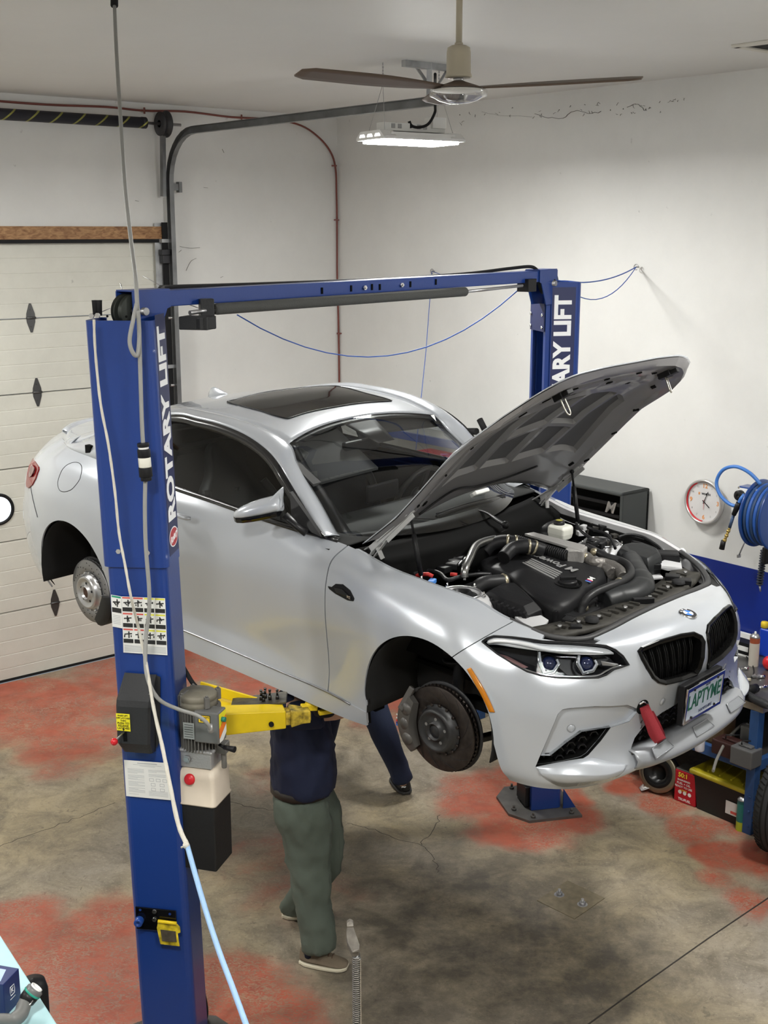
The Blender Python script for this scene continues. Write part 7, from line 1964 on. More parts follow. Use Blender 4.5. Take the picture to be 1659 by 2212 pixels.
RP2 = [(404, 1825, 4.42), (425, 1900, 4.25), (447, 1975, 4.08), (475, 2060, 3.9), (505, 2140, 3.75), (545, 2250, 3.55)]
nR = len(RP)
rad = []
S1 = spline([at_d(*q) for q in RP], 5)
for i in range(len(S1)): 
 t = i/(len(S1)-1); rad.append(.0055 + .0045*max(0, (t-.45)/.55) + .0006*math.sin(i*2.3))
mb = MB(); mb.tube(S1, rad, 8); rp = mb.build('pull_rope', ROPE); tag(rp, 'pale cord with a light blue lower end hanging diagonally across the near lift column', 'cord')
S2 = spline([at_d(*q) for q in RP2], 6); mb = MB(); mb.tube(S2, .0105, 8); mb.build('blue_end', mat('light_blue_hose', (.30, .47, .72), rough=.6, bump=(300, .3)), rp)
mb = MB(); k0 = at_d(402, 1826, 4.41); mb.ball(k0, .014, 10); mb.tube([k0, k0+V((-.02, 0, -.01))], .004, 6); mb.build('knot', ROPE, rp)
for (a, b) in (((260, 612, 5.45), (269, 640, 5.4)), ((308, 596, 5.5), (346, 616, 5.42))): MB().tube([at_d(*a), at_d(*b)], .0022, 5).build('wire_end', STEEL, lift)
MB().tube([LPt(-.12, -.10, 3.47), at_d(270, 652, 5.42)], .0018, 5).build('wire_end', STEEL, lift)
MB().tube([at_d(400, 655, 5.5), at_d(436, 668, 5.52)], .002, 5).build('wire_end', STEEL, lift)
BS = mat('blue_string', (.03, .10, .42), rough=.6)
def sag(a, b, s, n=14): 
 return [a.lerp(b, k/n) - V((0, 0, 4*s*(k/n)*(1-k/n))) for k in range(n+1)]
hA = wB(1374, 577, .03); hB_ = wB(933, 586, .03)
for k, (a, b, s, r, lb) in enumerate(((at_d(1205, 606, 7.65), hA, .05, .0045, 'upper blue line from the far column to the hook in the white wall'), (at_d(1212, 613, 7.65), hA, .16, .0035, 'lower sagging blue line from the far column to the hook in the white wall'),
  (at_d(512, 680, 6.4), at_d(1119, 627, 7.45), .30, .0035, 'long blue line sagging below the lift beam'), (hB_, at_d(1110, 611, 7.45), .03, .003, 'short blue line from a wall hook to the far end of the lift beam'))):
 o = MB().tube(sag(a, b, s), r, 6).build('string_line', BS); tag(o, lb, 'string')
o = MB().tube([hB_, at_d(920, 760, 10.6), at_d(905, 905, 10.3), at_d(897, 985, 10.2)], .003, 6).build('string_line', BS); tag(o, 'blue line hanging straight down from the wall hook behind the car roof', 'string')
for h_, lb in ((hA, 'small screw hook in the white wall right of the far column'), (hB_, 'small screw hook in the white wall above the car roof')):
 mb = MB(); mb.tube([h_ - DA*.03, h_], .006, 8); mb.tube([h_ + DB*(.02*math.cos(a)) + V((0, 0, .02*math.sin(a))) for a in [k*PI/6 for k in range(11)]], .004, 6); tag(mb.build('wall_hook', STEEL), lb, 'hook')
# ================================================================== people
def tex(name, scale):
 t = D.textures.new(name, 'CLOUDS'); t.noise_scale = scale; return t
CLO = tex('cloth_folds', .11); CLO2 = tex('cloth_folds_small', .035)
def cloth(mb, name, m, parent, amp=.010, solid=.003, sub=1):
 o = mb.build(name, m, parent, weld=True, fixn=True)
 md = o.modifiers.new('s', 'SUBSURF'); md.levels = md.render_levels = sub
 for t, a in ((CLO, amp), (CLO2, amp*.35)):
  md = o.modifiers.new('d', 'DISPLACE'); md.texture = t; md.strength = a*2; md.mid_level = .5; md.texture_coords = 'GLOBAL'
 return o
def ell(c, d, r1, r2, face, n=18, sq=1.0):
 """ring round c, normal d; r1 sideways, r2 along the facing direction"""
 d = V(d).normalized(); f = V(face); f = (f - d*f.dot(d)).normalized(); s = d.cross(f)
 return [c + s*(r1*math.copysign(abs(math.cos(2*PI*k/n))**sq, math.cos(2*PI*k/n))) + f*(r2*math.copysign(abs(math.sin(2*PI*k/n))**sq, math.sin(2*PI*k/n))) for k in range(n)]
def limb(mb, pts, rads, face, n=18, cap=True):
 R = []
 for i, p in enumerate(pts):
  d = V(pts[min(i+1, len(pts)-1)]) - V(pts[max(i-1, 0)]); r = rads[i]
  r = r if isinstance(r, tuple) else (r, r); R.append(ell(V(p), d, r[0], r[1], face, n))
 mb.rings(R, True, cap, True); return mb
def skin_body(name, verts, edges, m, parent):
 me = D.meshes.new(name); me.from_pydata([v[0] for v in verts], edges, []); me.materials.append(m)
 o = D.objects.new(name, me); COL.objects.link(o); o.parent = parent
 md = o.modifiers.new('k', 'SKIN'); md.use_smooth_shade = True
 for i, v in enumerate(verts):
  r = v[1]; r = r if isinstance(r, tuple) else (r, r); me.skin_vertices[0].data[i].radius = r
 me.skin_vertices[0].data[0].use_root = True
 sb = o.modifiers.new('s', 'SUBSURF'); sb.levels = sb.render_levels = 1
 return o
SKN = mat('skin', (.55, .33, .24), rough=.55)
def hand(parent, w, d, palm_n, m=SKN):
 """palm and five fingers from the wrist w pointing along d"""
 d = V(d).normalized(); n = V(palm_n); n = (n - d*n.dot(d)).normalized(); s = d.cross(n)
 V_ = [(w, .028), (w + d*.045, (.040, .018)), (w + d*.085, (.040, .016))]; E_ = [(0, 1), (1, 2)]
 for k, (o, L) in enumerate(((-.031, .062), (-.011, .075), (.010, .080), (.030, .072))):
  b = w + d*.085 + s*o; i = len(V_)
  V_ += [(b, .010), (b + d*(L*.45) + n*.012, .009), (b + d*(L*.72) + n*.032, .0085), (b + d*(L*.80) + n*.052, .007)]
  E_ += [(2, i), (i, i+1), (i+1, i+2), (i+2, i+3)]
 i = len(V_); b = w + d*.025 + s*.034
 V_ += [(b, .013), (b + d*.03 + s*.022 + n*.012, .011), (b + d*.055 + s*.026 + n*.03, .009)]; E_ += [(1, i), (i, i+1), (i+1, i+2)]
 return skin_body('hand', V_, E_, m, parent)
def shoe(mbroot, heel, toe, h, m_up, m_sole, name='shoe', lace=None, wide=.050):
 heel, toe = V(heel), V(toe); d = (toe-heel).normalized(); s = V((d.y, -d.x, 0)); L = (toe-heel).length
 def sec(t):
  w = wide*(.70 + .42*math.sin(min(1, t*1.15)*PI*.62)) * (1 if t < .8 else math.sqrt(max(.02, 1-((t-.8)/.22)**2)))
  if t < .06: w *= .72
  return w
 ts = [0, .04, .12, .25, .40, .55, .70, .82, .91, .97, 1.0]
 mb = MB(); R = []
 for t in ts:
  w = sec(t)*1.05; c = heel + d*(L*t); R.append([c + s*(x*w) + V((0, 0, z)) for x, z in ((-1, .004), (-1.02, .022), (1.02, .022), (1, .004))])
 mb.rings(R, True, True, False); so = mb.build(name, m_sole, mbroot, fixn=True, bevel=.004)
 hs = {0: .075, .04: .085, .12: .086, .25: .078, .40: .082, .55: .072, .70: .055, .82: .045, .91: .038, .97: .030, 1.0: .024}
 mb = MB(); R = []
 for t in ts:
  w = sec(t); c = heel + d*(L*t); hh = hs[t]*h
  R.append([c + s*(w*math.cos(a))*(1 if math.sin(a) < .5 else .82) + V((0, 0, .02 + (hh-.02)*max(0, math.sin(a)))) for a in [PI*k/10 for k in range(11)]])
 mb.rings(R, True, True, True); up = mb.build('shoe_upper', m_up, so, weld=True, fixn=True, sub=1)
 if lace:
  for k in range(4):
   t = .48+.07*k; c = heel + d*(L*t) + V((0, 0, hs[.55]*h*(1.02-.10*k)+.004)); mb = MB(); mb.tube([c - s*.022, c + V((0, 0, .006)), c + s*.022], .003, 6); mb.build('lace', lace, so)
  c = heel + d*(L*.47) + V((0, 0, .078*h)); 
  for q in (-1, 1):
   mb = MB(); mb.tube(spline([c, c + s*(q*.03) + d*.015 + V((0, 0, .006)), c + s*(q*.045) - d*.004 - V((0, 0, .012)), c + s*(q*.02) - V((0, 0, .004)), c], 4), .0025, 6); mb.build('lace', lace, so)
 return so
NAVYT = mat('navy_tshirt', (.009, .014, .042), rough=.85)
GREEN = mat('green_work_cloth', (.085, .105, .085), rough=.85, var=(4, .12), bump=(260, .2))
p1 = empty('person', at_z(690, 2060, 0), 0, 'person in navy t-shirt and green work trousers standing under the car behind the yellow arm', 'person')
P0 = V(p1.location)
def W(px, py, d): return at_d(px, py, d) - P0
def Wz(px, py, z): return at_z(px, py, z) - P0
F = V((1, .12, 0)).normalized()
hip = W(652, 1722, 5.95); 
nk, fk = W(668, 1880, 5.86), W(706, 1862, 6.03)
na, fa = W(690, 2045, 5.80), W(636, 1962, 6.22)
nh, fh = hip + V((.0, -.08, -.02)), hip + V((.02, .09, -.02))
sh = W(640, 1512, 5.95)
sh = V((sh.x, sh.y, min(sh.z, 1.43)))
mb = MB()
limb(mb, [nh + V((0, 0, .10)), nh + V((0.0, 0, -.02)), nh.lerp(nk, .35) + V((.02, 0, 0)), nh.lerp(nk, .75), nk, nk.lerp(na, .3), nk.lerp(na, .65), na + V((0, 0, .02)), na + V((.0, 0, -.035))],
  [(.10, .150), (.12, .150), (.112, .142), (.098, .122), (.090, .108), (.086, .100), (.080, .092), (.078, .092), (.080, .096)], F)
tr = cloth(mb, 'trousers', GREEN, p1, .024, sub=2)
mb = MB()
limb(mb, [fh + V((0, 0, .10)), fh + V((0.0, 0, -.02)), fh.lerp(fk, .4) + V((.03, 0, 0)), fh.lerp(fk, .8), fk, fk.lerp(fa, .35), fk.lerp(fa, .7), fa + V((0, 0, .02)), fa + V((.0, 0, -.03))],
  [(.10, .150), (.12, .150), (.112, .135), (.100, .115), (.092, .104), (.084, .092), (.078, .084), (.074, .080), (.076, .084)], F)
cloth(mb, 'trouser_leg', GREEN, tr, .022, sub=2)
mb = MB(); limb(mb, [hip + V((0, 0, -.10)), hip + V((0, 0, .0)), hip + V((0, 0, .09))], [(.17, .15), (.185, .158), (.175, .148)], F); cloth(mb, 'trouser_seat', GREEN, tr, .006)
def seam(pts, r=.0025): 
 MB().tube(spline([W(*q) for q in pts], 5), r, 5).build('seam', mat('seam_pale', (.13, .15, .12), rough=.9), tr)
seam([(655, 1712, 5.83), (660, 1735, 5.80), (650, 1755, 5.79), (636, 1768, 5.80)])
for k in (0, 1): MB().box(W(622+22*k, 1708, 5.80), (.012, .008, .05)).build('belt_loop', GREEN, tr)
mb = MB(); limb(mb, [hip + V((0, 0, .055)), hip + V((0, 0, .095))], [(.190, .163), (.188, .161)], F, cap=False); mb.build('belt', mat('belt_black', (.02, .015, .012), rough=.5), p1, solid=.004)
hem = hip + V((.0, 0, .040))
mb = MB()
limb(mb, [hem, hem + V((.01, 0, .07)), hem.lerp(sh, .35) + V((.02, 0, 0)), hem.lerp(sh, .6) + V((.015, 0, 0)), hem.lerp(sh, .85), sh + V((0, 0, .0)), sh + V((.03, 0, .065))],
  [(.200, .172), (.205, .178), (.205, .172), (.212, .165), (.215, .158), (.200, .135), (.080, .075)], F, 22)
so_ = cloth(mb, 'shirt', NAVYT, p1, .022, sub=2)
for q in (-1, 1):
 a = sh + V((.0, q*.17, -.01)); e = a + V((.16, q*.03, .02)); mb = MB(); limb(mb, [a - V((.04, 0, 0)), a + V((.02, 0, .01)), a.lerp(e, .7), e], [.07, .078, .070, .066], V((0, 0, 1))); cloth(mb, 'sleeve', NAVYT, so_, .006)
hd = sh + V((.085, 0, .125)); el = [sh + V((.24, q*.20, .02)) for q in (-1, 1)]; wr = [sh + V((.40, q*.13, .13)) for q in (-1, 1)]
VS = [(hip, (.13, .11)), (hip.lerp(sh, .5), (.13, .10)), (sh, (.10, .08)), (sh + V((.04, 0, .05)), .05), (hd - V((.02, 0, .05)), .05), (hd, (.075, .085)), (hd + V((.0, 0, .06)), (.065, .07))]
ES_ = [(0, 1), (1, 2), (2, 3), (3, 4), (4, 5), (5, 6)]
for q in (0, 1):
 i = len(VS); VS += [(sh + V((0, (q*2-1)*.16, 0)), .05), (el[q], .038), (wr[q], .026)]; ES_ += [(2, i), (i, i+1), (i+1, i+2)]
for (h_, k_, a_) in ((nh, nk, na), (fh, fk, fa)):
 i = len(VS); VS += [(h_ - V((0, 0, .05)), .075), (k_, .052), (a_ - V((0, 0, .02)), .035)]; ES_ += [(0, i), (i, i+1), (i+1, i+2)]
bd = skin_body('body', VS, ES_, SKN, p1)
for q in (0, 1): hand(p1, wr[q], (wr[q]-el[q]), (0, -(q*2-1), .3))
mb = MB(); mb.ball(hd + V((-.012, 0, .022)), .097, 20, (1.0, .84, 1.08)); mb.build('hair', mat('brown_hair', (.05, .03, .02), rough=.8, bump=(200, .6)), p1)
mb = MB(); mb.ball(hd + V((.092, 0, -.01)), .014, 10, (1, .8, 1.4)); mb.build('nose', SKN, p1)
for q in (-1, 1): 
 MB().ball(hd + V((.078, q*.030, .015)), .010, 10).build('eye', mat('eye_white', (.7, .7, .7), rough=.2), p1)
 MB().ball(hd + V((-.005, q*.084, -.005)), .022, 10, (.8, .4, 1.3)).build('ear', SKN, p1)
MB().box(hd + V((.082, 0, -.045)), (.01, .045, .008)).build('mouth', mat('lip', (.30, .12, .10)), p1, bevel=.003)
SUE = mat('tan_suede', (.150, .118, .082), rough=.9, bump=(200, .3)); SOL = mat('cream_sole', (.62, .57, .44), rough=.6); LAC = mat('brown_lace', (.10, .055, .035), rough=.8)
SCK = mat('navy_sock', (.01, .014, .04), rough=.9)
for (h_, t_, ank) in ((Wz(648, 2078, 0), Wz(752, 2092, 0), na), (Wz(609, 1980, 0), Wz(720, 1977, 0), fa)):
 shoe(p1, V((h_.x, h_.y, 0)), V((t_.x, t_.y, 0)), 1.15, SUE, SOL, lace=LAC, wide=.052)
 f0 = h_.lerp(t_, .22); MB().tube([V((f0.x, f0.y, .05)), V((f0.x, f0.y, .10)), ank - V((0, 0, .02))], [.040, .036, .036], 14).build('sock', SCK, p1)
p2 = empty('person', at_z(868, 1715, 0), 0, 'person in dark navy trousers and black sneakers standing astride behind the car', 'person')
P0 = V(p2.location)
NV = mat('navy_trousers', (.012, .020, .052), rough=.8, bump=(260, .2))
F = azd(-30)
fa_ = W(868, 1676, 7.80); kn = W(828, 1580, 7.78); hp2 = W(772, 1442, 7.98)
hl2 = hp2 + V((-.16, .06, 0)); kn2 = W(700, 1590, 8.15); an2 = W(676, 1668, 8.2)
mb = MB(); limb(mb, [hp2 + V((0, 0, .05)), hp2.lerp(kn, .4), hp2.lerp(kn, .8), kn, kn.lerp(fa_, .4), kn.lerp(fa_, .8), fa_, fa_ + V((.01, 0, -.05))], [(.11, .12), (.11, .118), (.098, .105), (.092, .10), (.082, .088), (.072, .078), (.070, .076), (.074, .078)], F); t2_ = cloth(mb, 'trousers', NV, p2, .008)
mb = MB(); limb(mb, [hl2 + V((0, 0, .05)), hl2.lerp(kn2, .4), kn2, kn2.lerp(an2, .6), an2], [(.11, .12), (.11, .118), (.09, .10), (.075, .08), (.072, .076)], F); cloth(mb, 'trouser_leg', NV, t2_, .008)
mc = (hp2+hl2)/2; mb = MB(); limb(mb, [mc + V((0, 0, -.08)), mc + V((0, 0, .10))], [(.19, .14), (.185, .14)], F); cloth(mb, 'trouser_seat', NV, t2_, .004)
s2 = mc + V((-.02, .06, .52)); mb = MB(); limb(mb, [mc + V((0, 0, .06)), mc + V((0, .02, .28)), s2 - V((0, 0, .06)), s2, s2 + V((0, 0, .07))], [(.19, .14), (.19, .14), (.21, .13), (.19, .12), (.06, .06)], F, 20); cloth(mb, 'shirt', mat('black_shirt', (.02, .02, .022), rough=.85), p2, .008)
S_ = V((F.y, -F.x, 0)); VS = [(mc, .12), (mc.lerp(s2, .5), (.12, .10)), (s2, (.10, .08)), (s2 + V((0, 0, .09)), .05), (s2 + V((0, 0, .18)), (.075, .085)), (s2 + V((0, 0, .25)), (.06, .07))]
ES_ = [(0, 1), (1, 2), (2, 3), (3, 4), (4, 5)]
w2 = []
for q in (-1, 1):
 i = len(VS); a = s2 + S_*(q*.18); e = a + V((0, 0, -.27)) + S_*(q*.04); w_ = e + F*.20 + V((0, 0, -.06)); w2.append((e, w_)); VS += [(a, .05), (e, .038), (w_, .026)]; ES_ += [(2, i), (i, i+1), (i+1, i+2)]
for (h_, k_, a_) in ((hp2, kn, fa_), (hl2, kn2, an2)):
 i = len(VS); VS += [(h_, .075), (k_, .05), (a_ - V((0, 0, .04)), .036)]; ES_ += [(0, i), (i, i+1), (i+1, i+2)]
skin_body('body', VS, ES_, SKN, p2)
for e, w_ in w2: hand(p2, w_, w_-e, (0, 0, -1))
MB().ball(s2 + V((0, 0, .23)) - F*.012, .094, 18, (.9, 1, 1.05)).build('hair', mat('dark_hair', (.02, .015, .012), rough=.8), p2)
SN = mat('sneaker_black', (.012, .012, .013), rough=.6); SNS = mat('sneaker_sole', (.035, .034, .034), rough=.6)
h0 = Wz(878, 1718, 0); 
sd_ = shoe(p2, V((h0.x, h0.y, 0)), V((h0.x, h0.y, 0)) + azd(-14)*.28, 1.6, SN, SNS, wide=.056)
sd2 = shoe(p2, V((an2.x, an2.y, 0)) - azd(-40)*.06, V((an2.x, an2.y, 0)) + azd(-40)*.21, 1.35, SN, SNS, wide=.050)
mb = MB(); q = W(872, 1697, 7.66); put_text(mb, mat('sneaker_white', (.7, .7, .7)), '~', q + V((0, -.02, .0)), (1, .1, 0), (0, 0, 1), .05, extrude=.002, bold=.001); mb.build('side_mark', None, sd_)
mb = MB(); mb.tube([V((h0.x, h0.y, .105)) + azd(-14)*.03 + azd(76)*x for x in (-.035, 0, .035)], .012, 8); mb.build('white_collar', mat('sneaker_white'), sd_)
MB().tube([V((h0.x, h0.y, .06)) + azd(-14)*.05, fa_ - V((0, 0, .02))], [.036, .034], 12).build('ankle', SKN, p2)
# ================================================================== workbench and what is on and under it
q = at_z(1612, 1803, 0); aL, bL_ = ab(q)
aF, bF = aL+.02, bL_+.05
pc = RM(aF, bF); dC = math.hypot(pc.x, pc.y)
ZT = at_d(1646, 1526, dC).z
b0_ = bF - 2.7
BLG = mat('bench_blue', (.022, .070, .20), rough=.45, var=(8, .12))
bench = empty('workbench', RM((aF+.08)/2, (b0_+bF)/2), 0, 'steel-topped workbench with blue legs along the white and blue wall', 'workbench')
OB = V(bench.location); rD = math.atan2(DB.y, DB.x)
def bm_(a, b, z): return RM(a, b, z) - OB
mb = MB(); mb.prism([bm_(.05, b0_, ZT-.045), bm_(aF, b0_, ZT-.045), bm_(aF, bF, ZT-.045), bm_(.05, bF, ZT-.045)], V((0, 0, .045)))
mb.build('bench_top', mat('bench_steel', (.17, .165, .16), rough=.32, metal=.75, var=(5, .35)), bench, fixn=True, bevel=.003)
mb = MB(); mb.bar(bm_(aF+.001, b0_, ZT-.022), bm_(aF+.001, bF, ZT-.022), .004, .046); mb.bar(bm_(aF+.003, bF+.001, ZT-.022), bm_(.05, bF+.001, ZT-.022), .004, .046); mb.build('bench_edge', mat('edge_zinc', (.34, .31, .26), rough=.4, metal=.7, var=(10, .2)), bench)
mb = MB(); mb.prism([bm_(.02, b0_, ZT), bm_(.05, b0_, ZT), bm_(.05, bF, ZT), bm_(.02, bF, ZT)], V((0, 0, .05))); mb.build('splash_rail', WHITE, bench, fixn=True)
for (a, b) in ((aL, bL_), (.12, bL_), (aL, b0_+.15), (.12, b0_+.15)):
 mb = MB(); mb.box(bm_(a, b, (ZT-.045)/2), (.065, .065, ZT-.045), rD)
 for z in (.06, .16, .26): mb.cyl(bm_(a+.033, b+.01, z), bm_(a+.040, b+.01, z), .009, n=8)
 mb.build('leg', BLG, bench, bevel=.004)
ZS = .46
mb = MB(); mb.bar(bm_(aL, b0_+.15, ZS), bm_(aL, bL_, ZS), .04, .075); mb.build('rail', BLG, bench, bevel=.004)
mb = MB(); mb.bar(bm_(aL, bL_, ZS+.0), bm_(.12, bL_, ZS+.0), .04, .075); mb.build('rail', BLG, bench, bevel=.004)
mb = MB(); mb.prism([bm_(.06, b0_+.12, ZS), bm_(aL-.02, b0_+.12, ZS), bm_(aL-.02, bL_, ZS), bm_(.06, bL_, ZS)], V((0, 0, .02))); mb.build('lower_shelf', mat('dark_board', (.03, .027, .024), rough=.7), bench, fixn=True)
def on_top(px, py): return at_z(px, py, ZT)
def thing(name, p, label, cat, group=None, rz=0): return empty(name, p, rz, label, cat, group)
def can(p, r, h, cols, label, name='spray_can', capm=None, nozz=True):
 t = thing(name, p, label, 'spray can'); z = 0
 mb = MB().use(cols[0][1])
 for f0, f1, m in [(c[0], (cols[i+1][0] if i+1 < len(cols) else 1.0), c[1]) for i, c in enumerate(cols)]:
  mb.use(m); mb.lathe([(r, h*f0), (r, h*f1)], n=28)
 mb.use(STEEL); mb.lathe([(r, h), (r*1.03, h*1.005), (r*.98, h*1.03), (r*.62, h*1.10), (r*.45, h*1.11), (0, h*1.11)], n=28); mb.lathe([(0, 0), (r, 0)], n=28)
 mb.build('can_body', None, t)
 if nozz: mb = MB(); mb.lathe([(r*.22, h*1.10), (r*.22, h*1.17), (r*.15, h*1.19), (0, h*1.19)], n=14); mb.build('nozzle', capm or WHITE, t)
 return t
c1 = on_top(1627, 1437)
can(c1, .034, .205, [(0, mat('can_beige', (.50, .46, .40), rough=.4)), (.80, mat('can_rust', (.30, .07, .03), rough=.4)), (.98, STEEL)], 'beige and rust red spray can standing on the steel workbench')
c2 = on_top(1655, 1417)
t = thing('plastic_bottle', c2, 'blue square bottle with a yellow cap at the right edge of the photo', 'bottle')
mb = MB(); mb.box((0, 0, .10), (.10, .06, .20), rD); mb.build('bottle_body', mat('bottle_blue', (.01, .05, .45), rough=.3), t, bevel=.012, seg=3)
mb = MB(); mb.lathe([(.0, .245), (.022, .245), (.026, .235), (.026, .205), (.018, .20)], (-.03*DB.x, -.03*DB.y, 0), n=20); mb.build('bottle_cap', mat('cap_yellow', (.72, .52, .03), rough=.4), t)
c3 = on_top(1606, 1413)
t = thing('carton', c3, 'small black and white printed box at the back of the workbench', 'box')
mb = MB().use(BLK); mb.box((0, 0, .05), (.14, .09, .10), rD); mb.use(WHITE); mb.box(V((0, 0, .058)) + DA*.046, (.13, .001, .035), rD); mb.box(V((0, 0, .008)), (.142, .092, .014), rD); mb.box(V((0, 0, .045)) + DB*.0706, (.05, .001, .05), math.atan2(DA.y, DA.x)); mb.build('carton_body', None, t)
p = on_top(1630, 1512)
t = thing('impact_wrench', p, 'black cordless impact tool lying near the front edge of the workbench', 'power tool')
u, v_ = (on_top(1655, 1520) - on_top(1595, 1495)).normalized(), None
def tv(px, py, z): return at_z(px, py, ZT+z) - V(t.location)
mb = MB(); mb.rings([[tv(*a) for a in L_] for L_ in ([(1592, 1502, .0), (1602, 1512, .0), (1612, 1510, .0), (1606, 1492, .0)], [(1590, 1492, .045), (1600, 1502, .05), (1618, 1500, .05), (1612, 1480, .045)], [(1594, 1486, .06), (1606, 1496, .062), (1618, 1490, .062), (1610, 1478, .06)])], True, True, False); mb.build('battery_pack', BLK, t, fixn=True, bevel=.006)
mb = MB(); mb.tube([tv(1606, 1492, .04), tv(1622, 1490, .04), tv(1634, 1486, .04)], [.030, .034, .028], 14); mb.build('motor_housing', BLK, t)
mb = MB(); mb.tube([tv(1615, 1500, .03), tv(1632, 1512, .03), tv(1650, 1520, .03), tv(1662, 1526, .03)], [.024, .026, .030, .020], 14); mb.build('grip', DGREY, t)
mb = MB(); mb.tube([tv(1634, 1486, .04), tv(1655, 1484, .04)], .010, 10); mb.build('anvil', CHROME, t)
for (px, py, s, lb) in ((1608, 1448, .05, 'small bright bolt lying alone on the workbench'), (1638, 1465, .09, 'cluster of silver fittings lying right of the single bolt'), (1610, 1472, .07, 'pale slim hand tool lying above the impact tool'), (1650, 1487, .05, 'short chrome socket at the right edge of the photo')):
 o = thing('metal_fitting', on_top(px, py), lb, 'fitting'); mb = MB(); mb.tube([(-s/2, 0, .012), (0, .002, .012), (.001, .002, .012), (s/2, .004, .012)], [.006, .006, .011, .011], 10); mb.build('fitting_shaft', CHROME if px != 1610 else mat('pale_handle', (.6, .55, .42), rough=.4), o)
 if s > .08:
  for k in range(5): MB().box((.01*k-.03, .018*math.sin(k*2), .014), (.022, .016, .016), k).build('fitting_piece', STEEL, o, bevel=.002)
o = MB().tube(spline([on_top(1588, 1410)+V((0, 0, .006)), on_top(1612, 1420)+V((0, 0, .006)), on_top(1628, 1445)+V((0, 0, .006)), on_top(1622, 1465)+V((0, 0, .006)), on_top(1588, 1462)+V((0, 0, .006))], 6), .004, 6).build('cord', BLK); tag(o, 'thin black cord curling over the workbench', 'cord')
o = MB().ball(on_top(1662, 1447)+V((0, 0, .05)), .05, 18).build('red_ball_knob', RED); tag(o, 'round red object cut off by the right edge above the bench', 'knob')
q = at_z(1455, 1727, 0); q2 = at_z(1501, 1745, 0); dr = (q2-q).normalized(); nr = V((dr.y, -dr.x, 0)); 
if nr.y > 0: nr = -nr
wd = (q2-q).length; ctr = q + dr*wd/2 - nr*.055
t = thing('fuel_can', V((ctr.x, ctr.y, 0)), 'red rectangular 50:1 fuel tin standing on the floor under the bench', 'fuel can'); rr = math.atan2(dr.y, dr.x)
hC = at_d(1458, 1660, math.hypot(q.x, q.y)).z
CR_ = mat('tin_red', (.42, .008, .018), rough=.35)
mb = MB(); mb.box((0, 0, hC/2), (wd, .11, hC), rr); mb.build('tin_body', CR_, t, bevel=.008)
mb = MB(); mb.box((0, 0, hC+.003), (wd-.008, .102, .010), rr); mb.cyl((dr.x*.02, dr.y*.02, hC), (dr.x*.02, dr.y*.02, hC+.022), .020, n=18); mb.build('tin_top', mat('tin_metal', (.22, .21, .19), rough=.4, metal=.8), t, bevel=.003)
mb = MB(); fo = nr*.0562
put_text(mb, mat('print_yellow', (.85, .70, .05)), '50:1', fo + V((0, 0, hC-.032)) - dr*.02, dr, (0, 0, 1), .045, extrude=.0004, bold=.001)
for k, (tx, sz, m) in enumerate((('ENGINEERED', .017, 'label_white'), ('FUEL + OIL', .022, 'label_white'), ('READY TO USE', .020, 'label_white'), ('2-CYCLE', .014, 'print_yellow'))):
 put_text(mb, mat(m), tx, fo + V((0, 0, hC-.068-.024*k)) - dr*.012, dr, (0, 0, 1), sz, extrude=.0004, bold=.0003)
for k in (-1, 0, 1): mb.use(mat('label_white')); c_ = fo + dr*(.038*k) + V((0, 0, .075)); mb.lathe([(.0, .0006), (.014, .0006)], c_, nr, 18)
put_text(mb, mat('label_white'), 'TRUFUEL', fo + V((0, 0, .024)), dr, (0, 0, 1), .024, extrude=.0004, bold=.0006)
mb.build('tin_print', None, t)
q = at_z(1518, 1752, 0); q2 = at_z(1590, 1790, 0); dr = DB; nr = DA; wd = .42
t = thing('storage_tote', V(((q.x+q2.x)/2, (q.y+q2.y)/2, 0)) - DA*.15, 'black storage tote with a yellow lid under the workbench', 'storage box'); hT = at_d(1514, 1672, math.hypot(q.x, q.y)).z
mb = MB(); hw = .225
rg = [[DB*(x*hw*k) + DA*(y*.15*k) + V((0, 0, z)) for x, y in ((-1, -1), (1, -1), (1, 1), (-1, 1))] for k, z in ((.86, .0), (.97, hT-.03), (1.0, hT-.03), (1.0, hT-.01))]
mb.rings(rg, True, True, False); mb.build('tote_body', mat('tote_black', (.010, .010, .010), rough=.5), t, fixn=True, bevel=.008)
YL = mat('tote_yellow', (.42, .34, .015), rough=.45)
mb = MB(); mb.box((0, 0, hT+.004), (.50, .34, .035), rD); mb.build('lid', YL, t, bevel=.014, seg=3)
for k in range(5): mb = MB(); mb.bar(DB*(-.18+.09*k) - DA*.12 + V((0, 0, hT+.026)), DB*(-.13+.09*k) + DA*.12 + V((0, 0, hT+.026)), .012, .012); mb.build('lid_rib', YL, t, bevel=.003)
mb = MB().use(LBL); mb.box(DA*.147 + DB*.10 + V((0, 0, hT*.42)), (.12, .002, .09), rD); mb.use(mat('label_red')); mb.box(DA*.1485 + DB*.11 + V((0, 0, hT*.42-.025)), (.06, .002, .018), rD); mb.build('tote_label', None, t)
p = at_z(1600, 1792, 0); can(V((p.x, p.y, 0)), .033, .21, [(0, mat('can_lime', (.40, .45, .03), rough=.4)), (.30, mat('can_teal', (.02, .16, .14), rough=.4)), (.9, mat('can_dark_teal', (.01, .08, .08)))], 'green and yellow spray can on the floor beside the bench leg', nozz=False)
p = at_z(1428, 1705, 0); t = thing('gearbox_housing', V((p.x, p.y, 0)), 'dark round machine part with a polished rim under the bench', 'machine part')
mb = MB(); mb.lathe([(.0, -.03), (.12, -.03), (.13, .0), (.13, .06), (.11, .08), (.06, .085), (.05, .04), (.0, .04)], (0, 0, .135), (-.55, -.8, .22), 36); mb.build('housing', mat('oily_black_iron', (.012, .012, .012), rough=.3, metal=.5), t)
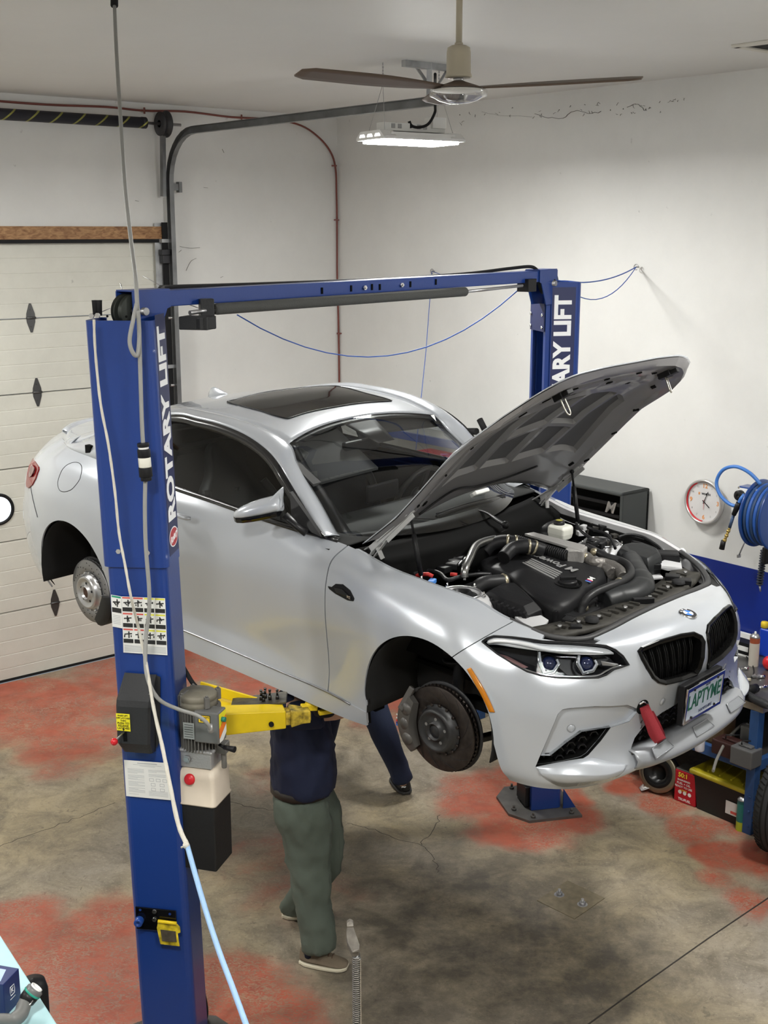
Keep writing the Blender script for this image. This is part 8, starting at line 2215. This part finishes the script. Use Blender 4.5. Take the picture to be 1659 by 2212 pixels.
mb = MB(); mb.lathe([(.132, .035), (.140, .04), (.140, .075), (.125, .082), (.105, .082)], (0, 0, .135), (-.55, -.8, .22), 36)
mb.build('polished_rim', mat('polished_brass_steel', (.26, .23, .17), rough=.3, metal=.95), t)
MB().bar((.0, .0, .25), (-.03, -.02, .33), .02, .02).build('handle_lug', mat('polished_brass_steel'), t, bevel=.003)
p = at_z(1398, 1708, 0) ; o = thing('parts_bag', V((p.x, p.y, .0)), 'small clear bag with a white label on the floor beside the dark machine part', 'bag')
mb = MB(); mb.grid([[(x*.05, y*.04, .012+.008*math.sin(x*3+y*2)+.03*(x+1)) for y in (-1, -.3, .3, 1)] for x in (-1, -.3, .3, 1)]); mb.build('bag_film', mat('film_grey', (.45, .42, .42), rough=.2), o, solid=.003)
mb = MB(); mb.grid([[(x*.035, y*.028, .018+.008*math.sin(x*2+y*1.3)+.03*(x*.7+1)) for y in (-1, 0, 1)] for x in (-1, 0, 1)]); mb.build('bag_label', WHITE, o, solid=.001)
def shelf(px, py): 
 z = ZS+.02; return at_z(px, py, z)
p = shelf(1511, 1621); o = thing('bottle', p, 'plain white bottle standing on the lower shelf of the bench', 'bottle'); mb = MB(); mb.lathe([(.0, 0), (.030, .0), (.032, .01), (.032, .16), (.018, .19), (.018, .215), (0, .215)], n=24); mb.build('bottle_body', mat('white_bottle', (.60, .60, .66), rough=.4), o)
items = [((1560, 1640), (.22, .14, .10), 'dark_red_case', (.035, .012, .01), 'dark reddish tool case on the lower shelf of the bench', 'tool case'),
   ((1590, 1660), (.16, .12, .12), 'charger_grey', (.10, .10, .10), 'grey charger box on the lower shelf beside the bench leg', 'charger'),
   ((1535, 1610), (.14, .14, .22), 'brown_carton', (.10, .06, .03), 'brown carton at the far end of the lower bench shelf', 'carton'),
   ((1600, 1625), (.10, .10, .16), 'white_jug', (.32, .32, .31), 'pale jug near the bench leg on the lower shelf', 'jug')]
for (px_, dims, nm, col, lb, cat) in items:
 p = shelf(*px_); o = thing(nm.split('_', 1)[1] if nm[0] in 'bw' else 'tool_case' if nm[0] == 'd' else 'charger', p + DA*-.10, lb, cat)
 mb = MB(); mb.box((0, 0, dims[2]/2), dims, rD); mb.box((0, 0, dims[2]+.008), (dims[0]*.6, dims[1]*.4, .016), rD); b_ = mb.build('case_body', mat(nm, col, rough=.5), o, bevel=.008)
 MB().tube([(-dims[0]*.2, 0, dims[2]+.016), (-dims[0]*.2, 0, dims[2]+.04), (dims[0]*.2, 0, dims[2]+.04), (dims[0]*.2, 0, dims[2]+.016)], .005, 6).build('handle', BLK, o)
o = MB().tube(spline([shelf(1540, 1672)+V((0, 0, .02)), shelf(1550, 1650)+V((0, 0, .05)), shelf(1575, 1620)+V((0, 0, .10)), shelf(1610, 1600)+V((0, 0, .12)), shelf(1630, 1610)+V((0, 0, .03))], 6), .010, 8).build('hose', mat('clear_hose_grey', (.22, .21, .19), rough=.3)); tag(o, 'loop of greyish hose on the lower bench shelf', 'hose')
p = at_z(1703, 1840, 0); R_T = .335
t = thing('tire', V((p.x, p.y, 0)), 'black tire standing upright at the right edge beside the bench', 'tire')
axT = azd(132)
TM = mat('tire_rubber', (.028, .029, .031), rough=.7)
mb = MB(); prof = [(.225, -.10), (.25, -.115), (.29, -.120), (.318, -.108), (.330, -.09), (.3345, -.05), (.336, 0), (.3345, .05), (.330, .09), (.318, .108), (.29, .120), (.25, .115), (.225, .10), (.215, .09), (.215, -.09), (.225, -.10)]
mb.lathe(prof, (0, 0, R_T), axT, 72); mb.build('casing', TM, t)
GR = mat('tread_groove', (.006, .006, .006), rough=.9)
for x in (-.055, -.018, .018, .055): 
 mb = MB(); mb.lathe([(.330, x-.005), (.3372, x-.005), (.3372, x+.005), (.330, x+.005)], (0, 0, R_T), axT, 72); mb.build('tread_channel', GR, t)
ra = axT.orthogonal().normalized(); rb_ = axT.cross(ra)
mb = MB()
for k in range(60):
 for sgn in (-1, 1):
  a = 2*PI*k/60 + (.03 if sgn > 0 else 0); P_ = []
  for x, da in ((.066, 0), (.095, .05), (.110, .07)):
   r_ = .3372 if x < .08 else .3325 if x < .1 else .322
   P_.append(V((0, 0, R_T)) + ra*(r_*math.cos(a+da*sgn)) + rb_*(r_*math.sin(a+da*sgn)) + axT*(x*sgn))
  mb.tube(P_, .0032, 4)
mb.build('tread_sipes', GR, t)
# ================================================================== things on the clock wall
ck = wB(1525, 1083, .0); dK = (ck-CAM).length
t = thing('wall_clock', ck, 'round white wall clock with orange numerals and a red and silver rim', 'clock'); 
eu, er = V((0, 0, 1)), DB       # seen from the room, right is along DB
if er.cross(eu).dot(DA) < 0: pass
RCk = .168
mb = MB(); mb.lathe([(.0, .0), (RCk*.96, .0), (RCk, .012), (RCk, .035), (RCk*.97, .042), (RCk*.90, .040), (RCk*.885, .022)], (0, 0, 0), DA, 60, ); mb.build('clock_rim', mat('clock_silver', (.55, .54, .53), rough=.3, metal=.6), t)
mb = MB()
P_ = []
for k in range(15):
 a = math.radians(118 + 150*k/14); P_.append(er*(RCk*.895*math.cos(a)) + eu*(RCk*.895*math.sin(a)) + DA*.026)
mb.tube(P_, .0075, 6); mb.build('rim_red_stripe', mat('clock_red', (.55, .02, .03), rough=.4), t)
mb = MB(); mb.lathe([(.0, .020), (RCk*.90, .020)], (0, 0, 0), DA, 60); f_ = mb.build('dial', mat('dial_white', (.62, .61, .61), rough=.4), t, fixn=False)
sg_ = 1 if er.cross(eu).dot(DA) > 0 else -1
OR = mat('numeral_orange', (.72, .28, .07), rough=.5); GY = mat('numeral_grey', (.30, .30, .30), rough=.5)
for h_ in range(1, 13):
 a = math.radians(90-30*h_); big = h_ % 3 == 0; rr = RCk*(.70 if big else .72)
 mb = MB(); put_text(mb, OR if big else GY, str(h_), er*(rr*math.cos(a)) + eu*(rr*math.sin(a)) + DA*.0212, er, eu, .046 if big else .020, extrude=.0004, bold=.0008 if big else 0); mb.build('numeral', None, f_)
mb = MB(); mb.use(OR); mb.box(er*-.048 + eu*.062 + DA*.0215, (.014, .001, .007), math.atan2(er.y, er.x)); mb.box(er*-.048 + eu*.052 + DA*.0215, (.014, .001, .007), math.atan2(er.y, er.x)); put_text(mb, BLK, 'WURTH', er*.012 + eu*.057 + DA*.0212, er, eu, .021, extrude=.0004, bold=.0008); mb.build('dial_name', None, f_)
mb = MB()
for k in range(60):
 a = math.radians(6*k); d_ = er*math.cos(a) + eu*math.sin(a); mb.bar(d_*(RCk*.845) + DA*.0212, d_*(RCk*.865) + DA*.0212, .0012, .0006, DA)
mb.build('minute_marks', GY, f_)
for (ang, L_, w_, m) in ((22, .085, .005, BLK), (127, .062, .006, BLK), (182, .060, .0018, mat('clock_red'))):
 a = math.radians(90-ang); d_ = er*math.cos(a) + eu*math.sin(a); mb = MB(); mb.bar(d_*-.016 + DA*.026, d_*L_ + DA*.026, w_, .0015, DA); mb.build('clock_hand', m, t)
rc_ = wB(1660, 1112, .26)
t = thing('hose_reel', rc_, 'blue spring hose reel with wound blue air hose at the right edge of the photo', 'hose reel')
RB_ = mat('reel_blue', (.006, .045, .21), rough=.3, coat=.3); AH = mat('air_hose_blue', (.02, .09, .36), rough=.45)
ax = DB
mb = MB()
for s_ in (-1, 1): mb.lathe([(.04, s_*.085), (.225, s_*.085), (.235, s_*.080), (.235, s_*.072), (.21, s_*.070), (.19, s_*.055), (.04, s_*.055)], (0, 0, 0), ax, 56)
mb.build('reel_flange', RB_, t)
for k in range(5):
 x = -.052 + .026*k
 for j, r_ in enumerate((.205, .19)):
  mb = MB(); mb.lathe([(r_+.0125*math.cos(q_), x+.0125*math.sin(q_)) for q_ in [2*PI*i/10 for i in range(11)]], (0, 0, 0), ax, 56)
  if j == 0: mb.build('hose_coil', AH if k % 2 else mat('hose_dark_blue', (.02, .05, .12), rough=.5), t)
mb = MB(); mb.box(-DA*.15 + V((0, 0, -.02)), (.08, .22, .30), math.atan2(DB.y, DB.x)); mb.box(-DA*.02 + V((0, 0, .17)) - ax*.02, (.22, .13, .02), math.atan2(DB.y, DB.x)); mb.bar(-ax*.10 + V((0, 0, .16)), -ax*.10 + V((0, 0, -.02)) - DA*.12, .05, .01); mb.bar(ax*.10 + V((0, 0, .16)), ax*.10 + V((0, 0, -.02)) - DA*.12, .05, .01); mb.build('reel_frame', RB_, t, bevel=.003)
gp = wB(1607, 1068, .34) - rc_
mb = MB(); mb.box(gp + DB*.06 - DA*.02, (.17, .10, .12), math.atan2(DB.y, DB.x)); mb.build('guide_arm', RB_, t, bevel=.004)
mb = MB(); mb.box(gp + DB*.02 + DA*.035, (.09, .004, .10), math.atan2(DB.y, DB.x)); mb.build('white_bracket', WHITE, t)
mb = MB(); mb.lathe([(.0, .0), (.036, .0), (.036, .03), (.028, .036), (.012, .036)], gp + DA*.036, DA, 26); mb.build('roller_stop', BLK, t)
for (dx, dz) in ((-.02, .05), (.12, .05), (-.02, -.05), (.12, -.05)): MB().cyl(gp + DB*dx + DA*.03 + V((0, 0, dz)), gp + DB*dx + DA*.038 + V((0, 0, dz)), .008, n=8).build('reel_bolt', CHROME, t)
ho = MB().tube(spline([wB(1643, 1046, .35)-rc_, wB(1620, 1022, .37)-rc_, wB(1590, 1008, .38)-rc_, wB(1562, 1015, .38)-rc_, wB(1548, 1040, .38)-rc_, wB(1555, 1068, .39)-rc_, wB(1575, 1088, .40)-rc_, wB(1592, 1094, .40)-rc_], 6), .0125, 10).build('loose_hose', mat('hose_bright_blue', (.05, .17, .50), rough=.4), t)
MB().tube([wB(1608, 1068, .40)-rc_, wB(1600, 1078, .41)-rc_, wB(1594, 1092, .41)-rc_, wB(1588, 1108, .41)-rc_], .0125, 10).build('hose_end', mat('hose_bright_blue'), t)
MB().tube([wB(1596, 1086, .42)-rc_, wB(1592, 1096, .42)-rc_, wB(1585, 1112, .42)-rc_], [.018, .020, .016], 12).build('hose_clamp_black', BLK, t)
MB().tube([wB(1585, 1112, .41)-rc_, wB(1576, 1140, .41)-rc_], .011, 10).build('whip_hose', mat('hose_grey_blue', (.05, .09, .18), rough=.5), t)
mb = MB(); 
for k in range(6):
 a_, b_ = wB(1576-2*k, 1140+5*k, .41)-rc_, wB(1575-2*k, 1144+5*k, .41)-rc_; mb.tube([a_, b_], .014 if k % 2 else .010, 8)
mb.build('brass_fitting', mat('brass', (.55, .40, .12), rough=.35, metal=.9), t)
MB().tube([wB(1563, 1168, .41)-rc_, wB(1559, 1186, .41)-rc_], [.018, .020], 8).build('quick_coupler', BLK, t)
t = thing('hanging_hook_tool', wB(1609, 1168, .10), 'thin steel rod tool hanging on the wall below the hose reel', 'tool')
MB().tube([wB(1610, 1168, .10)-V(t.location), wB(1596, 1200, .08)-V(t.location)], .005, 8).build('rod', STEEL, t); MB().box(wB(1596, 1201, .08)-V(t.location), (.03, .012, .025), .4).build('tool_head', STEEL, t, bevel=.003)
t = thing('air_gun', wB(1648, 1215, .12), 'dark coiled air gun hanging below the hose reel', 'air tool')
o_ = V(t.location); mb = MB()
for k in range(14): a_ = wB(1650-.7*k, 1190+5.5*k, .12) - o_; mb.lathe([(.016+.010*math.cos(q_), .006*math.sin(q_)) for q_ in [2*PI*i/6 for i in range(7)]], a_, (0, 0, 1), 14)
mb.build('coil', mat('coil_navy', (.012, .016, .03), rough=.5), t)
MB().tube([wB(1641, 1265, .12)-o_, wB(1643, 1278, .12)-o_], [.008, .005], 8).build('tip', STEEL, t); MB().box(wB(1655, 1200, .12)-o_, (.05, .04, .12), .4).build('gun_body', BLK, t, bevel=.008)
cr_ = [wB(1232, 1044, .32), wB(1345, 1066, .32)]
t = thing('wall_rack', cr_[0].lerp(cr_[1], .5), 'dark grey wall rack with slots behind the far front fender', 'rack'); o_ = V(t.location); L_ = (cr_[1]-cr_[0]).length
b0r, b1r = ab(cr_[0])[1]-.25, ab(cr_[1])[1]
def rk(a, b, z): return RM(a, b, z) - o_
zt = cr_[0].z + (cr_[1].z-cr_[0].z)*.5
mb = MB(); mb.prism([rk(.02, b0r, zt-.03), rk(.34, b0r, zt-.03), rk(.34, b1r, zt-.03), rk(.02, b1r, zt-.03)], V((0, 0, .03)))
mb.prism([rk(.02, b1r-.03, zt-.62), rk(.34, b1r-.03, zt-.62), rk(.34, b1r, zt-.62), rk(.02, b1r, zt-.62)], V((0, 0, .62)))
mb.prism([rk(.02, b0r, zt-.62), rk(.34, b0r, zt-.62), rk(.34, b1r, zt-.62), rk(.02, b1r, zt-.62)], V((0, 0, .03)))
mb.build('rack_frame', mat('rack_grey', (.045, .05, .05), rough=.5), t, fixn=True, bevel=.01)
mb = MB(); mb.prism([rk(.03, b0r, zt-.6), rk(.05, b0r, zt-.6), rk(.05, b1r, zt-.6), rk(.03, b1r, zt-.6)], V((0, 0, .58))); mb.build('rack_back', BLKM, t, fixn=True)
for k in range(3): mb = MB(); mb.bar(rk(.33, b0r, zt-.10-.09*k), rk(.33, b1r-.03, zt-.10-.09*k), .02, .022); mb.build('rack_slat', BLK, t)
mb = MB(); put_text(mb, STEEL, 'M', rk(.345, b1r-.12, zt-.13), DB, (0, 0, 1), .12, extrude=.002, bold=.003, shear=.3); mb.build('rack_badge', None, t)
s0, s1 = wB(862, 935, .45), wB(1010, 972, .45)
t = thing('wall_shelf', s0.lerp(s1, .5), 'blue steel shelf on the wall seen through the far car window', 'shelf'); o_ = V(t.location); z_ = (s0.z+s1.z)/2; bb0, bb1 = ab(s0)[1]-.6, ab(s1)[1]+.5
mb = MB(); mb.bar(RM(.45, bb0, z_)-o_, RM(.45, bb1, z_)-o_, .03, .07); mb.build('shelf_beam', BLUE, t, bevel=.003)
mb = MB(); mb.prism([RM(.02, bb0, z_-.02)-o_, RM(.44, bb0, z_-.02)-o_, RM(.44, bb1, z_-.02)-o_, RM(.02, bb1, z_-.02)-o_], V((0, 0, .02))); mb.build('shelf_board', mat('shelf_grey', (.3, .3, .29)), t, fixn=True)
for b in (bb0+.1, bb1-.1): mb = MB(); mb.bar(RM(.03, b, z_-.35)-o_, RM(.42, b, z_-.03)-o_, .03, .03); mb.build('shelf_bracket', BLUE, t)
p = wB(950, 985, .50); t = thing('red_tool_box', V((p.x, p.y, p.z-.05)), 'red metal box hanging below the blue shelf behind the car', 'tool box'); MB().box((0, 0, 0), (.42, .16, .13), rD).build('box_body', mat('box_red', (.40, .02, .025), rough=.4), t, bevel=.008); MB().box((0, 0, .07), (.43, .17, .02), rD).build('box_lid', mat('box_red'), t, bevel=.005)
t = thing('wall_handle_bracket', wB(1022, 930, .15), 'pair of black padded arms on the wall beside the raised hood', 'bracket'); o_ = V(t.location)
MB().tube([wB(1005, 932, .18)-o_, wB(1030, 932, .18)-o_], .030, 12).build('padded_arm', RUB, t); MB().tube([wB(1036, 906, .20)-o_, wB(1048, 930, .20)-o_], .028, 12).build('padded_arm', RUB, t)
# ================================================================== floor pieces and foreground
P4 = [at_z(x, y, 0) for x, y in ((1160, 1946), (1226, 1903), (1306, 1941), (1241, 1986))]; c4 = sum(P4, V((0, 0, 0)))/4
t = thing('floor_plate', c4, 'square steel anchor plate with two bolts set in the floor', 'floor plate')
mb = MB(); mb.prism([p - c4 for p in P4][::-1], V((0, 0, .004))); mb.build('plate', mat('plate_dusty', (.17, .14, .09), rough=.6, var=(20, .25)), t, fixn=True)
for (x, y) in ((1208, 1934), (1258, 1955)):
 p = at_z(x, y, 0) - c4; mb = MB(); mb.cyl(p, p + V((0, 0, .006)), .030, n=20); mb.cyl(p, p + V((0, 0, .022)), .018, n=6); mb.cyl(p, p+V((0, 0, .04)), .009, n=10); mb.build('anchor_bolt', STEEL, t)
JM = mat('joint_dark', (.035, .03, .025), rough=.9)
def fline(pts, r, nm, m=JM): 
 mb = MB(); mb.tube([at_z(x, y, 0) + V((0, 0, -.0)) for x, y in pts], r, 5, flat=.35); return tag(mb.build(nm, m), kind='structure')
fline([(1240, 2235), (1380, 2133), (1530, 2027), (1662, 1938)], .005, 'trim_5')
rnd = random.Random(11)
def crack(pts, r): 
 P_ = spline([V((x, y, 0)) for x, y in pts], 6); fline([(p.x+rnd.uniform(-4, 4), p.y+rnd.uniform(-2, 2)) for p in P_], r, 'trim_6')
for c_ in ([(750, 1778), (800, 1790), (850, 1810), (910, 1826), (935, 1855), (948, 1885)], [(908, 1824), (940, 1790), (948, 1760)], [(0, 1828), (90, 1795), (170, 1765), (250, 1733)], [(470, 1720), (530, 1742), (600, 1750)]): crack(c_, .0022)
p = at_d(764, 2030, 4.0); base = V((p.x+.01, p.y, 0))
t = thing('support_stand', base, 'tall threaded support stand with a forked steel saddle at the bottom of the photo', 'jack stand')
zt = at_d(764, 2065, 4.0).z; SS = mat('stand_steel', (.16, .145, .125), rough=.55, metal=.4, var=(30, .2))
mb = MB(); mb.lathe([(.0, zt+.01), (.013, zt+.01), (.013, .3), (0, .3)], n=20)
mb.build('screw', mat('screw_dark', (.10, .10, .10), rough=.35, metal=.8), t)
mb = MB(); P_ = []; nT = int((zt-.55)/.0085)
for k in range(nT*10): a = 2*PI*k/10; P_.append((.0145*math.cos(a), .0145*math.sin(a), .55+.0085*k/10))
mb.tube(P_, .0028, 5, smooth=True); mb.build('screw_thread', mat('thread_bright', (.30, .29, .27), rough=.35, metal=.9), t)
mb = MB(); mb.bar((.016, -.008, .5), (.015, -.008, zt-.01), .004, .003); mb.build('guide_rod', CHROME, t)
s0 = at_d(765, 2062, 3.99); s1 = at_d(757, 2003, 4.10); o_ = base
def sq(px, py, d, z=None): return at_d(px, py, d) - o_
mb = MB(); 
top = [sq(749, 2003, 4.10), sq(764, 2002, 4.10), sq(770, 2020, 4.06), sq(777, 2040, 4.02), sq(776, 2055, 3.99), sq(761, 2056, 3.98), sq(750, 2035, 4.02), sq(748, 2018, 4.06)]
mb.prism([q_ - V((0, 0, .022)) for q_ in top], V((0, 0, .022))); mb.build('saddle', SS, t, fixn=True, bevel=.003)
mb = MB(); mb.prism([sq(749, 2002, 4.11), sq(764, 2001, 4.11), sq(763, 1994, 4.12), sq(755, 1990, 4.12), sq(749, 1994, 4.12)], V((.0, .02, .0))); mb.build('saddle_lip', SS, t, fixn=True, bevel=.002); mb = MB(); mb.prism([sq(761, 2056, 3.975), sq(776, 2055, 3.985), sq(775, 2049, 3.985), sq(764, 2049, 3.985)], V((0, -.006, .0))); mb.build('saddle_lip', SS, t, fixn=True, bevel=.002)
mb = MB(); mb.lathe([(.022, 0.), (.022, .62), (.028, .62), (.028, .56)], n=20, origin=(0, 0, 0)); mb.build('outer_tube', BLUE, t)
for k in range(3): a = 2*PI*k/3+.6; mb = MB(); mb.bar((0, 0, .32), (.28*math.cos(a), .28*math.sin(a), .015), .025, .025); mb.build('leg', BLUE, t)
zc = 1.06; e0, e1 = at_z(0, 2018, zc), at_z(124, 2212, zc)
ed = (e1-e0).normalized(); en = V((ed.y, -ed.x, 0)); 
if en.x > 0: en = -en
A0 = e0 - ed*.25; A1 = e1 + ed*.35
cart = thing('tool_cart', V(((A0.x+A1.x)/2 + en.x*.3, (A0.y+A1.y)/2 + en.y*.3, 0)), 'pale blue topped tool cart at the lower left corner', 'tool cart'); o_ = V(cart.location)
tp_ = [A0-o_, A1-o_, A1 + en*.6-o_, A0 + en*.6-o_]
for q_ in tp_: q_.z = 0
PB = mat('cart_top_blue', (.40, .62, .66), rough=.35, var=(4, .15))
mb = MB(); mb.prism([q_ + V((0, 0, zc-.03)) for q_ in tp_], V((0, 0, .03))); mb.build('cart_top', PB, cart, fixn=True, bevel=.006)
ci_ = sum(tp_, V((0, 0, 0)))/4
mb = MB(); mb.prism([ci_ + (q_-ci_)*.94 + V((0, 0, .12)) for q_ in tp_], V((0, 0, zc-.16))); mb.build('cart_body', mat('cart_grey', (.12, .13, .14), rough=.4), cart, fixn=True, bevel=.008)
for q_ in tp_: c_ = ci_ + (q_-ci_)*.85; MB().cyl(c_ + V((-.02, 0, .055)), c_ + V((.02, 0, .055)), .055, n=20).build('caster', RUB, cart)
p = at_z(52, 2192, zc); t = thing('parts_box', p + en*.10 + V((0, 0, 0)), 'dark blue parts box with a small white emblem on the tool cart', 'box'); o_ = V(t.location)
DBX = mat('box_navy', (.010, .022, .11), rough=.4)
cs = [(at_z(44, 2195, zc), ), ]
f0, f1 = at_z(0, 2200, zc) - o_, at_z(36, 2190, zc) - o_
hb = at_d(45, 2110, math.hypot(at_z(45, 2180, zc).x, at_z(45, 2180, zc).y)).z - zc
c0 = at_z(12, 2197, zc)-o_; c1 = at_z(46, 2160, zc)-o_; dirn = (c1-c0).normalized(); sd_ = V((dirn.y, -dirn.x, 0)); 
if sd_.x > 0: sd_ = -sd_
Wb = (c1-c0).length
mb = MB(); mb.prism([c0, c1, c1 + sd_*.16, c0 + sd_*.16], V((0, 0, hb))); mb.build('box_body', DBX, t, fixn=True, bevel=.002)
mb = MB().use(mat('box_label_blue', (.40, .52, .85), rough=.5)); mb.prism([c0.lerp(c1, .15) + sd_*.02 + V((0, 0, hb)), c0.lerp(c1, .80) + sd_*.04 + V((0, 0, hb)), c0.lerp(c1, .80) + sd_*.15 + V((0, 0, hb)), c0.lerp(c1, .1) + sd_*.15 + V((0, 0, hb))], V((0, 0, .001)))
mb.build('box_label', None, t, fixn=True)
mb = MB().use(mat('badge_white')); cm = c0.lerp(c1, .5) - sd_*.0012 + V((0, 0, hb*.58)); 
mb.tube([cm + dirn*(x*.012) + V((0, 0, z*.017)) for x, z in ((-1, -1), (1, -1), (1.2, 0), (1, 1), (-1, 1), (-1.2, 0), (-1, -1))], .0012, 5); put_text(mb, mat('badge_white'), 'K', cm, dirn, (0, 0, 1), .024, extrude=.0004, bold=.0004); mb.bar(cm - dirn*.016 + V((0, 0, -.030)), cm + dirn*.016 + V((0, 0, -.030)), .001, .0015); mb.build('box_emblem', None, t)
t = thing('coolant_hose', at_z(40, 2200, zc), 'grey moulded hose with a green-ringed connector on the tool cart', 'hose'); o_ = V(t.location)
def tz(x, y, z): return at_z(x, y, zc+z) - o_
mb = MB(); mb.tube(spline([tz(-40, 2210, .04), tz(0, 2203, .04), tz(28, 2203, .04), tz(45, 2190, .045), tz(52, 2170, .055), tz(58, 2158, .06)], 6), [.022]*12+[.026]*12+[.024]*7, 16); mb.build('hose_body', mat('hose_mid_grey', (.13, .13, .125), rough=.45), t)
q0 = tz(58, 2160, .06); q1 = tz(72, 2142, .085); dd = (q1-q0).normalized(); mb = MB(); mb.lathe([(.024, -.01), (.030, .0), (.031, .03), (.0, .03)], q0, dd, 28); mb.build('connector', BLK, t)
mb = MB(); mb.lathe([(.0315, .026), (.0335, .030), (.0315, .034)], q0, dd, 28); mb.build('green_ring', mat('ring_green', (.02, .28, .20), rough=.4), t)
mb = MB(); mb.lathe([(.031, .030), (.031, .045), (.026, .050), (.018, .050), (.017, .03), (0, .03)], q0, dd, 28); mb.build('connector_mouth', mat('mouth_grey', (.12, .12, .12), rough=.4), t)
mb = MB(); mb.lathe([(.022, .049), (.023, .056), (.017, .056), (.016, .046)], q0, dd, 28); mb.build('inner_ring', WHITE, t)
for s_ in (-1, 1): sd2_ = dd.cross(V((0, 0, 1))).normalized(); mb = MB(); mb.tube([q0 + sd2_*(s_*.034) + dd*.02, q0 + sd2_*(s_*.036) - dd*.03, q0 + sd2_*(s_*.02) - dd*.045], .003, 6); mb.build('wire_clip', CHROME, t)
bl = at_z(78, 2125, .75); t = thing('gas_bottle', V((at_z(75, 2160, 0).x, at_z(75, 2160, 0).y, 0)), 'black rounded cylinder standing on the floor behind the tool cart', 'cylinder')
pbk = at_d(72, 2128, 4.45); t.location = (pbk.x, pbk.y, 0); MB().lathe([(.0, .0), (.05, .0), (.055, pbk.z-.02), (.045, pbk.z+.02), (.0, pbk.z+.03)], n=32).build('bottle_shell', BLK, t)
